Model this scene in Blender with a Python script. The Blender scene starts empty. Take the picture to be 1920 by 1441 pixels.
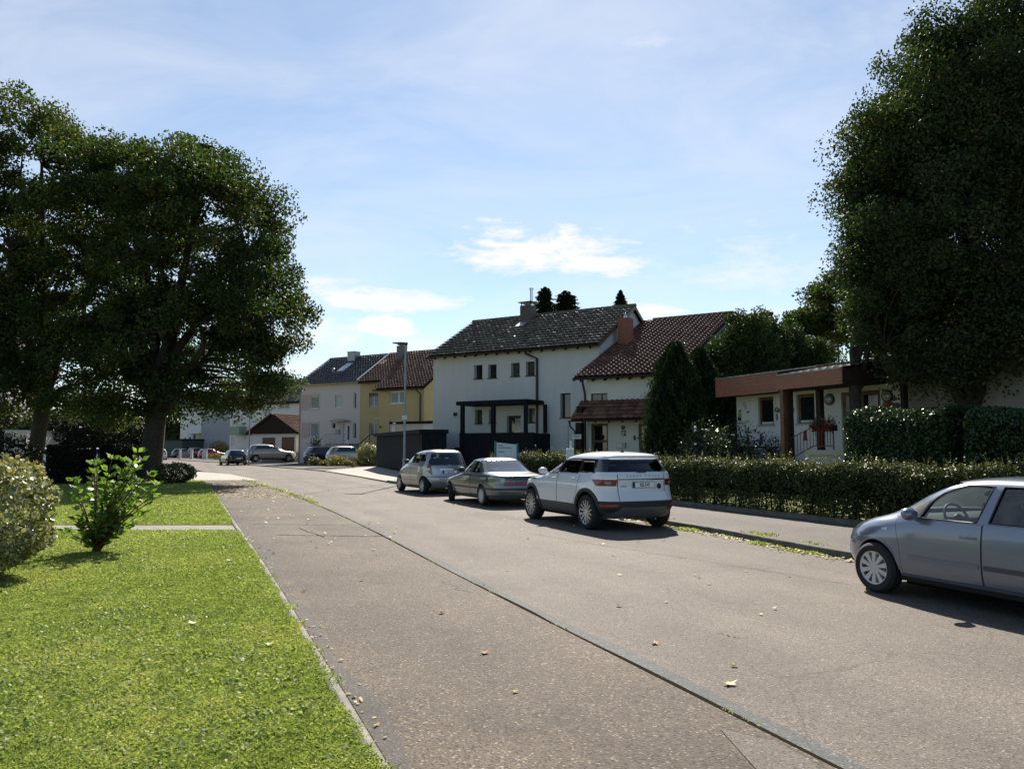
import bpy, bmesh, math, random
import numpy as np
from mathutils import Vector, Matrix

# ------------------------------------------------------------ camera, sky, sun
S = bpy.context.scene
C = S.collection
F, U0, V0, HOR, CAMZ = 1442.0, 960.0, 720.5, 839.0, 1.65
PITCH = math.atan((HOR - V0) / F)
cam_d = bpy.data.cameras.new('camera'); cam = bpy.data.objects.new('camera', cam_d); C.objects.link(cam)
cam.location = (0, 0, CAMZ); cam.rotation_euler = (math.pi / 2 + PITCH, 0, 0)
cam_d.sensor_width = 36; cam_d.lens = 36 * F / 1920; cam_d.clip_start = 0.1; cam_d.clip_end = 3000
S.camera = cam

SUN_EL, SUN_AZ = math.radians(41), math.radians(4)      # azimuth to the right of straight ahead (+Y)
sun_d = bpy.data.lights.new('sun', 'SUN'); sun_d.energy = 4.6; sun_d.angle = math.radians(0.5)
sun_d.color = (1.0, 0.93, 0.82)
sun = bpy.data.objects.new('sun', sun_d); C.objects.link(sun)
sdir = Vector((math.sin(SUN_AZ) * math.cos(SUN_EL), math.cos(SUN_AZ) * math.cos(SUN_EL), math.sin(SUN_EL)))
sun.rotation_euler = sdir.to_track_quat('Z', 'Y').to_euler()
S.view_settings.view_transform = 'Standard'; S.view_settings.look = 'None'
S.view_settings.exposure = 1.02; S.view_settings.gamma = 1.0
S.cycles.use_denoising = True
S.cycles.max_bounces = 6; S.cycles.transparent_max_bounces = 12
S.cycles.sample_clamp_indirect = 6.0

world = bpy.data.worlds.new('World'); S.world = world; world.use_nodes = True
def build_sky():
    nt = world.node_tree; N = nt.nodes; L = nt.links
    bg = N['Background']; bg.inputs['Strength'].default_value = 1.0
    sky = N.new('ShaderNodeTexSky'); sky.sky_type = 'NISHITA'; sky.sun_disc = False
    sky.sun_elevation = SUN_EL; sky.sun_rotation = SUN_AZ
    sky.altitude = 200; sky.air_density = 1.0; sky.dust_density = 0.12; sky.ozone_density = 2.0
    tc = N.new('ShaderNodeTexCoord')
    def math_(op, a, b=None, clamp=False):
        n = N.new('ShaderNodeMath'); n.operation = op; n.use_clamp = clamp
        for i, v in enumerate((a, b)):
            if v is None: continue
            if isinstance(v, (int, float)): n.inputs[i].default_value = v
            else: L.new(v, n.inputs[i])
        return n.outputs[0]
    def vm(op, a, b=None):
        n = N.new('ShaderNodeVectorMath'); n.operation = op
        for i, v in enumerate((a, b)):
            if v is None: continue
            if isinstance(v, (tuple, list)): n.inputs[i].default_value = v
            else: L.new(v, n.inputs[i])
        return n
    sep = N.new('ShaderNodeSeparateXYZ'); L.new(tc.outputs['Generated'], sep.inputs[0])
    yy = math_('MAXIMUM', sep.outputs[1], 0.05)
    px = math_('DIVIDE', sep.outputs[0], yy); pz = math_('DIVIDE', sep.outputs[2], yy)
    comb = N.new('ShaderNodeCombineXYZ'); L.new(px, comb.inputs[0]); L.new(pz, comb.inputs[2])
    P = comb.outputs[0]
    def noise(scale, detail, rough, sc3, dist=0.0):
        m = N.new('ShaderNodeMapping'); m.inputs['Scale'].default_value = sc3; L.new(P, m.inputs[0])
        n = N.new('ShaderNodeTexNoise'); n.inputs['Scale'].default_value = scale
        n.inputs['Detail'].default_value = detail; n.inputs['Roughness'].default_value = rough
        n.inputs['Distortion'].default_value = dist
        L.new(m.outputs[0], n.inputs['Vector']); return n.outputs['Fac']
    n1 = noise(9, 9, 0.62, (1.0, 1, 2.6), 0.4)
    n2 = noise(3.0, 6, 0.6, (0.8, 1, 2.2), 0.8)
    n3 = noise(40, 6, 0.6, (0.6, 1, 2.6), 0.3)
    n1c = math_('SUBTRACT', n1, 0.5); n3c = math_('SUBTRACT', n3, 0.5)
    total = None
    # clouds of this sky: direction (x/y, z/y), size, density
    for cx, cz, sx, sz, dens, sharp in [
            (0.04, 0.262, 0.128, 0.042, 1.0, 2.6), (0.10, 0.243, 0.075, 0.027, 0.95, 2.6),
            (0.02, 0.312, 0.12, 0.030, 0.38, 1.5), (-0.01, 0.335, 0.16, 0.022, 0.26, 1.3),
            (-0.20, 0.196, 0.115, 0.020, .9, 2.4), (-0.13, 0.190, 0.08, 0.016, 0.9, 2.4), (-0.255, 0.218, 0.065, 0.028, 0.8, 2.0),
            (-0.25, 0.145, 0.09, 0.036, 0.8, 2.0), (-0.165, 0.159, 0.058, 0.016, 1.0, 3.0),
            (-0.30, 0.098, 0.15, 0.040, 0.65, 1.6), (-0.12, 0.132, 0.07, 0.018, 0.6, 2.0),
            (0.19, 0.178, 0.055, 0.022, 0.95, 2.6), (0.34, 0.23, 0.26, 0.11, 0.80, 1.0), (0.40, 0.17, 0.34, 0.10, 0.8, 1.0),
            (0.19, 0.56, 0.16, 0.05, 0.55, 1.0), (0.32, 0.45, 0.40, 0.26, 0.40, 0.8), (-0.05, 0.40, 0.34, 0.12, 0.20, 0.9),
            (0.10, 0.05, 1.6, 0.24, 0.55, 0.8)]:
        d = vm('SUBTRACT', P, (cx, 0, cz)); d = vm('MULTIPLY', d.outputs[0], (1 / sx, 0, 1 / sz))
        ln = vm('LENGTH', d.outputs[0]).outputs['Value']
        m = math_('SUBTRACT', 1.0, ln)
        m = math_('ADD', m, math_('MULTIPLY', n1c, 3.0))
        m = math_('ADD', m, math_('MULTIPLY', n3c, 1.0))
        m = math_('MULTIPLY', m, sharp * 0.62, True)
        m = math_('MULTIPLY', m, dens)
        total = m if total is None else math_('MAXIMUM', total, m)
    veil = math_('ADD', math_('MULTIPLY', math_('SUBTRACT', n2, 0.36, True), 0.85, True), 0.15, True)
    front = math_('MULTIPLY', sep.outputs[1], 4.0, True)
    total = math_('MAXIMUM', total, veil)
    total = math_('MULTIPLY', total, front, True)
    up = math_('MULTIPLY', math_('ADD', sep.outputs[2], 0.01), 60.0, True)
    total = math_('MULTIPLY', total, up, True)
    sc = vm('MULTIPLY', sky.outputs[0], (SKY_K * 0.95, SKY_K * 0.98, SKY_K * 0.97)).outputs[0]
    mix = N.new('ShaderNodeMix'); mix.data_type = 'RGBA'
    L.new(total, mix.inputs['Factor']); L.new(sc, mix.inputs['A']); mix.inputs['B'].default_value = (CLOUD, CLOUD, CLOUD * 1.015, 1)
    L.new(mix.outputs['Result'], bg.inputs['Color'])
SKY_K, CLOUD = 0.069, 0.50
build_sky()

# ------------------------------------------------------------ helpers
def pix(u, v, Y):
    """point at world depth Y seen at photo position (u, v)"""
    x, y = (u - U0) / F, (V0 - v) / F
    yd = math.cos(PITCH) - math.sin(PITCH) * y; zd = math.sin(PITCH) + math.cos(PITCH) * y
    return Vector((x * Y / yd, Y, CAMZ + zd * Y / yd))
def gnd(u, v, z=0.0):
    x, y = (u - U0) / F, (V0 - v) / F
    yd = math.cos(PITCH) - math.sin(PITCH) * y; zd = math.sin(PITCH) + math.cos(PITCH) * y
    t = (z - CAMZ) / zd
    return Vector((x * t, yd * t, z))

class MB:
    def __init__(s): s.v = []; s.f = []; s.m = []
    def quad(s, *p, m=0):
        n = len(s.v); s.v += [tuple(q) for q in p]; s.f.append(tuple(range(n, n + len(p)))); s.m.append(m)
    def box(s, x0, y0, z0, x1, y1, z1, m=0, bev=0):
        n = len(s.v)
        s.v += [(x0, y0, z0), (x1, y0, z0), (x1, y1, z0), (x0, y1, z0), (x0, y0, z1), (x1, y0, z1), (x1, y1, z1), (x0, y1, z1)]
        for f in ((0, 3, 2, 1), (4, 5, 6, 7), (0, 1, 5, 4), (1, 2, 6, 5), (2, 3, 7, 6), (3, 0, 4, 7)):
            s.f.append(tuple(n + i for i in f)); s.m.append(m)
    def prism(s, pts, off, m=0):
        """pts: planar polygon (3d), extruded by vector off"""
        n = len(s.v); k = len(pts); off = Vector(off)
        s.v += [tuple(p) for p in pts] + [tuple(Vector(p) + off) for p in pts]
        s.f.append(tuple(range(n + k - 1, n - 1, -1))); s.m.append(m)
        s.f.append(tuple(range(n + k, n + 2 * k))); s.m.append(m)
        for i in range(k):
            j = (i + 1) % k
            s.f.append((n + i, n + j, n + k + j, n + k + i)); s.m.append(m)
    def tube(s, pts, rad, n=8, m=0, cap=True):
        pts = [Vector(p) for p in pts]
        if not isinstance(rad, (list, tuple)): rad = [rad] * len(pts)
        base = len(s.v); prev = None
        for i, p in enumerate(pts):
            t = (pts[min(i + 1, len(pts) - 1)] - pts[max(i - 1, 0)]).normalized()
            if prev is None:
                a = t.orthogonal().normalized()
            else:
                a = (prev - t * prev.dot(t)); a = a.normalized() if a.length > 1e-6 else t.orthogonal().normalized()
            prev = a; b = t.cross(a)
            for k in range(n):
                g = 2 * math.pi * k / n
                s.v.append(tuple(p + (a * math.cos(g) + b * math.sin(g)) * rad[i]))
        for i in range(len(pts) - 1):
            for k in range(n):
                k2 = (k + 1) % n
                s.f.append((base + i * n + k, base + i * n + k2, base + (i + 1) * n + k2, base + (i + 1) * n + k)); s.m.append(m)
        if cap:
            s.f.append(tuple(base + k for k in range(n - 1, -1, -1))); s.m.append(m)
            e = base + (len(pts) - 1) * n
            s.f.append(tuple(e + k for k in range(n))); s.m.append(m)
    def lathe(s, prof, axis='z', n=24, m=0, c=(0, 0, 0), closed=False):
        """prof: (r, h) list"""
        base = len(s.v)
        for r, h in prof:
            for k in range(n):
                g = 2 * math.pi * k / n; a, b = r * math.cos(g), r * math.sin(g)
                p = (a, b, h) if axis == 'z' else (a, h, b) if axis == 'y' else (h, a, b)
                s.v.append((p[0] + c[0], p[1] + c[1], p[2] + c[2]))
        R = len(prof)
        for i in range(R if closed else R - 1):
            j = (i + 1) % R
            for k in range(n):
                k2 = (k + 1) % n
                s.f.append((base + i * n + k, base + i * n + k2, base + j * n + k2, base + j * n + k)); s.m.append(m)
    def ball(s, c, r, nu=12, nv=8, m=0):
        r = (r, r, r) if isinstance(r, (int, float)) else r
        base = len(s.v)
        for j in range(nv + 1):
            t = math.pi * j / nv
            for k in range(nu):
                g = 2 * math.pi * k / nu
                s.v.append((c[0] + r[0] * math.sin(t) * math.cos(g), c[1] + r[1] * math.sin(t) * math.sin(g), c[2] + r[2] * math.cos(t)))
        for j in range(nv):
            for k in range(nu):
                k2 = (k + 1) % nu
                s.f.append((base + j * nu + k, base + (j + 1) * nu + k, base + (j + 1) * nu + k2, base + j * nu + k2)); s.m.append(m)
    def grid(s, rows, m=0):
        base = len(s.v); w = len(rows[0])
        for r in rows: s.v += [tuple(p) for p in r]
        for i in range(len(rows) - 1):
            for k in range(w - 1):
                s.f.append((base + i * w + k, base + i * w + k + 1, base + (i + 1) * w + k + 1, base + (i + 1) * w + k)); s.m.append(m)
    def mesh(s, name, mats, smooth=None, bevel=0.0, fix=True):
        me = bpy.data.meshes.new(name); me.from_pydata(s.v, [], s.f)
        for mt in (mats if isinstance(mats, (list, tuple)) else [mats]): me.materials.append(mt)
        if any(s.m): me.polygons.foreach_set('material_index', s.m)
        if fix or bevel:
            bm = bmesh.new(); bm.from_mesh(me)
            bmesh.ops.remove_doubles(bm, verts=bm.verts, dist=1e-5)
            if bevel:
                bmesh.ops.recalc_face_normals(bm, faces=bm.faces)
                es = [e for e in bm.edges if len(e.link_faces) == 2 and e.calc_face_angle(0) > 0.6]
                bmesh.ops.bevel(bm, geom=es, offset=bevel, segments=2, affect='EDGES', profile=0.6, clamp_overlap=True)
            bmesh.ops.recalc_face_normals(bm, faces=bm.faces)
            bm.to_mesh(me); bm.free()
        if smooth is not None:
            me.polygons.foreach_set('use_smooth', [True] * len(me.polygons))
            me.set_sharp_from_angle(angle=math.radians(smooth))
        me.update(); return me
    def make(s, name, mats, parent=None, smooth=None, bevel=0.0, fix=True, loc=None, label=None):
        o = bpy.data.objects.new(name, s.mesh(name, mats, smooth, bevel, fix)); C.objects.link(o)
        if parent: o.parent = parent
        if loc is not None: o.location = loc
        if label: o['label'] = label
        return o

def tag(o, label, cat, group=None, kind=None):
    o['label'] = label; o['category'] = cat
    if group: o['group'] = group
    if kind: o['kind'] = kind
    return o
def thing(name, label, cat, loc=(0, 0, 0), rz=0.0, group=None):
    o = bpy.data.objects.new(name, None); C.objects.link(o); o.location = loc; o.rotation_euler = (0, 0, rz)
    o.empty_display_size = 0.2
    return tag(o, label, cat, group)
def struct(o): o['kind'] = 'structure'; return o
def stuff(o, label, cat): o['kind'] = 'stuff'; o['label'] = label; o['category'] = cat; return o
def kids(o): return [c for c in bpy.data.objects if c.parent == o]
def copy_thing(src, loc, rz, label, scale=None):
    r = src.copy(); C.objects.link(r); r.location = loc; r.rotation_euler = (0, 0, rz); r['label'] = label
    if scale: r.scale = scale
    for ch in kids(src):
        c = ch.copy(); C.objects.link(c); c.parent = r
        for g in kids(ch):
            d = g.copy(); C.objects.link(d); d.parent = c
    return r

def npmesh(name, V, quads, mats, tint=None, midx=None):
    V = np.asarray(V, dtype=np.float32); quads = np.asarray(quads, dtype=np.int32); k = quads.shape[1]
    me = bpy.data.meshes.new(name)
    me.vertices.add(len(V)); me.vertices.foreach_set('co', V.ravel())
    me.loops.add(quads.size); me.loops.foreach_set('vertex_index', quads.ravel())
    me.polygons.add(len(quads)); me.polygons.foreach_set('loop_start', np.arange(0, quads.size, k, dtype=np.int32))
    for mt in (mats if isinstance(mats, (list, tuple)) else [mats]): me.materials.append(mt)
    if midx is not None: me.polygons.foreach_set('material_index', np.asarray(midx, dtype=np.int32))
    if tint is not None:
        a = me.attributes.new('tint', 'FLOAT', 'FACE'); a.data.foreach_set('value', np.asarray(tint, dtype=np.float32))
    me.update(calc_edges=True); return me
def npobj(name, me, parent=None):
    o = bpy.data.objects.new(name, me); C.objects.link(o)
    if parent: o.parent = parent
    return o

# ------------------------------------------------------------ materials
def mat(name):
    m = bpy.data.materials.new(name); m.use_nodes = True
    nt = m.node_tree; b = nt.nodes['Principled BSDF']; return m, nt, b
def rgb(c): return (c[0], c[1], c[2], 1)
def plain(name, col, rough=0.6, metal=0.0, spec=0.5, coat=0.0, var=0.0, scale=6.0, bump=0.0, bscale=60.0, emit=None):
    m, nt, b = mat(name); N, L = nt.nodes, nt.links
    b.inputs['Base Color'].default_value = rgb(col); b.inputs['Roughness'].default_value = rough
    b.inputs['Metallic'].default_value = metal; b.inputs['Specular IOR Level'].default_value = spec
    b.inputs['Coat Weight'].default_value = coat; b.inputs['Coat Roughness'].default_value = 0.05
    tc = N.new('ShaderNodeTexCoord')
    if var:
        n = N.new('ShaderNodeTexNoise'); n.inputs['Scale'].default_value = scale; n.inputs['Detail'].default_value = 6
        L.new(tc.outputs['Object'], n.inputs['Vector'])
        mx = N.new('ShaderNodeMix'); mx.data_type = 'RGBA'
        mx.inputs['A'].default_value = rgb([c * (1 - var) for c in col]); mx.inputs['B'].default_value = rgb([min(1, c * (1 + var)) for c in col])
        cr = N.new('ShaderNodeMapRange'); cr.inputs['From Min'].default_value = 0.3; cr.inputs['From Max'].default_value = 0.7
        L.new(n.outputs['Fac'], cr.inputs[0]); L.new(cr.outputs[0], mx.inputs['Factor']); L.new(mx.outputs['Result'], b.inputs['Base Color'])
    if bump:
        n = N.new('ShaderNodeTexNoise'); n.inputs['Scale'].default_value = bscale; n.inputs['Detail'].default_value = 4
        L.new(tc.outputs['Object'], n.inputs['Vector'])
        bp = N.new('ShaderNodeBump'); bp.inputs['Strength'].default_value = bump; bp.inputs['Distance'].default_value = 0.02
        L.new(n.outputs['Fac'], bp.inputs['Height']); L.new(bp.outputs[0], b.inputs['Normal'])
    return m
def paint(name, col, metal=0.0, rough=0.35):
    m = plain(name, col, rough, metal, 0.5, 1.0); m.node_tree.nodes['Principled BSDF'].inputs['Coat Roughness'].default_value = 0.04
    return m
def leafmat(name, stops, trans=0.3, rough=0.5, spec=0.35, tcol=(1.25, 1.2, 0.5)):
    m, nt, b = mat(name); N, L = nt.nodes, nt.links
    at = N.new('ShaderNodeAttribute'); at.attribute_name = 'tint'
    cr = N.new('ShaderNodeValToRGB'); e = cr.color_ramp.elements
    while len(e) < len(stops): e.new(0.5)
    for i, (p, c) in enumerate(stops): e[i].position = p; e[i].color = rgb(c)
    L.new(at.outputs['Fac'], cr.inputs[0]); L.new(cr.outputs[0], b.inputs['Base Color'])
    b.inputs['Roughness'].default_value = rough; b.inputs['Specular IOR Level'].default_value = spec
    t = N.new('ShaderNodeBsdfTranslucent'); mu = N.new('ShaderNodeVectorMath'); mu.operation = 'MULTIPLY'
    mu.inputs[1].default_value = tcol; L.new(cr.outputs[0], mu.inputs[0]); L.new(mu.outputs[0], t.inputs[0])
    mx = N.new('ShaderNodeMixShader'); mx.inputs[0].default_value = trans
    L.new(b.outputs[0], mx.inputs[1]); L.new(t.outputs[0], mx.inputs[2])
    L.new(mx.outputs[0], N['Material Output'].inputs['Surface']); return m
def glassmat(name, tint=(0.75, 0.82, 0.8), ior=1.5, refl=1.0):
    m, nt, b = mat(name); N, L = nt.nodes, nt.links; N.remove(b)
    tr = N.new('ShaderNodeBsdfTransparent'); tr.inputs[0].default_value = rgb(tint)
    gl = N.new('ShaderNodeBsdfGlossy'); gl.inputs['Roughness'].default_value = 0.02
    fr = N.new('ShaderNodeFresnel'); fr.inputs[0].default_value = ior
    mu = N.new('ShaderNodeMath'); mu.operation = 'MULTIPLY_ADD'; mu.use_clamp = True
    mu.inputs[1].default_value = refl; mu.inputs[2].default_value = 0.03; L.new(fr.outputs[0], mu.inputs[0])
    mx = N.new('ShaderNodeMixShader'); L.new(mu.outputs[0], mx.inputs[0]); L.new(tr.outputs[0], mx.inputs[1]); L.new(gl.outputs[0], mx.inputs[2])
    L.new(mx.outputs[0], N['Material Output'].inputs['Surface']); return m
def tilemat(name, stops, rough=0.6, lichen=0.0, lcol=(0.45, 0.45, 0.40), spec=0.5):
    m, nt, b = mat(name); N, L = nt.nodes, nt.links
    at = N.new('ShaderNodeAttribute'); at.attribute_name = 'tint'
    cr = N.new('ShaderNodeValToRGB'); e = cr.color_ramp.elements
    while len(e) < len(stops): e.new(0.5)
    for i, (p, c) in enumerate(stops): e[i].position = p; e[i].color = rgb(c)
    L.new(at.outputs['Fac'], cr.inputs[0])
    tc = N.new('ShaderNodeTexCoord'); n = N.new('ShaderNodeTexNoise'); n.inputs['Scale'].default_value = 2.2; n.inputs['Detail'].default_value = 8
    n.inputs['Roughness'].default_value = 0.7
    L.new(tc.outputs['Object'], n.inputs['Vector'])
    mr = N.new('ShaderNodeMapRange'); mr.inputs['From Min'].default_value = 0.52; mr.inputs['From Max'].default_value = 0.72
    mr.inputs['To Max'].default_value = lichen; L.new(n.outputs['Fac'], mr.inputs[0])
    mx = N.new('ShaderNodeMix'); mx.data_type = 'RGBA'; mx.inputs['B'].default_value = rgb(lcol)
    L.new(mr.outputs[0], mx.inputs['Factor']); L.new(cr.outputs[0], mx.inputs['A']); L.new(mx.outputs['Result'], b.inputs['Base Color'])
    b.inputs['Roughness'].default_value = rough; b.inputs['Specular IOR Level'].default_value = spec; return m
def render_wall(name, col, stain=0.08, bump=0.25, bscale=90):
    """stuccoed wall: fine bump, faint large blotches and weather streaks that belong to the plaster"""
    m, nt, b = mat(name); N, L = nt.nodes, nt.links
    tc = N.new('ShaderNodeTexCoord')
    mp = N.new('ShaderNodeMapping'); mp.inputs['Scale'].default_value = (1.6, 1.6, 0.35); L.new(tc.outputs['Object'], mp.inputs[0])
    n = N.new('ShaderNodeTexNoise'); n.inputs['Scale'].default_value = 1.3; n.inputs['Detail'].default_value = 7; n.inputs['Roughness'].default_value = 0.65
    L.new(mp.outputs[0], n.inputs['Vector'])
    mx = N.new('ShaderNodeMix'); mx.data_type = 'RGBA'
    mx.inputs['A'].default_value = rgb([c * (1 - stain) for c in col]); mx.inputs['B'].default_value = rgb([min(.95, c * (1 + stain)) for c in col])
    L.new(n.outputs['Fac'], mx.inputs['Factor']); L.new(mx.outputs['Result'], b.inputs['Base Color'])
    b.inputs['Roughness'].default_value = 0.9; b.inputs['Specular IOR Level'].default_value = 0.2
    n2 = N.new('ShaderNodeTexNoise'); n2.inputs['Scale'].default_value = bscale; n2.inputs['Detail'].default_value = 3
    L.new(tc.outputs['Object'], n2.inputs['Vector'])
    bp = N.new('ShaderNodeBump'); bp.inputs['Strength'].default_value = bump; bp.inputs['Distance'].default_value = 0.01
    L.new(n2.outputs['Fac'], bp.inputs['Height']); L.new(bp.outputs[0], b.inputs['Normal']); return m
def asphalt(name, dark, light, speck, patch=0.5, scale=1.0, rough=0.85):
    m, nt, b = mat(name); N, L = nt.nodes, nt.links
    tc = N.new('ShaderNodeTexCoord')
    vo = N.new('ShaderNodeTexVoronoi'); vo.inputs['Scale'].default_value = 95 * scale; L.new(tc.outputs['Object'], vo.inputs['Vector'])
    wn = N.new('ShaderNodeSeparateColor'); L.new(vo.outputs['Color'], wn.inputs[0])
    rp = N.new('ShaderNodeValToRGB'); e = rp.color_ramp.elements
    e[0].position = 0.0; e[0].color = rgb(dark); e[1].position = 0.55; e[1].color = rgb(light)
    x = e.new(0.93); x.color = rgb(light); x = e.new(1.0); x.color = rgb(speck)
    L.new(wn.outputs[0], rp.inputs[0])
    n = N.new('ShaderNodeTexNoise'); n.inputs['Scale'].default_value = 0.45; n.inputs['Detail'].default_value = 9; n.inputs['Roughness'].default_value = 0.68
    L.new(tc.outputs['Object'], n.inputs['Vector'])
    mr = N.new('ShaderNodeMapRange'); mr.inputs['From Min'].default_value = 0.3; mr.inputs['From Max'].default_value = 0.7
    mr.inputs['To Min'].default_value = 1 - patch * 0.5; mr.inputs['To Max'].default_value = 1 + patch * 0.4; L.new(n.outputs['Fac'], mr.inputs[0])
    # wear along the direction of travel, and a broken net of fine cracks
    mp = N.new('ShaderNodeMapping'); mp.inputs['Rotation'].default_value = (0, 0, math.radians(-22.5)); L.new(tc.outputs['Object'], mp.inputs[0])
    mp2 = N.new('ShaderNodeMapping'); mp2.inputs['Scale'].default_value = (0.9, 0.07, 1); L.new(mp.outputs[0], mp2.inputs[0])
    n3 = N.new('ShaderNodeTexNoise'); n3.inputs['Scale'].default_value = 1.2; n3.inputs['Detail'].default_value = 5; L.new(mp2.outputs[0], n3.inputs['Vector'])
    m3 = N.new('ShaderNodeMapRange'); m3.inputs['From Min'].default_value = 0.32; m3.inputs['From Max'].default_value = 0.68; m3.inputs['To Min'].default_value = 0.80; m3.inputs['To Max'].default_value = 1.16; L.new(n3.outputs['Fac'], m3.inputs[0])
    n4 = N.new('ShaderNodeTexNoise'); n4.inputs['Scale'].default_value = 1.6; n4.inputs['Detail'].default_value = 6; L.new(tc.outputs['Object'], n4.inputs['Vector'])
    dm = N.new('ShaderNodeMix'); dm.data_type = 'RGBA'; dm.inputs['Factor'].default_value = 0.22; L.new(tc.outputs['Object'], dm.inputs['A']); L.new(n4.outputs['Color'], dm.inputs['B'])
    v2 = N.new('ShaderNodeTexVoronoi'); v2.feature = 'DISTANCE_TO_EDGE'; v2.inputs['Scale'].default_value = 0.55; L.new(dm.outputs['Result'], v2.inputs['Vector'])
    c2 = N.new('ShaderNodeMapRange'); c2.inputs['From Min'].default_value = 0.0; c2.inputs['From Max'].default_value = 0.005; c2.inputs['To Min'].default_value = 0.68; L.new(v2.outputs['Distance'], c2.inputs[0])
    k2 = N.new('ShaderNodeMapRange'); k2.inputs['From Min'].default_value = 0.50; k2.inputs['From Max'].default_value = 0.58; L.new(n.outputs['Fac'], k2.inputs[0])
    c3 = N.new('ShaderNodeMath'); c3.operation = 'MAXIMUM'; L.new(c2.outputs[0], c3.inputs[0]); L.new(k2.outputs[0], c3.inputs[1])
    f1 = N.new('ShaderNodeMath'); f1.operation = 'MULTIPLY'; L.new(mr.outputs[0], f1.inputs[0]); L.new(m3.outputs[0], f1.inputs[1])
    f2 = N.new('ShaderNodeMath'); f2.operation = 'MULTIPLY'; L.new(f1.outputs[0], f2.inputs[0]); L.new(c3.outputs[0], f2.inputs[1])
    mu = N.new('ShaderNodeVectorMath'); mu.operation = 'SCALE'; L.new(rp.outputs[0], mu.inputs[0]); L.new(f2.outputs[0], mu.inputs['Scale'])
    L.new(mu.outputs[0], b.inputs['Base Color'])
    b.inputs['Roughness'].default_value = rough; b.inputs['Specular IOR Level'].default_value = 0.35
    bp = N.new('ShaderNodeBump'); bp.inputs['Strength'].default_value = 0.45; bp.inputs['Distance'].default_value = 0.006
    L.new(vo.outputs['Distance'], bp.inputs['Height']); L.new(bp.outputs[0], b.inputs['Normal']); return m

M = {}
M['asphalt'] = asphalt('road asphalt', (0.054, 0.044, 0.036), (0.150, 0.124, 0.100), (0.31, 0.27, 0.22), 0.48)
M['footway'] = asphalt('footway asphalt', (0.024, 0.019, 0.015), (0.114, 0.085, 0.062), (0.33, 0.27, 0.205), 0.80, 0.85)
M['gutter'] = asphalt('gutter strip', (0.045, 0.045, 0.043), (0.10, 0.10, 0.095), (0.25, 0.25, 0.23), 0.5)
M['footway_r'] = asphalt('far footway', (0.045, 0.038, 0.034), (0.098, 0.083, 0.072), (0.24, 0.21, 0.18), 0.6)
M['kerb'] = plain('kerb stone', (0.20, 0.185, 0.165), 0.9, var=0.35, scale=5, bump=0.4, bscale=50)
M['kerb_dark'] = plain('old mossy kerb', (0.10, 0.095, 0.075), 0.9, var=0.4, scale=4, bump=0.5, bscale=40)
M['concrete'] = plain('pale concrete', (0.36, 0.33, 0.285), 0.9, var=0.10, scale=1.2, bump=0.2, bscale=40)
M['soil'] = plain('soil', (0.075, 0.055, 0.035), 0.95, var=0.4, scale=8, bump=0.6, bscale=20)
M['crack'] = plain('open joint', (0.022, 0.020, 0.018), 1.0, spec=0.0)
M['bark'] = plain('bark', (0.036, 0.029, 0.023), 0.95, var=0.4, scale=9, bump=1.0, bscale=14)
M['twig'] = plain('twigs', (0.06, 0.045, 0.03), 0.9)
M['white_wall'] = render_wall('white plaster', (0.60, 0.60, 0.605), 0.13)
M['white_wall2'] = render_wall('rough white plaster', (0.66, 0.65, 0.62), 0.10, 0.5, 35)
M['cream_wall'] = render_wall('rosy cream plaster', (0.62, 0.545, 0.50), 0.05)
M['rose_wall'] = render_wall('dusty pink plaster', (0.50, 0.385, 0.345), 0.05)
M['yellow_wall'] = render_wall('ochre yellow plaster', (0.52, 0.395, 0.20), 0.06)
M['grey_wall'] = render_wall('grey plaster', (0.30, 0.31, 0.335), 0.06)
M['pale_wall'] = render_wall('pale plaster', (0.62, 0.61, 0.60), 0.05)
M['beige_wall'] = render_wall('beige plaster', (0.55, 0.50, 0.44), 0.06)
M['anthracite'] = plain('anthracite boards', (0.011, 0.014, 0.019), 0.8, spec=0.12, var=0.25, scale=3)
M['dark_metal'] = plain('dark metal', (0.03, 0.03, 0.032), 0.4, 0.3)
M['brown_metal'] = plain('brown gutter metal', (0.045, 0.033, 0.028), 0.45, 0.2)
M['zinc'] = plain('zinc', (0.30, 0.31, 0.32), 0.45, 0.7, var=0.15, scale=3)
M['galv'] = plain('galvanised steel', (0.27, 0.28, 0.29), 0.45, 0.6, var=0.15, scale=8)
M['white_paint'] = plain('white frame', (0.72, 0.72, 0.71), 0.4)
M['brown_wood'] = plain('brown wood', (0.115, 0.055, 0.03), 0.5, var=0.3, scale=7)
M['dark_wood'] = plain('dark stained wood', (0.030, 0.020, 0.015), 0.75, spec=0.15, var=0.3, scale=6)
M['fascia'] = plain('red brown boards', (0.26, 0.105, 0.062), 0.55, var=0.14, scale=9)
M['brick_red'] = plain('red chimney plaster', (0.27, 0.10, 0.06), 0.85, var=0.12, scale=5, bump=0.3)
M['brown_chim'] = plain('slate brown chimney', (0.13, 0.095, 0.085), 0.85, var=0.15, scale=5, bump=0.3)
M['pane'] = plain('window pane dark', (0.012, 0.015, 0.018), 0.04, spec=0.9)
M['pane_light'] = plain('window pane over net curtain', (0.30, 0.30, 0.29), 0.12, spec=0.8, var=0.25, scale=4)
M['pane_grey'] = plain('window pane with blind', (0.075, 0.08, 0.083), 0.1, spec=0.8, var=0.3, scale=3)
M['white_door'] = plain('white door', (0.70, 0.70, 0.69), 0.45)
M['tile_dark'] = tilemat('weathered dark tiles', [(0, (0.095, 0.073, 0.054)), (0.7, (0.185, 0.147, 0.110)), (1, (0.38, 0.33, 0.27))], 0.6, 0.35, (0.28, 0.235, 0.175), 0.3)
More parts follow.
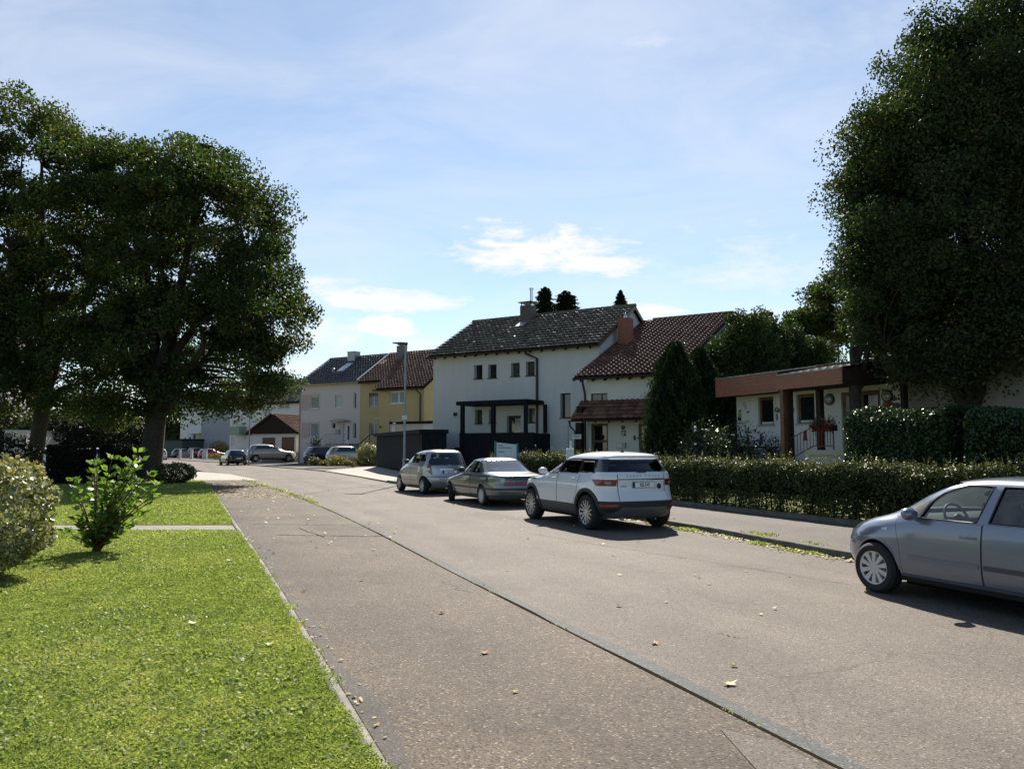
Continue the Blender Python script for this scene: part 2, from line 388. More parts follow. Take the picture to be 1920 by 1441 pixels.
M['tile_brown'] = tilemat('brown clay tiles', [(0, (0.095, 0.043, 0.029)), (0.6, (0.150, 0.068, 0.045)), (1, (0.21, 0.105, 0.07))], 0.68, 0.2, (0.17, 0.12, 0.09), 0.3)
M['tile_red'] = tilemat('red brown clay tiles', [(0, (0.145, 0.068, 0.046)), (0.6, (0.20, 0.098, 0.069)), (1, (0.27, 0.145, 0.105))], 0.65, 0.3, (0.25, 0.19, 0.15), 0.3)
M['tile_anth'] = tilemat('anthracite tiles', [(0, (0.032, 0.035, 0.045)), (1, (0.060, 0.064, 0.075))], 0.4, 0.0)
M['leaf_maple'] = leafmat('maple leaves', [(0, (0.026, 0.042, 0.016)), (0.65, (0.056, 0.080, 0.026)), (0.9, (0.105, 0.108, 0.033)), (1, (0.15, 0.085, 0.028))], 0.36, 0.6, 0.12, (1.0, 1.3, 0.45))
M['leaf_horn'] = leafmat('hornbeam leaves', [(0, (0.028, 0.042, 0.019)), (0.75, (0.051, 0.070, 0.028)), (0.95, (0.082, 0.088, 0.032)), (1, (0.12, 0.085, 0.03))], 0.28, 0.6, 0.1, (1.0, 1.3, 0.45))
M['leaf_thuja'] = leafmat('thuja sprays', [(0, (0.010, 0.022, 0.009)), (1, (0.030, 0.052, 0.018))], 0.12, 0.6, 0.15)
M['leaf_cyp'] = leafmat('cypress sprays', [(0, (0.022, 0.045, 0.013)), (1, (0.070, 0.105, 0.024))], 0.18, 0.6, 0.2)
M['leaf_fir'] = leafmat('fir needles', [(0, (0.010, 0.016, 0.009)), (1, (0.026, 0.036, 0.018))], 0.05, 0.7, 0.1)
M['leaf_hedge'] = leafmat('hedge leaves', [(0, (0.022, 0.038, 0.010)), (0.7, (0.062, 0.085, 0.022)), (1, (0.22, 0.205, 0.085))], 0.22, 0.5, 0.3)  # pale end of the ramp raised for the sunlit hedge top
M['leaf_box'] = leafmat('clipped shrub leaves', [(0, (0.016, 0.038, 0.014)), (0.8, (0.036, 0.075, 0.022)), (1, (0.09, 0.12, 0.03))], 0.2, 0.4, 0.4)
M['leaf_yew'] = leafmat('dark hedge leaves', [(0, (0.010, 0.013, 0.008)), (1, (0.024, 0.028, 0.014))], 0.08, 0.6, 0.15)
M['leaf_pale'] = leafmat('variegated leaves', [(0, (0.07, 0.088, 0.028)), (0.45, (0.20, 0.215, 0.09)), (0.8, (0.45, 0.45, 0.30)), (0.95, (0.38, 0.34, 0.08)), (1, (0.36, 0.20, 0.05))], 0.25, 0.38, 0.5)
M['leaf_sap'] = leafmat('young leaves', [(0, (0.07, 0.14, 0.03)), (1, (0.18, 0.29, 0.07))], 0.5, 0.4, 0.4, (1.3, 1.3, 0.5))
M['leaf_yel'] = leafmat('yellow green bush leaves', [(0, (0.06, 0.075, 0.02)), (0.6, (0.16, 0.15, 0.035)), (1, (0.32, 0.24, 0.04))], 0.3)
M['leaf_rose'] = leafmat('rose leaves', [(0, (0.016, 0.032, 0.012)), (0.85, (0.045, 0.07, 0.025)), (1, (0.22, 0.20, 0.13))], 0.2, 0.35, 0.5)
M['fallen'] = leafmat('fallen leaves', [(0, (0.20, 0.12, 0.03)), (0.5, (0.42, 0.31, 0.08)), (1, (0.50, 0.43, 0.22))], 0.1, 0.6, 0.2)
M['fallen_or'] = plain('orange dead leaf', (0.42, 0.15, 0.035), 0.6)
M['fallen_ye'] = plain('pale yellow leaf', (0.55, 0.46, 0.16), 0.6)
M['grass'] = leafmat('grass blades', [(0, (0.115, 0.165, 0.042)), (0.5, (0.225, 0.295, 0.084)), (0.82, (0.32, 0.375, 0.13)), (0.94, (0.36, 0.32, 0.15)), (1, (0.55, 0.55, 0.46))], 0.48, 0.5, 0.25, (1.4, 1.35, 0.8))
M['flower_red'] = plain('red petals', (0.20, 0.012, 0.018), 0.6)
M['flower_yel'] = plain('yellow petals', (0.62, 0.38, 0.03), 0.6)
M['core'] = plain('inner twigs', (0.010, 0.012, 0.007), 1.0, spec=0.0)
M['rubber'] = plain('tyre rubber', (0.012, 0.012, 0.012), 0.8, bump=0.1)
M['black_plastic'] = plain('black plastic', (0.018, 0.018, 0.019), 0.6)
M['grey_plastic'] = plain('grey plastic', (0.055, 0.058, 0.062), 0.55)
M['gloss_black'] = paint('gloss black', (0.008, 0.008, 0.009), 0.0, 0.15)
M['alloy'] = plain('alloy', (0.55, 0.55, 0.56), 0.3, 0.85)
M['hubcap'] = plain('silver hubcap', (0.52, 0.52, 0.52), 0.38, 0.4)
M['well'] = plain('wheel well', (0.006, 0.006, 0.006), 1.0, spec=0.0)
M['chrome'] = plain('chrome', (0.8, 0.8, 0.8), 0.12, 1.0)
M['lamp_red'] = paint('red lamp glass', (0.22, 0.006, 0.008), 0.0, 0.2)
M['lamp_clear'] = paint('clear lamp glass', (0.42, 0.42, 0.43), 0.3, 0.15)
M['lamp_dark'] = paint('smoked red lamp glass', (0.16, 0.006, 0.008), 0.0, 0.2)
M['plate'] = plain('plate white', (0.78, 0.78, 0.76), 0.4)
M['plate_blue'] = plain('plate blue', (0.01, 0.03, 0.30), 0.4)
M['ink'] = plain('black lettering', (0.01, 0.01, 0.012), 0.5)
M['car_glass'] = glassmat('car glass', (0.66, 0.76, 0.73), refl=1.6)
M['car_glass_dark'] = glassmat('privacy glass', (0.10, 0.11, 0.115))
M['seat'] = plain('seat cloth', (0.030, 0.032, 0.035), 0.9)
M['dash'] = plain('dashboard', (0.055, 0.057, 0.06), 0.7)
M['teal'] = plain('teal post', (0.02, 0.16, 0.19), 0.5)
M['sign_white'] = plain('white sign', (0.66, 0.68, 0.68), 0.5)
# ------------------------------------------------------------ ground, road, footways, lawn
def lawn_mat(name):
    m, nt, b = mat(name); N, L = nt.nodes, nt.links
    tc = N.new('ShaderNodeTexCoord')
    n1 = N.new('ShaderNodeTexNoise'); n1.inputs['Scale'].default_value = 0.7; n1.inputs['Detail'].default_value = 8; n1.inputs['Roughness'].default_value = 0.7
    n2 = N.new('ShaderNodeTexNoise'); n2.inputs['Scale'].default_value = 45; n2.inputs['Detail'].default_value = 4
    L.new(tc.outputs['Object'], n1.inputs['Vector']); L.new(tc.outputs['Object'], n2.inputs['Vector'])
    r1 = N.new('ShaderNodeValToRGB'); e = r1.color_ramp.elements
    e[0].position = 0.32; e[0].color = (0.19, 0.175, 0.065, 1); e[1].position = 0.62; e[1].color = (0.165, 0.215, 0.050, 1)
    L.new(n1.outputs['Fac'], r1.inputs[0])
    mr = N.new('ShaderNodeMapRange'); mr.inputs['From Min'].default_value = 0.3; mr.inputs['From Max'].default_value = 0.7
    mr.inputs['To Min'].default_value = 0.45; mr.inputs['To Max'].default_value = 1.35; L.new(n2.outputs['Fac'], mr.inputs[0])
    mu = N.new('ShaderNodeVectorMath'); mu.operation = 'SCALE'; L.new(r1.outputs[0], mu.inputs[0]); L.new(mr.outputs[0], mu.inputs['Scale'])
    L.new(mu.outputs[0], b.inputs['Base Color']); b.inputs['Roughness'].default_value = 0.9; b.inputs['Specular IOR Level'].default_value = 0.15
    bp = N.new('ShaderNodeBump'); bp.inputs['Strength'].default_value = 0.8; bp.inputs['Distance'].default_value = 0.03
    L.new(n2.outputs['Fac'], bp.inputs['Height']); L.new(bp.outputs[0], b.inputs['Normal']); return m
M['lawn'] = lawn_mat('mown lawn')

def resample(pts, step=0.6):
    P = np.array([(p[0], p[1]) for p in pts], float)
    # centripetal-ish smoothing: Catmull-Rom through the points
    out = []
    Q = np.vstack([2 * P[0] - P[1], P, 2 * P[-1] - P[-2]])
    for i in range(1, len(Q) - 2):
        n = max(2, int(np.linalg.norm(Q[i + 1] - Q[i]) / step))
        for k in range(n):
            t = k / n; a, b, c, d = Q[i - 1], Q[i], Q[i + 1], Q[i + 2]
            out.append(0.5 * (2 * b + (c - a) * t + (2 * a - 5 * b + 4 * c - d) * t * t + (3 * b - a - 3 * c + d) * t ** 3))
    out.append(P[-1]); return np.array(out)
def nrm(P):
    T = np.gradient(P, axis=0); T /= np.linalg.norm(T, axis=1)[:, None]
    return np.stack([T[:, 1], -T[:, 0]], 1)          # to the right of travel
LE = resample([(3.7, -6.5), (-1.09, 5.17), (-3.53, 11.07), (-5.8, 16.4), (-11.8, 30.5), (-15.6, 39.0)])      # lawn edge
GL = resample([(5.9, -6.5), (1.21, 5.29), (-.54, 9.7), (-4.2, 19), (-8.15, 28), (-10.6, 33), (-15.3, 42.5), (-18.7, 48), (-25.3, 60), (-36, 77), (-62, 108), (-120, 150)])
KR = resample([(11.2, -6.5), (5.0, 11.57), (3.31, 16.5), (-1.1, 26.2), (-5.57, 36), (-12.65, 52.9), (-21, 67), (-30, 82), (-44, 103), (-66, 130), (-125, 178)])
def interp_at_y(P, y): return float(np.interp(y, P[:, 1], P[:, 0]))

def sheet(name, left, right, z, m, n=None, zr=None):
    """strip between two polylines, both resampled to n points by length"""
    def rs(P, n):
        d = np.r_[0, np.cumsum(np.linalg.norm(np.diff(P, axis=0), axis=1))]; t = np.linspace(0, d[-1], n)
        return np.stack([np.interp(t, d, P[:, 0]), np.interp(t, d, P[:, 1])], 1)
    n = n or 160; A, B = rs(left, n), rs(right, n)
    V = [(p[0], p[1], z) for p in A] + [(p[0], p[1], z if zr is None else zr) for p in B]
    Q = [(i, n + i, n + i + 1, i + 1) for i in range(n - 1)]
    return npobj(name, npmesh(name, V, Q, m))
def cut(P, y0, y1):
    m = (P[:, 1] >= y0 - 1e-6) & (P[:, 1] <= y1 + 1e-6); return P[m]

g = MB(); g.quad((-900, -300, -0.03), (900, -300, -0.03), (900, 1500, -0.03), (-900, 1500, -0.03))
struct(g.make('ground', M['lawn']))
struct(sheet('road', GL, KR, 0.0, M['asphalt'], 220))
GLn = nrm(GL)
near = GL[:, 1] < 62
struct(sheet('gutter', GL[near], (GL + GLn * (0.11 + 0.10 * np.clip((20 - GL[:, 1]) / 25, 0, 1) + .02 * np.sin(GL[:, 1] * 1.3) + .015 * np.sin(GL[:, 1] * 4.1) + np.random.default_rng(77).normal(0, .014, len(GL)))[:, None])[near], 0.004, M['gutter'], 200))
# crooked open joint between footway and gutter: a dark strip with a wandering width
rng = np.random.default_rng(3)
w = 0.012 + 0.034 * np.abs(np.convolve(rng.normal(0, 1, near.sum()), np.ones(3) / 3, 'same'))
struct(sheet('joint', (GL - GLn * 0.006)[near], GL[near] + GLn[near] * w[:, None], 0.009, M['crack'], int(near.sum())))
def seam(name, p, q, wd, mt, z=0.004, jit=0.012, n=40):
    p, q = np.array(p, float), np.array(q, float); t = np.linspace(0, 1, n)[:, None]; P = p + (q - p) * t
    d = (q - p) / np.linalg.norm(q - p); nn = np.array([d[1], -d[0]])
    j = np.cumsum(rng.normal(0, jit, n)); j -= np.linspace(j[0], j[-1], n); P = P + nn * j[:, None]
    ww = wd * (0.5 + rng.random(n))[:, None]
    return struct(sheet(name, P - nn * ww / 2, P + nn * ww / 2, z, mt, n))
footL = cut(LE, -6.5, 39.0); footR = cut(GL, -6.5, 42.2)
struct(sheet('footway', footL, footR, 0.006, M['footway'], 150))
# cross joints and cracks in footway and road
def onlawn(y): return (interp_at_y(LE, y), y)
for a, b, wd in [((520, 1003), (716, 1006), 0.03), ((470, 983), (655, 985), 0.02), ((560, 990), (608, 1008), 0.015)]:
    pa, pb = gnd(*a), gnd(*b); seam('footway_joint', pa[:2], pb[:2], wd, M['crack'], 0.012, 0.006)
for a, b, wd in [((568, 926), (735, 906), 0.05), ((450, 888), (555, 882), 0.05), ((480, 899), (600, 895), 0.04), ((828, 1091), (880, 1112), 0.012), ((1368, 1182), (1400, 1196), 0.012), ((1000, 1000), (1590, 1095), 0.012)]:
    pa, pb = gnd(*a), gnd(*b); seam('road_crack', pa[:2], pb[:2], wd, M['gutter'], 0.010, 0.02)
# dirt gathered along the lawn edge of the footway
LEn = nrm(LE); k = LE[:, 1] < 36
ww = 0.06 + 0.22 * np.abs(np.convolve(rng.normal(0, 1, k.sum()), np.ones(3) / 3, 'same'))
M['dirt'] = asphalt('dirty footway edge', (0.035, 0.030, 0.027), (0.085, 0.074, 0.066), (0.22, 0.2, 0.17), 0.8)
struct(sheet('footway_edge', (LE + LEn * 0.03)[k], LE[k] + LEn[k] * ww[:, None], 0.010, M['dirt'], int(k.sum())))
# repair patch at the bottom of the picture
pp = [gnd(1350, 1368), gnd(1460, 1395), gnd(1590, 1470), gnd(1440, 1470)]
q = MB(); q.quad(*[(p.x, p.y, 0.011) for p in pp]); struct(q.make('footway_patch', M['asphalt']))

# concrete edging of the lawn, the lawn and its narrow path
def strip_box(name, P, off0, off1, z0, z1, m, nn):
    A, B = P + nn * off0, P + nn * off1; n = len(P)
    V = [(p[0], p[1], z0) for p in A] + [(p[0], p[1], z1) for p in A] + [(p[0], p[1], z1) for p in B] + [(p[0], p[1], z0) for p in B]
    Q = []
    for i in range(n - 1):
        for r in range(3): Q.append((r * n + i, r * n + i + 1, (r + 1) * n + i + 1, (r + 1) * n + i))
    return npobj(name, npmesh(name, V, Q, m))
struct(strip_box('lawn_edging', LE, -0.075, 0.0, -0.02, 0.045, M['kerb'], LEn))
p0, p1 = gnd(445, 988), gnd(445, 996)
PATH_Y0, PATH_Y1 = p1.y - 0.1, p0.y + 0.15
def lawn_sheet(name, y0, y1, x_left):
    E = cut(LE, y0, y1); E = np.vstack([[interp_at_y(LE, y0), y0], E, [interp_at_y(LE, y1), y1]]); E = E - np.array([0.075, 0.0])
    Lf = np.stack([np.full(len(E), x_left), E[:, 1]], 1)
    return sheet(name, Lf, E, 0.035, M['lawn'], 60)
struct(lawn_sheet('lawn', -6.4, PATH_Y0, -30)); struct(lawn_sheet('lawn', PATH_Y1, 38.9, -75))
q = MB(); q.quad((-40, PATH_Y0, 0.028), (interp_at_y(LE, PATH_Y0) - .08, PATH_Y0, 0.028), (interp_at_y(LE, PATH_Y1) - .08, PATH_Y1, 0.028), (-40, PATH_Y1, 0.028))
struct(q.make('path', plain('old path slabs', (.235, .215, .18), .95, var=.3, scale=3, bump=.3)))
q = MB(); q.quad((-16.8, 39.02, 0.02), (-12.7, 39.02, 0.02), (-17.5, 48, 0.02), (-22.5, 54, 0.02), (-27, 54, 0.02))
struct(q.make('driveway', M['concrete']))
q = MB(); q.quad((-90, 54.2, 0.0), (-21.5, 54.2, 0.0), (-36, 78, 0.0), (-130, 100, 0.0)); struct(q.make('parking_area', M['footway_r']))

# right-hand kerb, footway, plots
KRn = nrm(KR); kk = KR[:, 1] < 37
struct(strip_box('kerb', KR[kk], 0.0, 0.13, -0.02, 0.105, M['kerb_dark'], KRn[kk]))
kk2 = KR[:, 1] >= 36.9
struct(strip_box('kerb', KR[kk2], 0.0, 0.13, -0.02, 0.055, M['kerb_dark'], KRn[kk2]))
H0, HD = np.array([6.86, 15.9]), np.array([-0.3835, 0.9236]); HNm = np.array([0.9236, 0.3835])     # hedge line, its direction, away from the road
def hedge_pt(t, off=0.0): return H0 + HD * t + HNm * off
hl = np.array([hedge_pt(t) for t in np.linspace(-30, 23.5, 70)])
struct(sheet('footway', cut(KR, -6.4, 37) + cut(KRn * 0, -99, 99)[:len(cut(KR, -6.4, 37))] + np.array([0.13, 0.03]), hl, 0.095, M['footway_r'], 110, 0.10))
# plots behind the footway rise gently towards the houses
def plot_sheet(name, pts, m):
    b_ = MB(); b_.quad(*pts); return struct(b_.make(name, m))
a0, a1 = hedge_pt(-30, .02), hedge_pt(23.5, .02)
plot_sheet('garden', [(a0[0], a0[1], .11), (a0[0] + 60, a0[1] + 25, .11), (70, 60, 0.5), (9, 60, 0.5), (a1[0] + 5, a1[1] + 5, .34), (a1[0], a1[1], .11)], M['lawn'])
dA = [KR[np.argmin(abs(KR[:, 1] - y))] for y in (37.0, 54.0, 66.0)]
plot_sheet('driveway', [(dA[0][0] + .14, 37.0, .057), (-1.9, 37.6, .07), (-2.2, 42.3, .30), (-10.2, 55.5, .30), (dA[1][0] + .16, 54.0, .057)], M['concrete'])
plot_sheet('forecourt', [(dA[1][0] + .16, 54.1, .055), (-9.8, 55.6, .29), (-4.9, 49, .31), (3, 62, .32), (-20, 84, .22), (-30, 92, .1), (dA[2][0] - 14, 88, .056), (dA[2][0] + .16, 66, .056)], M['footway_r'])
plot_sheet('garden', [(-2.0, 37.8, .09), (0, 37, .2), (12, 34, .45), (14, 50, .5), (-4.9, 50, .32), (-2.4, 42.4, .29)], M['lawn'])
plot_sheet('forecourt', [(dA[2][0] - 14.2, 88.2, .054), (-30, 92.3, .1), (-10, 120, .2), (-90, 175, .1), (-60, 126, .05)], M['footway_r'])
# low mossy edging under the hedge
hs = np.array([hedge_pt(t) for t in np.linspace(-14, 22.2, 60)])
struct(strip_box('hedge_edging', hs, -0.10, 0.03, 0.0, 0.20, M['kerb_dark'], np.tile(HNm, (60, 1))))

# ---- grass blades
def grass(name, region, n, hmin, hmax, wk, seed, label):
    r = np.random.default_rng(seed); X, Y, Z = region(n, r); n = len(X)
    a = r.random(n) * 2 * math.pi; d = np.hypot(X, Y)
    w = (0.0026 + 0.00055 * d) * wk * (0.7 + 0.6 * r.random(n)); h = (hmin + (hmax - hmin) * r.random(n)) * (0.75 + .02 * d)
    patch = .6 * np.sin(X * 1.7 + 1.3 * np.sin(Y * 1.1)) * np.sin(Y * 1.5 + np.sin(X * 2.3)) + .5 * np.sin(X * 5.3 + 2 * np.sin(Y * 3.7)) * np.sin(Y * 4.9 + 2 * np.sin(X * 6.1)) + .5 * np.sin(X * 13 + 2 * np.sin(Y * 9)) * np.sin(Y * 12 + 2 * np.sin(X * 11))
    h *= 1 + 0.35 * patch
    lean = h * (0.35 + 0.9 * r.random(n)); b = r.random(n) * 2 * math.pi
    c, s_ = np.cos(a) * w, np.sin(a) * w
    base = np.stack([X, Y, Z], 1)
    v0 = base + np.stack([-c, -s_, 0 * c], 1); v1 = base + np.stack([c, s_, 0 * c], 1)
    mid = base + np.stack([np.cos(b) * lean * .3, np.sin(b) * lean * .3, h * .7], 1)
    v2 = mid + np.stack([c, s_, 0 * c], 1) * .8; v3 = base + np.stack([np.cos(b) * lean, np.sin(b) * lean, h], 1)
    V = np.stack([v0, v1, v2, v3], 1).reshape(-1, 3); Q = np.arange(4 * n).reshape(n, 4)
    tint = np.clip(0.48 + 0.24 * patch + r.normal(0, 0.18, n), 0, 0.93); tint[r.random(n) < 0.018] = 1.0
    o = npobj(name, npmesh(name, V, Q, M['grass'], tint)); return stuff(o, label, 'grass')
ley, lex = LE[:, 1], LE[:, 0]
def lawn_region(y0, y1, xl, p):
    def f(n, r):
        u = r.random(n); Y = y0 * (y1 / y0) ** (u ** p); X = Y * (-0.69) + r.random(n) * 0 ; xr = np.interp(Y, ley, lex) - 0.06
        X = np.maximum(-0.70 * Y, xl) + r.random(n) * (xr + np.abs(r.normal(0, .03, n)) * (1 + np.sin(Y * 5.3) * np.sin(Y * 2.1)) - np.maximum(-0.70 * Y, xl))
        k = (Y < PATH_Y0 - .02) | (Y > PATH_Y1 + .02); X, Y = X[k], Y[k]
        return X, Y, np.full(len(X), 0.033)
    return f
grass('grass', lawn_region(3.6, 13.5, -30, 1.0), 380000, 0.012, 0.032, 1.0, 11, 'short mown green lawn grass beside the near footway')
grass('grass', lawn_region(13.5, 38, -40, 0.9), 170000, 0.014, 0.034, 1.0, 12, 'mown lawn grass beyond the narrow path under the left trees')
def strip_region(P, Pn, y0, y1, o0, o1, z, gate):
    def f(n, r):
        Y = y0 + (y1 - y0) * r.random(n); X = np.interp(Y, P[:, 1], P[:, 0]) + o0 + (o1 - o0) * np.abs(r.normal(0, .45, n))
        k = gate(Y, r); return X[k], Y[k], np.full(k.sum(), z)
    return f
clump = lambda f, th: (lambda Y, r: (np.sin(Y * f) + np.sin(Y * f * 2.7 + 1) + r.normal(0, .5, len(Y))) > th)
grass('weeds', strip_region(KR, KRn, 8.5, 17.3, -0.02, -0.30, 0.0, clump(2.1, 0.7)), 7000, 0.015, 0.045, 1.3, 13, 'green weeds in the gutter along the dark kerb')
grass('weeds', strip_region(KR, KRn, 8.5, 17.3, 0.15, 0.5, 0.095, clump(1.5, 1.15)), 3500, 0.012, 0.035, 1.2, 14, 'grass tufts on the far footway behind the dark kerb')
grass('weeds', strip_region(GL, GLn, 22, 40, 0.0, 0.22, 0.004, clump(1.9, 0.5)), 5000, 0.015, 0.04, 1.0, 15, 'yellow green weeds in the gutter joint further up the road')
grass('weeds', strip_region(GL, GLn, 4.6, 22, 0.0, 0.03, 0.004, clump(2.9, 1.2)), 1500, 0.01, 0.025, 1.0, 16, 'small weeds in the open joint beside the gutter strip')

# ---- fallen leaves
def litter(name, X, Y, Z, size, seed, label):
    r = np.random.default_rng(seed); n = len(X); a = r.random(n) * 6.283; s_ = size * (0.6 + 0.7 * r.random(n))
    V = np.zeros((n, 4, 3)); t = np.array([(1, 0), (0, .7), (-1, 0), (0, -.7)])
    for i in range(4):
        V[:, i, 0] = X + (np.cos(a) * t[i, 0] - np.sin(a) * t[i, 1]) * s_; V[:, i, 1] = Y + (np.sin(a) * t[i, 0] + np.cos(a) * t[i, 1]) * s_
        V[:, i, 2] = Z + 0.008 + r.random(n) * s_ * 0.7
    o = npobj(name, npmesh(name, V.reshape(-1, 3), np.arange(4 * n).reshape(n, 4), M['fallen'], r.random(n)))
    return stuff(o, label, 'leaves')
r = np.random.default_rng(21)
Y = np.r_[25 + np.abs(r.normal(0, 7, 1100)), 12 + 16 * r.random(110), 7 + 6 * r.random(6)]; Y = Y[Y < 42]
xl, xr = np.interp(Y, ley, lex), np.interp(Y, GL[:, 1], GL[:, 0]); X = xl + (xr - xl) * (r.random(len(Y)) * 1.25 - 0.05)
litter('leaf_litter', X, Y, np.full(len(X), .004), .036, 22, 'yellow fallen leaves scattered over the near footway')
Y = 7 + 40 * r.random(190); xl, xr = np.interp(Y, GL[:, 1], GL[:, 0]), np.interp(Y, KR[:, 1], KR[:, 0]); X = xl + (xr - xl) * r.random(190)
litter('leaf_litter', X, Y, np.full(len(X), 0.0), .03, 23, 'dry fallen leaves scattered over the carriageway')
Y = 7 + 11 * r.random(1000); X = np.interp(Y, KR[:, 1], KR[:, 0]) - np.abs(r.normal(0, .16, 1000)) - .02
litter('leaf_litter', X, Y, np.full(1000, 0.0), .03, 24, 'dry leaves gathered in the gutter against the dark kerb')
Y = 20 + 16 * r.random(500); X = np.interp(Y, ley, lex) - r.random(500) * 8 - .1
litter('leaf_litter', X, Y, np.full(500, 0.05), .04, 25, 'yellow leaves lying on the shaded lawn under the trees')
Y = 4.5 + 12 * r.random(150); X = np.interp(Y, ley, lex) + np.abs(r.normal(0, .07, 150)) + .01
litter('leaf_litter', X, Y, np.full(150, 0.006), .017, 26, 'dead leaves in the dirt along the lawn edging')
def dead_leaf(u, v, z, size, m, label, rot):
    p = gnd(u, v, z); b = MB(); pts = []
    for i in range(10):
        a = 2 * math.pi * i / 10; rr = size * (1.0 if i % 2 == 0 else 0.5) * (1.15 if i == 0 else 1)
        pts.append((rr * math.cos(a), rr * math.sin(a) * .8, 0.012 + 0.35 * size * (0.5 + .5 * math.cos(2 * a + rot)) * (1 if i % 2 == 0 else .4)))
    c = (0, 0, 0.006)
    for i in range(10): b.quad(c, pts[i], pts[(i + 1) % 10])
    o = b.make('fallen_leaf', m, loc=p); o.rotation_euler = (0, 0, rot); tag(o, label, 'leaf', 'single fallen leaves')
for a in [(1368, 1284, 0, .062, M['fallen_ye'], 'pale yellow star shaped leaf lying alone on the near carriageway', .4),
          (1228, 1207, 0, .05, M['fallen_or'], 'orange leaf on the carriageway right of the gutter strip', 1.4),
          (909, 1225, .006, .05, M['fallen_or'], 'orange curled leaf in the middle of the near footway', .9),
          (828, 1150, .006, .045, M['fallen_or'], 'small orange leaf on the footway left of the gutter strip', 2.2),
          (363, 1169, .06, .06, M['fallen_ye'], 'pale pinkish leaf lying on the sunny lawn', .2),
          (505, 1209, .06, .05, M['fallen_ye'], 'tan leaf on the lawn near the concrete edging', 1.1),
          (1376, 1249, 0, .04, M['fallen_ye'], 'small pale leaf just above the star shaped yellow leaf', 2.6),
          (966, 1298, .006, .03, M['fallen_ye'], 'tiny whitish leaf on the foreground footway', .7),
          (431, 1051, .06, .06, M['fallen_or'], 'rusty leaf standing in the lawn grass right of the sapling', .5)]: dead_leaf(*a)
def clover():
    """patches of small pale clover leaves and bare thatch in the lawn"""
    r = np.random.default_rng(31); X, Y, s_ = [], [], []
    for k in range(170):
        y = 4.2 * (16 / 4.2) ** r.random(); xr = np.interp(y, ley, lex) - .15; x = max(-.68 * y, -9) + r.random() * (xr - max(-.68 * y, -9)); n = int(10 + 40 * r.random()); q = .08 + .16 * r.random()
        X.append(x + r.normal(0, q, n)); Y.append(y + r.normal(0, q, n))
    X, Y = np.concatenate(X), np.concatenate(Y); k = (X < np.interp(Y, ley, lex) - .1) & ((Y < PATH_Y0) | (Y > PATH_Y1)); X, Y = X[k], Y[k]; n = len(X)
    a = r.random(n) * 6.283; sz = .008 + .009 * r.random(n); V = np.zeros((n, 4, 3)); t = np.array([(1, 0), (0, .85), (-1, 0), (0, -.85)])
    tilt = r.normal(0, .5, (n, 2))
    for i in range(4):
        dx = (np.cos(a) * t[i, 0] - np.sin(a) * t[i, 1]) * sz; dy = (np.sin(a) * t[i, 0] + np.cos(a) * t[i, 1]) * sz
        V[:, i, 0] = X + dx; V[:, i, 1] = Y + dy; V[:, i, 2] = .058 + dx * tilt[:, 0] + dy * tilt[:, 1]
    o = npobj('clover', npmesh('clover', V.reshape(-1, 3), np.arange(4 * n).reshape(n, 4), M['grass'], np.clip(  .38 + r.normal(0, .17, n), 0, .90))); stuff(o, 'small clover leaves in patches over the sunny lawn', 'clover')
clover()
# ------------------------------------------------------------ vegetation
def leaf_quads(Cn, r, size, aspect=0.6, nrm_bias=None, up=0.0, axis=None, fold=0.12):
    n = len(Cn)
    t = r.normal(0, 1, (n, 3)) if axis is None else axis + r.normal(0, .35, (n, 3))
    t /= np.linalg.norm(t, axis=1)[:, None]
    nv = r.normal(0, 1, (n, 3))
    if nrm_bias is not None: nv = nv * 0.75 + nrm_bias
    nv[:, 2] += up
    s = np.cross(nv, t); s /= (np.linalg.norm(s, axis=1)[:, None] + 1e-9); nn = np.cross(t, s)
    L = (size * (0.7 + 0.6 * r.random(n)))[:, None] if np.isscalar(size) else size[:, None]
    a = Cn - t * L / 2; b = Cn + t * L / 2; m = Cn - t * L * 0.05 + nn * L * fold
    V = np.stack([a, m + s * L * aspect / 2, b, m - s * L * aspect / 2], 1).reshape(-1, 3)
    return V
def leaf_obj(name, Cn, r, size, m, parent, tint=None, **k):
    V = leaf_quads(Cn, r, size, **k); n = len(Cn)
    if tint is None: tint = r.random(n)
    return npobj(name, npmesh(name, V, np.arange(4 * n).reshape(n, 4), m, np.clip(tint, 0, 1)), parent)
def in_env(env, n, r, bias=0.5):
    """random points in a union of ellipsoids, favouring the outer shell"""
    w = np.array([e[3] * e[4] * e[5] for e in env]); w = (w ** 0.8) / (w ** 0.8).sum(); idx = r.choice(len(env), n, p=w)
    d = r.normal(0, 1, (n, 3)); d /= np.linalg.norm(d, axis=1)[:, None]; rad = bias + (1 - bias) * r.random(n) ** 0.6
    E = np.array(env)[idx]; return E[:, :3] + d * rad[:, None] * E[:, 3:6]
def limb_tubes(mb, starts, tips, r, r0, r1, sag=0.1):
    for a, b in zip(starts, tips):
        a, b = Vector(a), Vector(b); L = (b - a).length; pts = []
        j = Vector(r.normal(0, 1, 3)) * L * 0.06
        for k in range(5):
            t = k / 4; p = a.lerp(b, t) + j * math.sin(t * math.pi) + Vector((0, 0, L * sag * math.sin(t * math.pi))); pts.append(p)
        mb.tube(pts, [r0 + (r1 - r0) * k / 4 for k in range(5)], 6, cap=False)
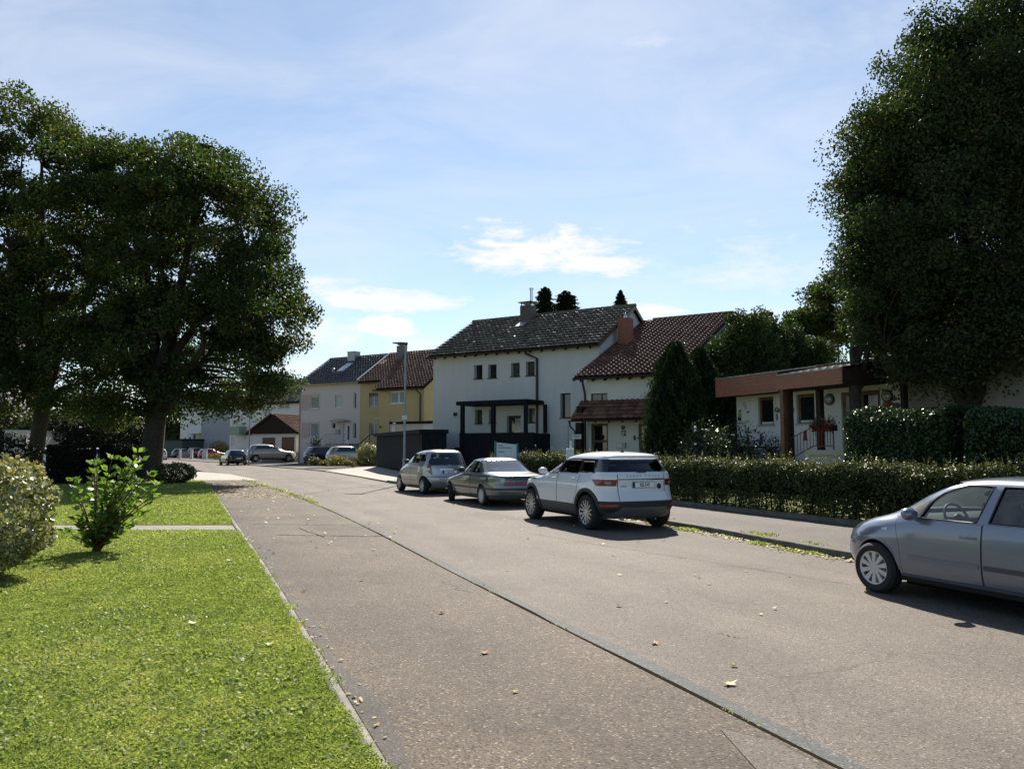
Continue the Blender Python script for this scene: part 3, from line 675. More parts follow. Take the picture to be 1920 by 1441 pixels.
def tree(name, label, base, trunk, tr, env, ncl, per, leaf, m, seed, cr=1.0, bias=0.55, group=None, gap=0.0, limbs=9, flat=0.7, up=0.3, aspect=0.65, lean=(0, 0), tint_sd=0.2, cat='tree', sort=0.5):
    r = np.random.default_rng(seed); t = thing(name, label, cat, base, 0, group)
    cl = in_env(env, ncl, r, bias); cl = cl[cl[:, 2] > 0.6]
    # trunk with root flare, limbs towards the outer clusters, twigs to every cluster
    b = MB(); th = trunk; prof = []
    for k in range(9):
        f = k / 8; prof.append(Vector((lean[0] * f + r.normal(0, .02) * tr, lean[1] * f + r.normal(0, .02) * tr, th * f - (0.1 if k == 0 else 0))))
    b.tube(prof, [tr * (1.45 if k == 0 else 1.12 if k == 1 else 1.0 - .12 * (k / 8)) for k in range(9)], 14)
    top = prof[-1]
    ang = np.arctan2(cl[:, 1], cl[:, 0]); order = np.argsort(ang); nodes = [(top, tr * .8)]
    mains = order[np.linspace(0, len(order) - 1, limbs).astype(int)] if limbs else []
    for i in mains:
        e = Vector(cl[i]); e = top + (e - top) * 0.8; a = prof[6 + int(r.integers(0, 3))]; pts = []; L = (e - a).length
        mid = a.lerp(e, .4) + Vector((0, 0, L * .14))
        for k in range(7):
            f = k / 6; p = a * (1 - f) ** 2 + mid * 2 * f * (1 - f) + e * f * f + Vector(r.normal(0, .02, 3)) * L * (1 if 0 < k < 6 else 0); pts.append(p)
            if k > 1: nodes.append((p, tr * .5 * (1 - .85 * f)))
        b.tube(pts, [tr * (.55 * (1 - f / 6) + .07) for f in range(7)], 8, cap=False)
    zt = max(e[2] + e[5] * .45 for e in env)     # leader
    ld = [top + (Vector((np.mean([e[0] for e in env]), np.mean([e[1] for e in env]), zt)) - top) * f for f in np.linspace(0, 1, 7)]
    b.tube(ld, [tr * (.7 * (1 - k / 6) + .05) for k in range(7)], 8, cap=False)
    nodes += [(p, tr * .3) for p in ld[1:]]
    NP = np.array([tuple(p) for p, _ in nodes]); NR = [q for _, q in nodes]
    for c in cl:
        dd = np.linalg.norm(NP - c, axis=1) + np.maximum(0, NP[:, 2] - c[2]) * .8; k = int(dd.argmin())
        if dd[k] > .25: limb_tubes(b, [NP[k]], [c], r, min(.05 * (tr / .4) + .015, NR[k]), .012, .08)
    b.make('trunk', M['bark'], t, smooth=60)
    # leaves: flattened puffs around every cluster
    k = r.integers(0, len(cl), ncl * per); q = r.normal(0, 1, (ncl * per, 3)); q /= np.linalg.norm(q, axis=1)[:, None]
    cs = cr * (0.6 + 0.8 * r.random(len(cl))); rad = r.random(ncl * per) ** 0.45
    off = q * rad[:, None] * cs[k][:, None]; off[:, 2] *= flat
    P = cl[k] + off; P = P[P[:, 2] > 0.3]; k = k[:len(P)] if len(k) == len(P) else r.integers(0, len(cl), len(P))
    tint = sort + (r.random(len(cl))[k] - .5) * .55 + r.normal(0, tint_sd, len(P))
    leaf_obj('crown', P, r, leaf, m, t, tint, up=up, aspect=aspect)
    return t
def tree_uv(u, v, Y): return pix(u, v, Y)
def ell(base, u, v, Y, rx, rz, ry=None, dy=0):
    p = pix(u, v, Y); return (p.x - base[0], Y + dy - base[1], p.z - base[2], rx, ry or rx, rz)

# left maples
B1 = (-24.8, 40.0, 0.0)
e1 = [ell(B1, 70, 400, 40, 4.8, 5.6, 5.5), ell(B1, -60, 470, 40, 4.5, 6, 5), ell(B1, 120, 560, 40, 3.6, 3.2, 4.5), ell(B1, 40, 260, 40, 2.6, 2.4, 4), ell(B1, 150, 700, 40, 4.0, 2.0, 4), ell(B1, 20, 640, 40, 3.6, 2.2, 4), ell(B1, 130, 755, 40, 2.4, .7, 3), ell(B1, 10, 740, 40, 2.0, .8, 3)]
tree('maple_tree', 'tall dark maple with forked trunk at the left edge of the picture', B1, 4.3, .40, e1, 430, 310, .17, M['leaf_maple'], 31, .95, .5, 'dark maples on the left lawn', flat=.7, lean=(.4, 0))
B2 = (-17.7, 37.8, 0.0)
e2 = [ell(B2, 370, 460, 37.8, 4.6, 5.2, 5.2), ell(B2, 250, 380, 37.8, 3.6, 3.6, 4.5), ell(B2, 440, 420, 37.8, 2.4, 2.9, 3.5), ell(B2, 470, 560, 37.8, 3.0, 3.1, 4), ell(B2, 330, 650, 37.8, 4.6, 2.5, 4.5), ell(B2, 420, 690, 37.8, 3.0, 1.8, 3.5), ell(B2, 510, 610, 37.8, 1.9, 1.6, 2.5), ell(B2, 200, 640, 37.8, 3.2, 2.0, 4), ell(B2, 330, 300, 37.8, 2.2, 1.6, 3), ell(B2, 505, 725, 37.8, 1.0, .8, 1.6), ell(B2, 530, 715, 37.8, .6, .5, 1.2), ell(B2, 440, 745, 37.8, 1.3, .7, 2), ell(B2, 365, 758, 37.8, 1.3, .6, 2), ell(B2, 215, 765, 37.8, 1.7, .6, 2.5), ell(B2, 310, 745, 37.8, 1.4, .6, 2)]
tree('maple_tree', 'broad dark maple nearer the road, its crown leaning over the parked cars', B2, 3.3, .53, e2, 480, 310, .165, M['leaf_maple'], 32, .9, .5, 'dark maples on the left lawn', flat=.7, lean=(.2, 0))

# great dark tree on the right and the trunk beside it
B4 = (12.3, 20.6, 0.2)
e4 = [ell(B4, 1850, 330, 20.6, 3.6, 4.9, 3.6), ell(B4, 1815, 260, 20.6, 2.9, 3.8, 3.2), ell(B4, 1748, 420, 20.6, 2.6, 3.4, 3.2), ell(B4, 1735, 330, 20.6, 2.0, 2.4, 2.5), ell(B4, 1900, 140, 20.6, 2.9, 2.4, 3), ell(B4, 1765, 590, 20.6, 2.3, 1.8, 2.8), ell(B4, 1850, 610, 20.6, 3.0, 1.8, 3), ell(B4, 2000, 400, 20.6, 3.4, 5.4, 3.4), ell(B4, 1980, 640, 20.6, 3, 1.4, 3), ell(B4, 1662, 330, 20.6, 1.15, 1.9, 1.8), ell(B4, 1672, 520, 20.6, 1.2, 1.8, 1.8), ell(B4, 1735, 190, 20.6, 1.2, 1.5, 1.8), ell(B4, 1770, 670, 20.6, 1.0, .65, 1.6), ell(B4, 1850, 685, 20.6, 1.2, .6, 1.6), ell(B4, 1842, 722, 20.6, .7, .5, .9), ell(B4, 1925, 680, 20.6, 1.2, .7, 1.6)]
tree('hornbeam_tree', 'huge dense dark tree filling the right edge above the red boarded building', B4, 2.9, .22, e4, 1050, 330, .098, M['leaf_horn'], 34, .62, .42, 'dark trees before the red boarded building', flat=.85, up=.15, limbs=12, aspect=.6)
B5 = (9.83, 22.0, 0.2)
e5 = [ell(B5, 1662, 470, 22, 1.1, 2.4, 1.3), ell(B5, 1672, 590, 22, 0.85, 1.1, 1.2), ell(B5, 1635, 370, 22, .75, 1.5, 1.2)]
tree('hornbeam_tree', 'slimmer dark tree whose bare trunk stands before the glazed entrance doors', B5, 3.7, .17, e5, 150, 320, .098, M['leaf_horn'], 35, .5, .45, 'dark trees before the red boarded building', flat=.85, up=.15, limbs=6, aspect=.6)

# conifers and garden trees behind the houses
def conifer(label, u, vtop, Y, zbase, w, m, seed, n=5000, group=None, leaf=.32, power=1.0, cat='conifer', name='conifer', rag=.35, droop=-.25, f0=.06):
    r = np.random.default_rng(seed); tp = pix(u, vtop, Y); h = tp.z - zbase; t = thing(name, label, cat, (tp.x, Y, zbase), 0, group)
    b = MB(); b.tube([(0, 0, 0), (0, 0, h * .5), (0, 0, h * .97)], [w * .12, w * .07, .03], 7); 
    P = []; ax = []
    nb = int(n / 45)
    for i in range(nb):
        f = (i + .5) / nb; z = h * (f0 + (.99 - f0) * f); L = w * ((1 - f) ** power) * (1 - rag + 2 * rag * r.random()) * .9 + .12; a = r.random() * 6.283
        d = np.array([math.cos(a), math.sin(a), 0]); k = r.random(45) ** .7
        q = np.outer(k * L, d); q[:, 2] = z + droop * L * k * k + r.normal(0, .08 * w * .3, 45); q[:, :2] += r.normal(0, .10 * L, (45, 2))
        P.append(q); ax.append(np.tile(d + np.array([0, 0, -.1]), (45, 1)))
        b.tube([(0, 0, z), tuple(d * L * .8 + np.array([0, 0, z + droop * L * .6]))], [.03, .01], 4, cap=False)
    b.make('trunk', M['bark'], t)
    leaf_obj('crown', np.concatenate(P), r, leaf, m, t, axis=np.concatenate(ax), aspect=.35)
    return t
conifer('lone little spruce tip standing up above the right end of the ridge', 1163, 542, 85, .3, 2.0, M['leaf_fir'], 43, 9000, 'conifers behind the white house roof', .30, .9, rag=.35, f0=.72)
def column(label, u, vtop, Y, zb, w, m, seed, n, group, leaf=.13, name='thuja', cat='conifer', shape=.45, top=.9):
    """dense upright evergreen: sprays over an uneven flame-shaped surface"""
    r = np.random.default_rng(seed); tp = pix(u, vtop, Y); h = tp.z - zb; t = thing(name, label, cat, (tp.x, Y, zb), 0, group)
    f = r.random(n) ** .9; a = r.random(n) * 6.283
    prof = np.minimum(1, (1 - f) ** shape * 1.15) * np.minimum(1, .75 + f * 2)
    lump = 1 + .20 * np.sin(a * 3 + f * 9) * np.sin(f * 17 + a) + .15 * np.sin(a * 7 - f * 23) + .10 * np.sin(a * 13 + f * 41)
    rad = w * prof * lump * (0.60 + .42 * r.random(n) ** .5 + .14 * (r.random(n) < .12))
    P = np.stack([rad * np.cos(a), rad * np.sin(a), f * h * (1 + .04 * np.sin(a * 5))], 1); d = np.stack([np.cos(a) * .35, np.sin(a) * .35, np.ones(n)], 1)
    leaf_obj('crown', P, r, leaf, m, t, .5 + .5 * (lump - 1) / .26 + r.normal(0, .25, n), axis=d, aspect=.4)
    b = MB(); b.tube([(0, 0, -.1), (0, 0, h * .45), (0, 0, h * .85)], [w * .18, w * .14, .03], 8)
    b.make('trunk', M['bark'], t)
    return t
conifer('dark conifer with a pointed top rising just right of the slate chimney', 1021, 536, 80, .3, 1.75, M['leaf_fir'], 41, 12000, 'conifers behind the white house roof', .34, .5, f0=.68, rag=.45)
conifer('round topped dark conifer beside the pointed one behind the white house roof', 1060, 543, 82, .3, 2.1, M['leaf_fir'], 42, 14000, 'conifers behind the white house roof', .34, .42, f0=.68, rag=.45)
column('tall dark green thuja with a pointed crown beside the twin front doors', 1266, 650, 30.5, .3, 1.25, M['leaf_thuja'], 51, 32000, 'dark thujas before the brown roofed house', .12)
column('second dark thuja, lower and right behind the tallest one', 1312, 660, 31.5, .3, 1.2, M['leaf_thuja'], 52, 26000, 'dark thujas before the brown roofed house', .12)
column('short dark thuja at the foot of the taller pair, by the twin front doors', 1238, 735, 29.8, .3, .62, M['leaf_thuja'], 53, 12000, 'dark thujas before the brown roofed house', .11)
column('low broad dark evergreen filling the gap right of the second thuja', 1352, 708, 30.6, .3, .95, M['leaf_thuja'], 60, 16000, 'dark thujas before the brown roofed house', .12, shape=.4)
def round_tree(name, label, u, Y, lobes, ncl, per, leaf, m, seed, cr, trunk=1.2):
    p = pix(u, 839, Y); base = (p.x, Y, .3); env = [ell(base, a, b_, Y, rx, rz, rx) for a, b_, rx, rz in lobes]
    return tree(name, label, base, trunk, .14, env, ncl, per, leaf, m, seed, cr, .45, 'green garden trees behind the hedge', limbs=5, flat=1.1, up=.1, aspect=.5)
round_tree('cypress', 'bushy mid green garden tree behind the thujas, hiding a tiled roof', 1402, 32.8, [(1402, 650, 1.15, 1.35), (1390, 610, .75, .55), (1418, 612, .6, .6), (1430, 690, 1.2, 1.5), (1375, 690, 1.1, 1.4), (1402, 760, 1.5, 1.6)], 260, 170, .12, M['leaf_cyp'], 54, .38)
round_tree('cypress', 'lower rounded green tree at the left shoulder of the bushy one', 1345, 33.6, [(1345, 690, .8, 1.0), (1352, 660, .45, .5), (1340, 770, 1.0, 1.6)], 110, 170, .12, M['leaf_cyp'], 55, .36)
round_tree('cypress', 'rounded green tree between the bushy one and the flat roof', 1458, 34.0, [(1455, 645, .85, 1.0), (1478, 635, .65, .6), (1440, 630, .6, .6), (1462, 720, 1.0, 1.5)], 130, 170, .12, M['leaf_cyp'], 56, .36)
round_tree('evergreen_shrub', 'bright green rounded shrub showing just above the flat tiled roof', 1520, 33.8, [(1520, 655, .85, .55), (1500, 670, .7, .6), (1545, 665, .7, .5), (1520, 720, 1.3, 1.2)], 130, 170, .12, M['leaf_cyp'], 57, .36)
B6 = (19.5, 48.0, .3); e6 = [ell(B6, 1535, 620, 48, 2.1, 1.9), ell(B6, 1575, 580, 48, 2.2, 2.4), ell(B6, 1600, 640, 48, 2.4, 2.2), ell(B6, 1500, 610, 48, 1.0, .6), ell(B6, 1560, 545, 48, 1.2, .9)]
tree('garden_tree', 'brownish loose tree behind the flat roof at the foot of the huge dark tree', B6, 4.2, .2, e6, 130, 200, .2, M['leaf_maple'], 58, .7, .4, None, limbs=7, sort=.62)
r = np.random.default_rng(59)

# dark row of shrubs and bushes far left
def bush(name, label, loc, rx, ry, h, m, seed, n, leaf, group=None, cat='shrub', lump=.18, shell=.7, core=True, aspect=.6, up=.2, tintfn=None, box=0.0):
    rr = np.random.default_rng(seed); t = thing(name, label, cat, loc, 0, group)
    d = rr.normal(0, 1, (n, 3)); d /= np.linalg.norm(d, axis=1)[:, None]
    if box: d = np.sign(d) * np.abs(d) ** box; d /= np.max([np.linalg.norm(d, axis=1) ** .0 * 1.0], axis=0)[:, None] if False else 1
    a = np.arctan2(d[:, 1], d[:, 0]); lm = 1 + lump * np.sin(3 * a + 4 * d[:, 2]) * np.sin(5 * d[:, 2] + 2 * a + seed) + lump * .5 * np.sin(9 * a - 7 * d[:, 2])
    rad = (shell + (1 - shell) * rr.random(n) ** .5) * lm
    P = np.stack([d[:, 0] * rad * rx, d[:, 1] * rad * ry, h * .5 + d[:, 2] * rad * h * .5], 1); k = P[:, 2] > .02; P, dk = P[k], d[k]
    tint = None if tintfn is None else tintfn(P, dk, rr)
    leaf_obj('foliage', P, rr, leaf, m, t, tint, nrm_bias=dk * .9, up=up, aspect=aspect)
    b = MB()
    for i in range(9):
        g = rr.random() * 6.283; q = .75 * rr.random() ** .5
        b.tube([(0.08 * math.cos(g), .08 * math.sin(g), 0), (rx * q * .5 * math.cos(g), ry * q * .5 * math.sin(g), h * .4), (rx * q * math.cos(g), ry * q * math.sin(g), h * (.85 - .3 * q))], [.03 * h, .02 * h, .006], 5, cap=False)
    b.make('stem', M['twig'], t)
    return t
def pale_tint(P, d, rr):
    z = P[:, 2] / 1.6; base = rr.random(len(P)) * .85; y = (rr.random(len(P)) < .22 * np.clip(z - .75, 0, 1) * 4) & (d[:, 0] > -.6); base[y] = .9 + .1 * rr.random(y.sum()); return base
bush('rounded_shrub', 'big rounded shrub with pale variegated and yellow leaves at the left edge', (-6.88, 9.25, 0.03), 1.22, 1.15, 1.58, M['leaf_pale'], 61, 17000, .062, tintfn=pale_tint, shell=.72, lump=.07, aspect=.75, box=.75)
bush('low_bush', 'small dark round bush at the foot of the broad maple', tuple(gnd(322, 907)), 1.0, .9, .95, M['leaf_hedge'], 62, 5000, .09, lump=.15)
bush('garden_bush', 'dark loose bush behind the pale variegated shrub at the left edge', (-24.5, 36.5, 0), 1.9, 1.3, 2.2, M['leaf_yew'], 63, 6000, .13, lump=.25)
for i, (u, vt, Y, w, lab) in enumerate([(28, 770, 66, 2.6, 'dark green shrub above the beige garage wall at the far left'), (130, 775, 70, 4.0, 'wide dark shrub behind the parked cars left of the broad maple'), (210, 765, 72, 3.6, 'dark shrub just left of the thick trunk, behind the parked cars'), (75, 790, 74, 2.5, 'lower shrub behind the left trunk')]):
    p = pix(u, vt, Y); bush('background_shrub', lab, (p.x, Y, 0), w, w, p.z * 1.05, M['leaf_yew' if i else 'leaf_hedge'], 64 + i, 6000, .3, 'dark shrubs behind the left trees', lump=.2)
def blooms(t, pts, r, m):
    b = MB(); b.ball((0, 0, 0), (r, r, r * .85), 7, 5); me = b.mesh('flower', m)
    for p in pts: o = npobj('flower', me, t); o.location = p
for i, (u, vt, Y, w, lab) in enumerate([(60, 770, 165, 16, 'distant dark tree beyond the cream building at the far left'), (200, 775, 160, 15, 'distant tree behind the parked cars under the maples'), (310, 785, 150, 11, 'distant tree behind the dark green garage'), (400, 740, 150, 9, 'distant tree rising behind the far grey house')]):
    p = pix(u, vt, Y); bush('distant_tree', lab, (p.x, Y, 0), w, w * .5, p.z, M['leaf_maple'], 164 + i, 6000, .8, 'distant trees at the far end of the road', 'tree', lump=.2)
bush('variegated_bush', 'pale cream flowering bush beside the dark timber bin store', (pix(693, 845, 60).x, 60.0, .2), .95, .95, 1.72, M['leaf_pale'], 71, 6000, .11, lump=.2, shell=.5)
for i, (u, v, Y, w, h, mk, lab) in enumerate([(592, 862, 59.5, .62, .62, 'leaf_hedge', 'green leafy plant at the left end of the edged flower bed'), (610, 866, 58.5, .4, .42, 'leaf_yel', 'low yellow green plant in the middle of the edged flower bed'), (632, 862, 58, .72, .75, 'leaf_yel', 'yellow flowering plant in the edged flower bed'), (652, 866, 57.5, .5, .5, 'leaf_yel', 'brownish low plant at the right end of the edged flower bed'), (657, 861, 60, .45, .35, 'leaf_hedge', 'low green tuft behind the brownish bed plant')]):
    p = pix(u, v, Y); t = bush('bed_plant', lab, (p.x, Y, .27), w, w, h, M[mk], 72 + i, 1400, .09, 'plants in the edged flower bed', 'plant', lump=.3, shell=.3)
    if i == 2:
        rr = np.random.default_rng(5); b = MB()
        blooms(t, [(.6 * math.cos(k * 2.4) * math.sqrt(k / 26), .6 * math.sin(k * 2.4) * math.sqrt(k / 26) - .1, h * (.75 + .3 * rr.random())) for k in range(26)], .05, M['flower_yel'])
bush('yellow_bush', 'yellow green bush behind the red car', (pix(413, 835, 121).x, 121.0, 0), 1.7, 1.4, 2.7, M['leaf_yel'], 78, 2500, .18, lump=.25, shell=.4)
bush('wall_plant', 'sparse upright plant against the rosy house wall', (pix(592, 830, 74).x, 74.0, .3), .7, .5, 2.4, M['leaf_hedge'], 79, 500, .2, lump=.3, shell=.2)
for i, (u, v, Y, w, h, n, lab) in enumerate([(1372, 850, 27.2, 1.0, 2.2, 3000, 'rose bush with pale balls as sunlit leaf glints before the left window'), (1318, 850, 26.5, .95, 2.2, 3500, 'dense rose bush against the dark thujas'), (1405, 855, 27.6, .5, 1.7, 700, 'thin rose stems under the left window'), (1448, 850, 26.6, .55, 1.75, 1300, 'leafy rose bush left of the thick double post')]):
    p = pix(u, v, Y); t = bush('rose_bush', lab, (p.x, Y, .35), w, .5, h, M['leaf_rose'], 81 + i, n, .085, 'rose bushes before the white wall', lump=.3, shell=.15)
    rr = np.random.default_rng(90 + i)
    blooms(t, [(w * (rr.random() * 1.6 - .8), -.35 * rr.random(), h * (.45 + .5 * rr.random())) for k in range(5 if i < 2 else 4)], .05, M['sign_white' if i < 2 else 'flower_red'])  # white balls on the first two bushes stand for sunlit leaf glints

# hedges: leaves over an uneven clipped box, dark twigs inside
def hedge(name, label, t0, t1, off0, off1, z0, ztop, m, seed, dens, leaf, group=None, H=hedge_pt, round_=.18, sprigs=0, holes=0.0, endround=(0, 0)):
    rr = np.random.default_rng(seed); t = thing(name, label, 'hedge', (*H(t0, off0), z0), 0, group); o = np.array([*H(t0, off0), z0])
    L, W, h = t1 - t0, off1 - off0, ztop - z0
    A = [L * h, L * h, L * W, W * h, W * h]; A = np.array(A); n = int(A.sum() * dens); k = rr.choice(5, n, p=A / A.sum())
    s, w_, z = rr.random(n) * L, rr.random(n) * W, rr.random(n) * h; dep = np.abs(rr.normal(0, .085, n))
    w_ = np.where(k == 0, dep, np.where(k == 1, W - dep, w_)); z = np.where(k == 2, h - dep, z); s = np.where(k == 3, dep, np.where(k == 4, L - dep, s))
    # round the shoulders
    zz = np.clip((z - (h - round_)) / round_, 0, 1); w_ = w_ + np.where(w_ < W / 2, 1, -1) * zz ** 2 * round_ * .8
    bump = .05 * np.sin(s * 2.3 + seed) + .035 * np.sin(s * 5.1 + z * 4) + .03 * np.sin(s * 9 + w_ * 6); z = z + bump * (z / h); w_ = w_ + bump * .7
    for e, c in zip(endround, (0, L)):
        if e: d = np.clip(1 - np.abs(s - c) / e, 0, 1); z = z * (1 - .55 * d ** 2)
    if holes:
        ho = (np.sin(s * 1.9 + .7) * np.sin(s * 4.3) > .1) & (z < h * .55) & (k == 0) & (rr.random(n) < holes); keep = ~ho; s, w_, z, k = s[keep], w_[keep], z[keep], k[keep]
    base = H(t0, off0); dirv = (H(t0 + 1, off0) - base); nv = (H(t0, off0 + 1) - base)
    def put(s, w_, z): return np.stack([s * dirv[0] + w_ * nv[0], s * dirv[1] + w_ * nv[1], z], 1)
    P = put(s, w_, z); nb = np.zeros_like(P); nb[k == 2, 2] = .8; nb[k == 0] = -np.array([nv[0], nv[1], -.3]) * .7
    tint = rr.random(len(P)) * .8 + .1 * (k == 2); tint[rr.random(len(P)) < .03] = 1  # top face tinted lighter, some of the sunlight is in the colour
    f = leaf_obj('foliage', P, rr, leaf, m, t, tint, nrm_bias=nb, up=.15)
    if sprigs:
        ns = int(L * sprigs); S_, W_ = rr.random(ns) * L, rr.random(ns) * W * .9 + .05; hh = np.abs(rr.normal(0, .10, ns)) + .05; hh[rr.random(ns) < .03] += .18
        Q = []; ax = []
        for a, b_, c in zip(S_, W_, hh):
            q = np.linspace(0, 1, 9); Q.append(np.stack([a + rr.normal(0, .012, 9), b_ + rr.normal(0, .012, 9), h - .04 + q * c + .05 * math.sin(a * 2.3 + seed)], 1))
        Q = np.concatenate(Q)
        for e, c in zip(endround, (0, L)):
            if e: d = np.clip(1 - np.abs(Q[:, 0] - c) / e, 0, 1); Q[:, 2] *= (1 - .55 * d ** 2)
        leaf_obj('shoot', put(Q[:, 0], Q[:, 1], Q[:, 2]), rr, leaf * .8, m, t, .55 + .45 * rr.random(len(Q)), up=.3)  # shoots use the pale tints: sunlit top band put into leaf colour
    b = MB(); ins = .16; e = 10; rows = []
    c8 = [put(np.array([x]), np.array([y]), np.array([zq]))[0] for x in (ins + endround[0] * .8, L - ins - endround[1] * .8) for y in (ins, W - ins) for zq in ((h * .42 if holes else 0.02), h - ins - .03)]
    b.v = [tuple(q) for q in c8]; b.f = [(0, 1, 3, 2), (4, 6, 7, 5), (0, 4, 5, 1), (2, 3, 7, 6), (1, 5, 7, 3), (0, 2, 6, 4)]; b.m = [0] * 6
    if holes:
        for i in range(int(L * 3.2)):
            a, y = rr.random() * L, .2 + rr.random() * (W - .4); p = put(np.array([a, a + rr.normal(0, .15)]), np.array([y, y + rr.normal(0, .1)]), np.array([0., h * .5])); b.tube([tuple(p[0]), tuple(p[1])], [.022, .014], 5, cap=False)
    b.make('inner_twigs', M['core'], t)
    return t
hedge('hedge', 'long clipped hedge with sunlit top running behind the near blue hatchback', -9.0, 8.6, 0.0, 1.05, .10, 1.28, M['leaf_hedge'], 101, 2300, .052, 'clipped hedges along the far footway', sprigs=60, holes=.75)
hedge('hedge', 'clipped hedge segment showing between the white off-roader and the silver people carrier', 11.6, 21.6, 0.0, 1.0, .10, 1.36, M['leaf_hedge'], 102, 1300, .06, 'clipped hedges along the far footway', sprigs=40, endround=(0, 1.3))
bh = pix(1672, 800, 19.2)
def boxframe(px, py): return lambda t, off=0.0: np.array([px, py]) + HD * t + HNm * off
hedge('box_hedge', 'tall block hedge with a sunlit left corner before the entrance doors', 0.0, 2.62, 0, 1.4, .2, 2.52, M['leaf_box'], 103, 1700, .07, 'tall block hedges before the building', H=boxframe(8.82, 15.8), round_=.35)
hedge('box_hedge', 'tall dark block hedge in full shade at the right edge', 0.0, 5.0, 0, 1.4, .2, 2.36, M['leaf_box'], 104, 1400, .07, 'tall block hedges before the building', H=boxframe(10.9, 10.8), round_=.35)
def lh(x0, y0, x1, y1):
    d = np.array([x1 - x0, y1 - y0]); d /= np.linalg.norm(d); n_ = np.array([-d[1], d[0]])
    return lambda t, off=0.0: np.array([x0, y0]) + d * t + n_ * off
a, b_ = gnd(84, 910), gnd(178, 908)
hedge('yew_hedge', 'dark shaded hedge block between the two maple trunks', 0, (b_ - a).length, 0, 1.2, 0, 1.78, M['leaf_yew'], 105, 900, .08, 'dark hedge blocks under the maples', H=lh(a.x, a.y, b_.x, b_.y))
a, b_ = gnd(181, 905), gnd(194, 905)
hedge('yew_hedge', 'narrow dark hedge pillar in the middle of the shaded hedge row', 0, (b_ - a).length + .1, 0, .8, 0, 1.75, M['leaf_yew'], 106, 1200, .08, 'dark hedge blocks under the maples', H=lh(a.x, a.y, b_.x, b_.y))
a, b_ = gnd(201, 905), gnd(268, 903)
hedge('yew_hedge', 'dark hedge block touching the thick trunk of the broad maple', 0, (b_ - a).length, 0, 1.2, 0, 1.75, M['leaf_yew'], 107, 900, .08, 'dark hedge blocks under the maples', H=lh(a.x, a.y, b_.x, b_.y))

# sapling in the foreground lawn
def sapling():
    r = np.random.default_rng(111); b0 = gnd(180, 1034, .03); t = thing('sapling', 'young leafy sapling with reddish stem base standing in the sunny lawn', 'shrub', b0)
    b = MB(); P, A, T, Sz = [], [], [], []
    sc = b0.y / F
    tips = [(75, 182), (55, 160), (10, 160), (-35, 128), (-22, 160), (85, 165), (95, 120), (112, 98), (40, 150), (20, 120), (60, 110), (-10, 95), (30, 80), (70, 85), (-38, 40), (-15, 60), (15, 50), (45, 60), (52, 130), (0, 135), (30, 170), (88, 140), (-28, 145), (5, 30), (62, 48), (20, 145), (48, 105), (66, 128), (-5, 75), (38, 115), (78, 108), (10, 90), (-20, 105), (50, 78), (25, 62), (70, 68), (98, 100), (35, 40), (-8, 48), (45, 165), (60, 150)]
    for du, dv in tips:
        e = Vector((du * sc, r.normal(0, .22), dv * sc)); s0 = Vector((r.normal(0, .03), r.normal(0, .03), .02)); m_ = Vector((e.x * .35, e.y * .4, e.z * .55))
        pts = [s0 * (1 - f) ** 2 + m_ * 2 * f * (1 - f) + e * f * f for f in np.linspace(0, 1, 9)]
        b.tube(pts, [.016 * (1 - k / 9) + .003 for k in range(9)], 5, cap=False)
        for k in range(2, 9):
            for q in range(4 if k < 8 else 7):
                ta = (pts[k] - pts[k - 1]).normalized(); a = r.random() * 6.283; side = Vector((math.cos(a), math.sin(a), -.25 + .5 * (k > 6)))
                L = .095 + .06 * r.random(); d = (ta * .5 + side).normalized(); c = pts[k] + Vector(r.normal(0, .012, 3)) + d * (L * .5 + .02)
                P.append(tuple(c)); A.append(tuple(d)); Sz.append(L); T.append(r.random())
    b.make('stem', plain('reddish bark', (0.10, 0.04, 0.025), .9), t)
    P, A, Sz = np.array(P), np.array(A), np.array(Sz)
    leaf_obj('foliage', P, r, Sz, M['leaf_sap'], t, np.array(T), axis=A * 3, aspect=.50, up=.6, fold=.10)
    q = MB(); rr = np.random.default_rng(4)
    for k in range(40):
        a = rr.random() * 6.28; d = .3 * rr.random() ** .5; q.ball((d * math.cos(a) * 1.6, d * math.sin(a), .01), (.03, .02, .012), 5, 4)
    q.make('mulch', M['soil'], t)
sapling()
# ------------------------------------------------------------ houses
class Frame:
    def __init__(s, ox, oy, oz, ang):
        s.o = (ox, oy, oz); s.ang = ang; s.a = (math.cos(ang), math.sin(ang)); s.b = (-math.sin(ang), math.cos(ang))
    def uv(s, u, v, y=0.0):
        x_, y_ = (u - U0) / F, (V0 - v) / F
        dy = math.cos(PITCH) - math.sin(PITCH) * y_; dz = math.sin(PITCH) + math.cos(PITCH) * y_; dx = x_
        bx, by = s.o[0] + s.b[0] * y, s.o[1] + s.b[1] * y       # o + b*y + a*x = t*(dx,dy)
        det = s.a[0] * -dy + s.a[1] * dx
        t = (s.a[0] * -by + s.a[1] * bx) / det
        x = (-bx * -dy + -by * dx) / det
        return x, CAMZ + t * dz - s.o[2]
    def rect(s, u0, v0, u1, v1, y=0.0):
        xa, za = s.uv(u0, (v0 + v1) / 2, y); xb, zb = s.uv(u1, (v0 + v1) / 2, y)
        um = (u0 + u1) / 2; _, zt = s.uv(um, v0, y); _, zl = s.uv(um, v1, y)
        return xa, xb, zl, zt
    def world(s, x, y, z): return Vector((s.o[0] + s.a[0] * x + s.b[0] * y, s.o[1] + s.a[1] * x + s.b[1] * y, s.o[2] + z))

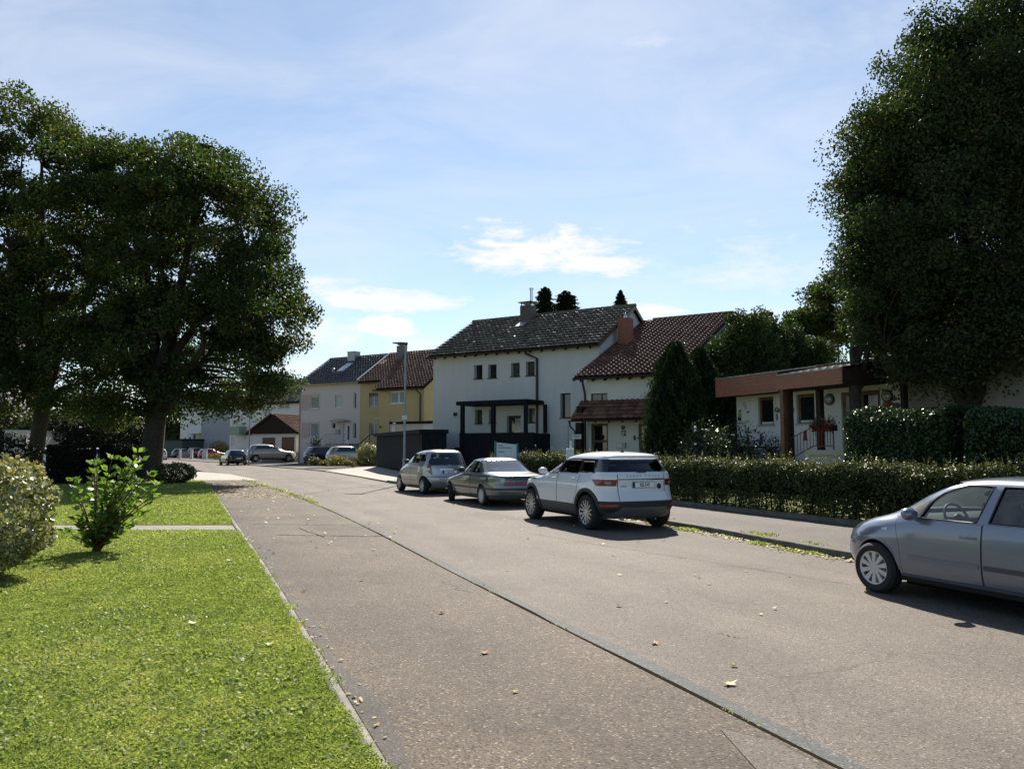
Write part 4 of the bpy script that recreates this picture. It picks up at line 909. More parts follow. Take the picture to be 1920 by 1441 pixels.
def wall_face(mb, p0, p1, z0, z1, holes=(), dep=0.2, m=0, mr=None):
    """upright wall from p0 to p1 (outside on the right of travel), with openings (s0, s1, z0, z1) and their reveals"""
    p0, p1 = Vector((*p0, 0)), Vector((*p1, 0)); d = (p1 - p0); L = d.length; d = d / L; inn = Vector((-d.y, d.x, 0)); mr = m if mr is None else mr
    def P(s, z, k=0.0): return tuple(p0 + d * s + inn * k + Vector((0, 0, z)))
    ss = sorted(set([0, L] + [q for h in holes for q in h[:2]])); zs = sorted(set([z0, z1] + [q for h in holes for q in h[2:]]))
    for i in range(len(ss) - 1):
        for j in range(len(zs) - 1):
            cs, cz = (ss[i] + ss[i + 1]) / 2, (zs[j] + zs[j + 1]) / 2
            if any(h[0] < cs < h[1] and h[2] < cz < h[3] for h in holes): continue
            mb.quad(P(ss[i], zs[j]), P(ss[i + 1], zs[j]), P(ss[i + 1], zs[j + 1]), P(ss[i], zs[j + 1]), m=m)
    for a, b, c, e in holes:
        mb.quad(P(a, c), P(a, c, dep), P(a, e, dep), P(a, e), m=mr); mb.quad(P(b, c), P(b, e), P(b, e, dep), P(b, c, dep), m=mr)
        mb.quad(P(a, e), P(a, e, dep), P(b, e, dep), P(b, e), m=mr); mb.quad(P(a, c), P(b, c), P(b, c, dep), P(a, c, dep), m=mr)
        mb.quad(P(a, c, dep), P(b, c, dep), P(b, e, dep), P(a, e, dep), m=mr)

def window(par, r, dep, mf, mp, y=0.0, mull=(), fw=0.055, sill=None, tilt=0, name='window', rail=()):
    x0, x1, z0, z1 = r; yf = y + dep - 0.07; b = MB()
    b.box(x0 + .004, yf, z0 + .004, x0 + fw, yf + .06, z1 - .004); b.box(x1 - fw, yf, z0 + .004, x1 - .004, yf + .06, z1 - .004)
    b.box(x0 + fw, yf, z0 + .004, x1 - fw, yf + .06, z0 + fw); b.box(x0 + fw, yf, z1 - fw, x1 - fw, yf + .06, z1 - .004)
    for q in mull:
        xm = x0 + (x1 - x0) * q; b.box(xm - fw * .6, yf - .004, z0 + fw, xm + fw * .6, yf + .056, z1 - fw)
    for q in rail:
        zm = z0 + (z1 - z0) * q; b.box(x0 + fw, yf - .002, zm - fw * .5, x1 - fw, yf + .05, zm + fw * .5)
    w = b.make(name, mf, par)
    g = MB(); g.box(x0 + fw - .01, yf + .025, z0 + fw - .01, x1 - fw + .01, yf + .04, z1 - fw + .01); g.make('pane', mp, w)
    if sill is not None:
        s_ = MB(); s_.box(x0 - .05, y - .055, z0 - .045, x1 + .05, y + dep - .075, z0 + .003); s_.make('sill', sill, w)
    return w

def tile_roof(par, x0, x1, y0, z0, y1, z1, tw, th, amp, m, seed, name='roof', lift=.05, tv=1.0):
    """real pantiles: corrugated across, stepped course by course up the slope"""
    r = np.random.default_rng(seed); nu = max(1, round((x1 - x0) / tw)); S_ = math.hypot(y1 - y0, z1 - z0); nv = max(1, round(S_ / th))
    ns = 6; cols = nu * ns + 1; xs = np.linspace(x0, x1, cols); ph = np.arange(cols) / ns * 2 * math.pi
    prof = amp * (0.5 + 0.5 * np.sin(ph) + .18 * np.sin(2 * ph))
    nx, nz = -(z1 - z0) / S_, (y1 - y0) / S_
    V, Q, T = [], [], []; tn = .5 + tv * (r.random((nv, nu)) - .5)
    for i in range(nv):
        for k, (f, up) in enumerate(((i / nv, lift), ((i + 1.06) / nv, 0.0))):
            f = min(f, 1.0) if k else f
            hgt = prof + up + (r.normal(0, .003, nu)[np.minimum(np.arange(cols) // ns, nu - 1)])
            V.append(np.stack([xs, y0 + (y1 - y0) * f + nx * hgt, z0 + (z1 - z0) * f + nz * hgt], 1))
    base = 0
    for i in range(nv):
        a = 2 * i * cols + np.arange(cols - 1)
        Q.append(np.stack([a, a + 1, a + 1 + cols, a + cols], 1)); T.append(tn[i][(np.arange(cols - 1)) // ns])
        lo = np.stack([np.array(V[2 * i][:, 0]), V[2 * i][:, 1] - nx * (lift + .01), V[2 * i][:, 2] - nz * (lift + .01)], 1)
    V = np.concatenate(V); n0 = len(V); th_ = .022; ty, tz = (y1 - y0) / S_, (z1 - z0) / S_
    F_ = []                                     # the thick nose of every course and the dark gap under it
    for i in range(nv):
        top = V[2 * i * cols:2 * i * cols + cols]; low = top.copy(); low[:, 1] -= nx * th_; low[:, 2] -= nz * th_
        bk = low.copy(); bk[:, 1] += ty * .16 - nx * .004; bk[:, 2] += tz * .16 - nz * .004
        F_ += [low, bk]; a = 2 * i * cols + np.arange(cols - 1); b = n0 + 2 * i * cols + np.arange(cols - 1)
        Q.append(np.stack([b, b + 1, a + 1, a], 1)); T.append(tn[i][(np.arange(cols - 1)) // ns])
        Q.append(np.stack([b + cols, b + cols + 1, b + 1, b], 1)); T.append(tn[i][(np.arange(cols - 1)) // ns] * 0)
    V = np.concatenate([V] + F_)
    return npobj(name, npmesh(name, V, np.concatenate(Q), m, np.concatenate(T)), par)
def slab(mb, x0, x1, y0, z0, y1, z1, t, m=0, drop=0.0):
    """board under a sloping roof"""
    mb.prism([(x0, y0, z0 - drop), (x0, y1, z1 - drop), (x0, y1, z1 - drop - t), (x0, y0, z0 - drop - t)], (x1 - x0, 0, 0), m)
def ridge(par, x0, x1, y, z, m, r=.11, seed=0):
    rr = np.random.default_rng(seed); b = MB(); n = max(2, int((x1 - x0) / .36))
    for i in range(n):
        a = x0 + (x1 - x0) * i / n; c = x0 + (x1 - x0) * (i + 1.12) / n
        b.tube([(a, y, z), (c, y, z)], [r * 1.06, r * .94], 10)
    me = b.mesh('ridge_tiles', m); at = me.attributes.new('tint', 'FLOAT', 'FACE'); at.data.foreach_set('value', rr.random(len(me.polygons)).astype(np.float32) * .8)
    return npobj('ridge_tiles', me, par)
def rafter_ends(par, x0, x1, n, y, z, m, w=.09, h=.14, l=.38, sl=.5):
    b = MB()
    for i in range(n):
        x = x0 + (x1 - x0) * (i + .5) / n
        b.prism([(x - w / 2, y, z), (x - w / 2, y + l, z + l * sl), (x - w / 2, y + l, z + l * sl - h), (x - w / 2, y + .05, z - h)], (w, 0, 0))
    return b.make('rafter_ends', m, par)
def gutter(par, x0, x1, y, z, m, r=.075):
    b = MB(); pr = [(y + r * math.cos(a), z + r * math.sin(a)) for a in np.linspace(math.pi, 2 * math.pi, 9)]
    b.grid([[(x, p[0], p[1]) for p in pr] for x in (x0, x1)]); b.grid([[(x, y + (p[0] - y) * .88, z + (p[1] - z) * .88) for p in pr] for x in (x0, x1)])
    return b.make('gutter', m, par, smooth=50)
def pipe(par, pts, m, r=.045): b = MB(); b.tube(pts, r, 10); return b.make('downpipe', m, par, smooth=50)
def text_obj(par, s, size, m, loc, rot, name='lettering', depth=.002, space=1.0, align='CENTER', bold=0.0, sx=1.0):
    cu = bpy.data.curves.new('txt', 'FONT'); cu.body = s; cu.size = size; cu.extrude = depth; cu.align_x = align; cu.align_y = 'CENTER'; cu.space_character = space; cu.offset = bold
    o = bpy.data.objects.new('txt', cu); C.objects.link(o); bpy.context.view_layer.update()
    me = bpy.data.meshes.new_from_object(o.evaluated_get(bpy.context.evaluated_depsgraph_get())); bpy.data.objects.remove(o); bpy.data.curves.remove(cu)
    me.materials.clear(); me.materials.append(m); me.name = name
    k = bpy.data.objects.new(name, me); C.objects.link(k); k.parent = par; k.location = loc; k.rotation_euler = rot; k.scale = (sx, 1, 1); return k
FR = (math.pi / 2, 0, 0)                       # text facing -y of its parent
A_ROW = math.atan2(-.52, .854)

# ---- white terrace house with the dark porch
def white_house():
    f = Frame(-4.87, 47.4, 0.0, A_ROW); t = thing('terraced_house', 'long white house with weathered dark tiles and a dark timber porch', 'house', f.o, f.ang)
    L, D, ze, zr = 11.25, 9.4, 7.45, 10.05
    wins = [f.rect(*q) for q in [(889, 684, 904.4, 710), (915, 683, 931, 708.5), (958, 680, 974.4, 705.5), (986, 677.5, 1002.6, 704), (890.5, 768, 904, 794), (916.7, 768, 930, 793), (988, 765, 1003, 792), (1050.4, 736.7, 1070, 783)]]
    door = f.rect(950, 779, 976.6, 779, 0); dr = (door[0], door[1], 1.0, f.uv(963, 779)[1])
    b = MB(); dep = .34; hol = [w for w in wins] + [dr]
    wall_face(b, (0, 0), (L, 0), -.2, ze, hol, dep)
    wall_face(b, (L, 0), (L, D), -.2, ze); wall_face(b, (0, D), (0, 0), -.2, ze); wall_face(b, (L, D), (0, D), -.2, ze)
    for x in (0, L): b.quad((x, 0, ze), (x, D, ze), (x, D / 2, zr - .12))
    b.make('wall', M['white_wall'], t)
    for i, w in enumerate(wins):
        window(t, w, dep, M['dark_metal'], M['pane'] if i in (0, 1, 7, 5) else M['pane_grey'], sill=M['dark_metal'], fw=.06, rail=(.2,) if i == 3 else ())
    d = window(t, dr, dep, M['dark_metal'], M['pane'], name='door', fw=.12, mull=()); b = MB()
    b.box(dr[0] + .42, dep - .1, dr[2] + .12, dr[1] - .12, dep - .075, dr[3] - .14); b.make('door_glass', M['pane_light'], d)
    # roof
    ov, sl = .5, (zr - ze) / (D / 2)
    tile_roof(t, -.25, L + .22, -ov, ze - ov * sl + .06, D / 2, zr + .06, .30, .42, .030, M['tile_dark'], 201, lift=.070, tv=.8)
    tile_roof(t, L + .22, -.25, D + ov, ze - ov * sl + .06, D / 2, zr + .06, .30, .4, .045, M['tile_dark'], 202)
    b = MB(); slab(b, -.22, L + .2, -ov, ze - ov * sl, D / 2, zr, .10, 0, -.03); slab(b, -.22, L + .2, D + ov, ze - ov * sl, D / 2, zr, .10, 0, -.03)
    b.make('roof_boarding', M['dark_wood'], t)
    b = MB()                                     # verge boards on the right gable
    for y0 in (-ov, D + ov): b.prism([(L + .2, y0, ze - ov * sl + .08), (L + .2, D / 2, zr + .08), (L + .2, D / 2, zr - .16), (L + .2, y0, ze - ov * sl - .14)], (.03, 0, 0))
    b.make('verge_board', M['brown_wood'], t)
    ridge(t, -.25, L + .22, D / 2, zr + .08, M['tile_dark'], .12, 203)
    rafter_ends(t, 0, L, 15, -ov + .06, ze - ov * sl - .02, M['dark_wood'], sl=sl)
    gutter(t, -.2, L * .995, -ov - .06, ze - ov * sl + .02, M['dark_metal'])
    x, z = f.uv(1008, 700); pipe(t, [(x - .55, -ov - .06, ze - ov * sl - .02), (x - .5, -ov + .06, ze - ov * sl - .2), (x, -.08, ze - .75), (x, -.08, 0.3)], M['dark_metal'], .075)
    # chimney at the ridge with steel flue and cover plate
    cx, _ = f.uv(990, 590, D / 2 - .6); b = MB(); b.box(cx - .36, D / 2 - 1.0, zr - .8, cx + .36, D / 2 - .15, zr + .62); ch = b.make('chimney', M['brown_chim'], t, bevel=.015)
    b = MB(); b.box(cx - .46, D / 2 - 1.1, zr + .80, cx + .5, D / 2 - .05, zr + .84)
    for dx in (-.3, .3):
        for dy in (-.9, -.25): b.box(cx + dx - .02, D / 2 + dy - .02, zr + .6, cx + dx + .02, D / 2 + dy + .02, zr + .81)
    b.prism([(cx - .6, D / 2 - .6, zr + .85), (cx - .1, D / 2 - .6, zr + .92), (cx + .55, D / 2 - .6, zr + .88), (cx - .05, D / 2 - .6, zr + .85)], (0, .5, 0)); b.make('chimney_cover', M['dark_metal'], ch)
    b = MB(); b.tube([(cx + .2, D / 2 - .5, zr + .6), (cx + .2, D / 2 - .5, zr + 1.75)], .11, 12); b.tube([(cx + .2, D / 2 - .5, zr + 1.68), (cx + .2, D / 2 - .5, zr + 1.78)], .16, 12); b.make('flue', M['chrome'], ch, smooth=40)
    # roof window
    xs, zs = f.uv(944, 613, D / 2 * .62); b = MB(); y = 3.2; z = ze + y * sl
    b.prism([(4.2, y - .35, z - .35 * sl + .12), (4.2, y + .3, z + .3 * sl + .12), (4.2, y + .3, z + .3 * sl + .2), (4.2, y - .35, z - .35 * sl + .2)], (.55, 0, 0)); b.make('roof_hatch', M['zinc'], t)
    # wall lamp
    x0, x1, z0, z1 = f.rect(852, 773, 857, 779.5); b = MB(); b.box(x0, -.13, z0, x1, -.0, z1); b.make('wall_lamp', M['dark_metal'], t, bevel=.01)
    # porch: flat canopy on posts over a boarded parapet
    yp = -1.9; x0, x1, _, zt = f.rect(855, 751.5, 988, 760, yp); zt = f.uv(920, 750, yp)[1]; zb = f.uv(920, 757.5, yp)[1]
    xr = f.uv(1006, 755, -.9)[0]; xr2 = max(x1, xr)
    b = MB(); b.box(x0, yp, zb, x1, -.02, zt); b.box(x1 + .003, yp + .5, zb - .02, xr2, -.02, zt - .08); b.make('porch_roof', M['anthracite'], t, bevel=.01)
    zpar = f.uv(930, 811, yp)[1]; xl = f.uv(861.5, 800, yp)[0]; xR = f.uv(1000, 830, yp)[0]
    for u0, u1 in ((862, 868), (919.5, 926), (981, 986.5)):
        a, c = f.uv(u0, 800, yp)[0], f.uv(u1, 800, yp)[0]; b = MB(); b.box(a, yp + .04, zpar - .02, c, yp + .2, zb); b.make('post', M['anthracite'], t)
    b = MB(); b.box(xR - .2, -.45, zpar - .02, xR - .03, -.28, zb - .02); b.make('post', M['anthracite'], t)
    b = MB(); nb = 16
    for i in range(nb): xa = xl + (xR - xl) * i / nb; b.box(xa, yp, -.1, xl + (xR - xl) * (i + 1) / nb - .012, yp + .05, zpar - .04)
    b.box(xl - .02, yp - .03, zpar - .04, xR + .02, yp + .09, zpar); b.box(xR - .05, yp + .06, -.1, xR, -.01, zpar - .04); b.box(xl, yp + .06, -.1, xl + .05, -.01, zpar - .04)
    b.make('porch_parapet', M['anthracite'], t)
    b = MB(); b.box(xl + .06, yp + .06, .75, xR - .06, -.01, .95); b.make('porch_floor', M['concrete'], t)
    xa, xb, za, zb2 = f.rect(857, 838, 866, 860, yp - .2); b = MB(); b.box(xa, yp - .5, -.1, xb, yp - .1, zb2); b.make('porch_bin', M['anthracite'], t, bevel=.02)
white_house()

# ---- brown-roofed house with the number 62
def number_house():
    f = Frame(3.8, 38.84, 0.0, A_ROW); t = thing('terraced_house', 'white house with long brown tiled roof, red chimney and number 62 between two wooden doors', 'house', f.o, f.ang)
    L = 4.75; ov = .45; ze = 5.30; sl = .437; yr = 9.4; zr = ze + sl * yr
    win = f.rect(1108, 737, 1139, 757); d1 = f.rect(1108.5, 794, 1140, 860); d2 = f.rect(1197.5, 794, 1232, 860)
    d1 = (d1[0], d1[1], .55, d1[3]); d2 = (d2[0], d2[1], .55, d2[3])
    b = MB(); wall_face(b, (0, 0), (L, 0), -.1, ze, [win, d1, d2], .16); wall_face(b, (0, yr + 4), (0, 0), -.1, ze); wall_face(b, (L, 0), (L, yr + 4), -.1, ze)
    for x in (0, L): b.quad((x, 0, ze), (x, yr, zr - .1), (x, yr + 4, ze + 1.6), (x, yr + 4, ze))
    b.make('wall', M['white_wall2'], t)
    w = window(t, win, .16, M['brown_wood'], M['pane'], mull=(.62,), sill=M['brown_wood'])
    for d in (d1, d2):
        q = window(t, d, .16, M['brown_wood'], M['pane'], name='door', fw=.11, rail=(.33, .62)); x0, x1, z0, z1 = d
        b = MB(); zc = z0 + 1.05; b.tube([(x0 + .07, .06, zc - .16), (x0 + .07, -.02, zc - .16), (x0 + .07, -.03, zc), (x0 + .07, -.02, zc + .16), (x0 + .07, .06, zc + .16)], .016, 8); b.make('handle', M['galv'], q, smooth=50)
    for (u0, v0, u1, v1) in ((1211, 804, 1216, 810), (1212.5, 819, 1220, 830)):
        x0, x1, z0, z1 = f.rect(u0, v0, u1, v1, .1); b = MB(); b.box(x0, .075, z0, x1, .085, z1); b.make('notice', M['sign_white'], t)
    b = MB(); b.box(-.15, -1.5, -.1, L, -.01, .38); b.box(-.0, -1.0, .38, L - .1, -.01, .54); b.make('doorstep', M['concrete'], t, bevel=.01)
    # wall fittings between the doors
    x, z = f.uv(1169, 812); text_obj(t, '62', .36, M['ink'], (x, -.012, z), FR, 'house_number', .006, bold=.012, sx=.8)
    x, z = f.uv(1168.5, 801.3); b = MB(); b.lathe([(0, -.10), (.07, -.09), (.10, -.05), (.105, -.002)], 'y', 18, c=(x, 0, z)); b.make('wall_lamp', M['pane_grey'], t, smooth=50)
    x0, x1, z0, z1 = f.rect(1158, 829.5, 1174, 840); b = MB(); b.box(x0, -.12, z0, x1, -.002, z1); q = b.make('mailbox', M['galv'], t, bevel=.01)
    b = MB(); b.box(x0 + .02, -.126, z0 + .03, x0 + (x1 - x0) * .6, -.119, z1 - .03); b.make('mailbox_flap', M['sign_white'], q)
    x0, x1, z0, z1 = f.rect(1188, 816, 1192, 825); b = MB(); b.box(x0, -.03, z0, x1, -.001, z1); b.make('door_intercom', M['dark_metal'], t)
    # long roof
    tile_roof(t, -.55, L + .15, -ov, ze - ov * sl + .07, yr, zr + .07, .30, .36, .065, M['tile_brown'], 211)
    b = MB(); slab(b, -.52, L + .12, -ov, ze - ov * sl, yr, zr, .10, 0, -.04); slab(b, -.0, L + .12, yr + 5, zr - 2.2, yr, zr, .1, 0, -.04); b.make('roof_boarding', M['dark_wood'], t)
    b = MB()
    for x in (-.55, L + .12): b.prism([(x, -ov, ze - ov * sl + .1), (x, yr, zr + .12), (x, yr, zr - .12), (x, -ov, ze - ov * sl - .13)], (.03, 0, 0))
    b.make('verge_board', M['dark_wood'], t)
    ridge(t, 0, L + .12, yr, zr + .09, M['tile_brown'], .11, 212)
    rafter_ends(t, -.5, L, 8, -ov + .04, ze - ov * sl, M['dark_wood'], sl=sl, w=.11, h=.16)
    gutter(t, -.55, L + .1, -ov - .07, ze - ov * sl + .02, M['brown_metal'])
    pipe(t, [(.0, -ov - .07, ze - ov * sl - .03), (-.02, -ov, ze - ov * sl - .25), (-.06, -.12, ze - .95), (-.06, -.12, .2)], M['brown_metal'], .06)
    cx, cz = f.uv(1174, 640, 5.0); b = MB(); b.box(cx - .33, 4.6, ze + 4.6 * sl - .5, cx + .33, 5.3, f.uv(1174, 597, 5.0)[1]); ch = b.make('chimney', M['brick_red'], t, bevel=.01)
    zt = f.uv(1174, 597, 5.0)[1]; b = MB(); b.lathe([(.10, zt), (.10, zt + .12), (.04, zt + .2), (.02, zt + .34), (0, zt + .36)], 'z', 12, c=(cx, 4.95, 0)); b.make('flue_cap', M['chrome'], ch, smooth=40)
    # pent roof over the doors on a dark pillar
    zt, zb = f.uv(1150, 750.5)[1], f.uv(1150, 788, -1.25)[1]; xl, xr = -.05, L + .1; yb = -1.25
    b = MB(); s2 = (zt - zb) / -yb
    tile_roof(t, xl - .28, xr, yb, zb + .08, -.02, zt + .02, .27, .30, .05, M['tile_brown'], 213, 'porch_roof')
    slab(b, xl - .26, xr - .02, yb, zb, -.02, zt - .05, .07, 0, -.045); b.make('porch_boarding', M['dark_wood'], t)
    gutter(t, xl - .36, xr, yb - .06, zb + .03, M['brown_metal'], .06); rafter_ends(t, xl, xr, 7, yb + .05, zb, M['dark_wood'], sl=s2, h=.1, w=.08, l=.3)
    x0, x1, z0, z1 = f.rect(1081.5, 764, 1092, 850, -1.0); b = MB(); b.box(x0, -1.15, -.1, x1, -.8, zb - .07); b.make('pillar', M['dark_wood'], t)
    b = MB(); b.box(x0 - .04, -.9, zb + .3, x1 - .06, -.62, z1); b.box(x0 - .08, -.94, z1, x1 - .02, -.58, z1 + .06); b.make('pillar_cap', M['dark_wood'], t)
    pipe(t, [(xl - .3, yb - .06, zb), (xl - .28, yb - .02, zb - .25), (x0 - .0, -1.2, zb - .5), (x0 + .0, -1.2, .1)], M['brown_metal'], .05)
    # sign on the pillar
    x0, x1, z0, z1 = f.rect(1074, 814, 1090.5, 822.5, -1.2); s_ = thing('name_sign', 'small white name sign with dark lines fixed to the dark porch pillar', 'sign', f.world(x0, -1.24, z0), f.ang)
    b = MB(); b.box(0, -.012, 0, x1 - x0, .0, z1 - z0); b.make('board', M['sign_white'], s_)
    b = MB(); w, h = x1 - x0, z1 - z0; b.box(w * .1, -.016, h * .62, w * .9, -.0125, h * .76); b.box(w * .25, -.016, h * .28, w * .8, -.0125, h * .4); b.make('lettering', M['ink'], s_)
    return f, L, yr, zr, sl, ze
nf, nL, nyr, nzr, nsl, nze = number_house()
def next_house():
    p = nf.world(nL + .1, 1.6, 0); f = Frame(p.x, p.y, 0, A_ROW); t = thing('terraced_house', 'neighbouring house set back, its brown roof half hidden by the bushy cypress', 'house', f.o, f.ang)
    L = 2.0; yr = nyr - 1.6 + .3; ze = nze + 1.6 * nsl - .35; zr = ze + yr * nsl; b = MB()
    w1 = (.5, 1.5, 3.6, 4.8)
    wall_face(b, (0, 0), (L, 0), 0, ze, [w1], .16); wall_face(b, (L, 0), (L, yr * 2), 0, ze); wall_face(b, (0, yr * 2), (0, 0), 0, ze); b.quad((0, 0, ze), (0, yr * 2, ze), (0, yr, zr - .1)); b.quad((L, 0, ze), (L, yr * 2, ze), (L, yr, zr - .1))
    b.box(.0, -1.0, ze - 2.2, .35, -.003, ze + .15); b.make('wall', M['white_wall2'], t); window(t, w1, .16, M['brown_wood'], M['pane'], mull=(.5,), sill=M['brown_wood'])
    tile_roof(t, 0.25, L + .2, -.45, ze - .45 * nsl + .07, yr, zr + .07, .30, .36, .065, M['tile_brown'], 221)
    b = MB(); slab(b, .05, L + .2, -.45, ze - .45 * nsl, yr, zr, .1, 0, -.03); slab(b, .05, L + .2, 2 * yr, ze, yr, zr, .1, 0, -.03); b.make('roof_boarding', M['dark_wood'], t); ridge(t, .05, L + .2, yr, zr + .1, M['tile_brown'], .11, 222)
next_house()

# ---- rosy house and ochre house
def rosy_house():
    f = Frame(-21.5, 78, 0.0, A_ROW); t = thing('terraced_house', 'rosy cream house with dusty pink bands, anthracite roof and white front door', 'house', f.o, f.ang)
    L = f.uv(675, 780)[0]; D = 8.6; ze, zr = 8.2, 11.0
    R = lambda *q: f.rect(*q)
    wins = [R(581, 742, 598, 766), R(628, 740, 641.7, 764), R(662.8, 736, 668.5, 766), R(579.7, 792, 597, 818.7), R(622, 792, 628.7, 803.5), R(661.8, 792.5, 667.8, 822)]
    dr = R(643, 792, 657, 831); b = MB(); dep = .2
    wall_face(b, (0, 0), (L, 0), -.3, ze, wins + [dr], dep); wall_face(b, (0, D), (0, 0), -.3, ze); b.quad((0, 0, ze), (0, D, ze), (0, D / 2, zr - .1)); wall_face(b, (L, D), (0, D), -.3, ze)
    b.make('wall', M['cream_wall'], t)
    for q, hole in ((R(566, 739, 597.7, 768.7), wins[0]), (R(566, 791.5, 597, 821), wins[3])):      # pink bands stand 1 cm proud, round the window
        b = MB(); x0, x1, z0, z1 = q; h0, h1, k0, k1 = hole
        b.box(x0, -.014, z0, h0 - .08, -.001, z1); b.box(h0 - .08, -.014, z0, h1 + .08, -.001, k0 - .06); b.box(h0 - .08, -.014, k1 + .04, h1 + .08, -.001, z1); b.box(h1 + .08, -.014, z0, max(x1, h1 + .14), -.001, z1); b.make('wall_band', M['rose_wall'], t)
    for i, w in enumerate(wins): window(t, w, dep, M['white_paint'], M[('pane_grey', 'pane_light', 'pane', 'pane_light', 'pane', 'pane_grey')[i]], sill=M['white_paint'], fw=.09 if i in (0, 1, 3) else .06)
    q = window(t, dr, dep, M['white_door'], M['white_door'], name='door', fw=.1); b = MB(); xm = (dr[0] + dr[1]) / 2; b.box(xm - .0, dep - .09, dr[2] + .35, xm + .22, dep - .065, dr[3] - .3); b.make('door_glass', M['pane_grey'], q)
    x0, x1, z0, z1 = R(629, 785.5, 658, 789, ); b = MB(); b.prism([(x0, -1.0, z0), ((x0 + x1) / 2, -1.0, z0 + .16), (x1, -1.0, z0), (x1, -1.0, z0 - .06), (x0, -1.0, z0 - .06)], (0, .99, 0)); b.make('door_canopy', M['zinc'], t)
    x0, x1, z0, z1 = R(631, 805, 637.5, 813.5); b = MB(); b.box(x0, -.16, z0, x1, -.002, z1); b.make('mailbox', M['zinc'], t, bevel=.02)
    zf = dr[2]; b = MB(); b.box(dr[0] - .9, -1.4, -.3, L - .05, -.02, zf); 
    for k in range(7): b.box(dr[0] - 1.25 - .3 * k, -1.4, -.3, dr[0] - .9 - .3 * k - .003, -.3, zf - .2 * (k + 1))
    b.make('stair', M['concrete'], t)
    b = MB(); xs = dr[0] - .9; P0, P1, P2 = (xs - 2.1, -1.35, zf - .5), (xs, -1.35, zf + .9), (L - .1, -1.35, zf + .9)
    b.tube([P0, P1, P2], .022, 6)
    for x in np.linspace(xs, L - .1, 6): b.tube([(x, -1.35, zf - .02), (x, -1.35, zf + .9)], .014, 5)
    for k in range(3): x = xs - .7 * k; z = zf + .9 - .66 * k; b.tube([(x, -1.35, z - .9), (x, -1.35, z)], .014, 5)
    b.make('stair_railing', M['galv'], t)
    ov, sl = .45, (zr - ze) / (D / 2)
    tile_roof(t, -.2, L, -ov, ze - ov * sl + .07, D / 2, zr + .07, .33, .42, .075, M['tile_anth'], 231, lift=.09)
    b = MB(); slab(b, -.2, L, -ov, ze - ov * sl, D / 2, zr, .12, 0, -.03); slab(b, -.2, L, D + ov, ze - ov * sl, D / 2, zr, .12, 0, -.03); b.make('roof_boarding', M['cream_wall'], t)
    ridge(t, -.2, L, D / 2, zr + .1, M['tile_anth'], .12, 232); gutter(t, -.2, L, -ov - .07, ze - ov * sl + .03, M['zinc'], .085)
    b = MB(); b.prism([(L - .12, -ov, ze - ov * sl + .05), (L - .12, D / 2, zr + .05), (L - .12, D / 2, zr + .26), (L - .12, -ov, ze - ov * sl + .26)], (.22, 0, 0)); b.make('party_verge', M['zinc'], t)
    pipe(t, [(.1, -ov - .07, ze - .35), (.05, -.1, ze - .8), (.05, -.1, 0)], M['zinc'], .055)
    x0, x1, _, _ = R(657.7, 661, 671.5, 676, D / 2 - .4); zt = f.uv(664, 661, D / 2 - .4)[1]; b = MB(); b.box(x0, D / 2 - .9, zr - 1, x1, D / 2 - .1, zt); b.box(x0 - .05, D / 2 - .95, zt - .004, x1 + .05, D / 2 - .05, zt + .08); b.make('chimney', M['zinc'], t)
    y = D / 2 * .50; x0, x1 = f.uv(641, 692, y)[0], f.uv(652, 692, y)[0]; z = ze + y * sl + .12; b = MB(); b.prism([(x0, y - .75, z - .75 * sl), (x0, y + .75, z + .75 * sl), (x0, y + .75, z + .75 * sl + .12), (x0, y - .75, z - .75 * sl + .12)], (1.0, 0, 0)); q = b.make('roof_window', M['zinc'], t)
    b = MB(); b.prism([(x0 + .12, y - .63, z - .63 * sl + .125), (x0 + .12, y + .63, z + .63 * sl + .125), (x0 + .12, y + .63, z + .63 * sl + .135), (x0 + .12, y - .63, z - .63 * sl + .135)], (.76, 0, 0)); b.make('pane', plain('roof window glass', (.25, .27, .28), .05, 0, 1.0), q)
    y = D / 2 * .33; x0 = f.uv(625, 700, y)[0]; z = ze + y * sl; b = MB(); b.tube([(x0, y, z), (x0, y, z + .45)], .13, 10); b.ball((x0, y, z + .47), (.2, .2, .09), 10, 6); b.make('roof_vent', M['galv'], t, smooth=50)
    return f, L, D, ze, zr, sl
rf, rL, rD, rze, rzr, rsl = rosy_house()
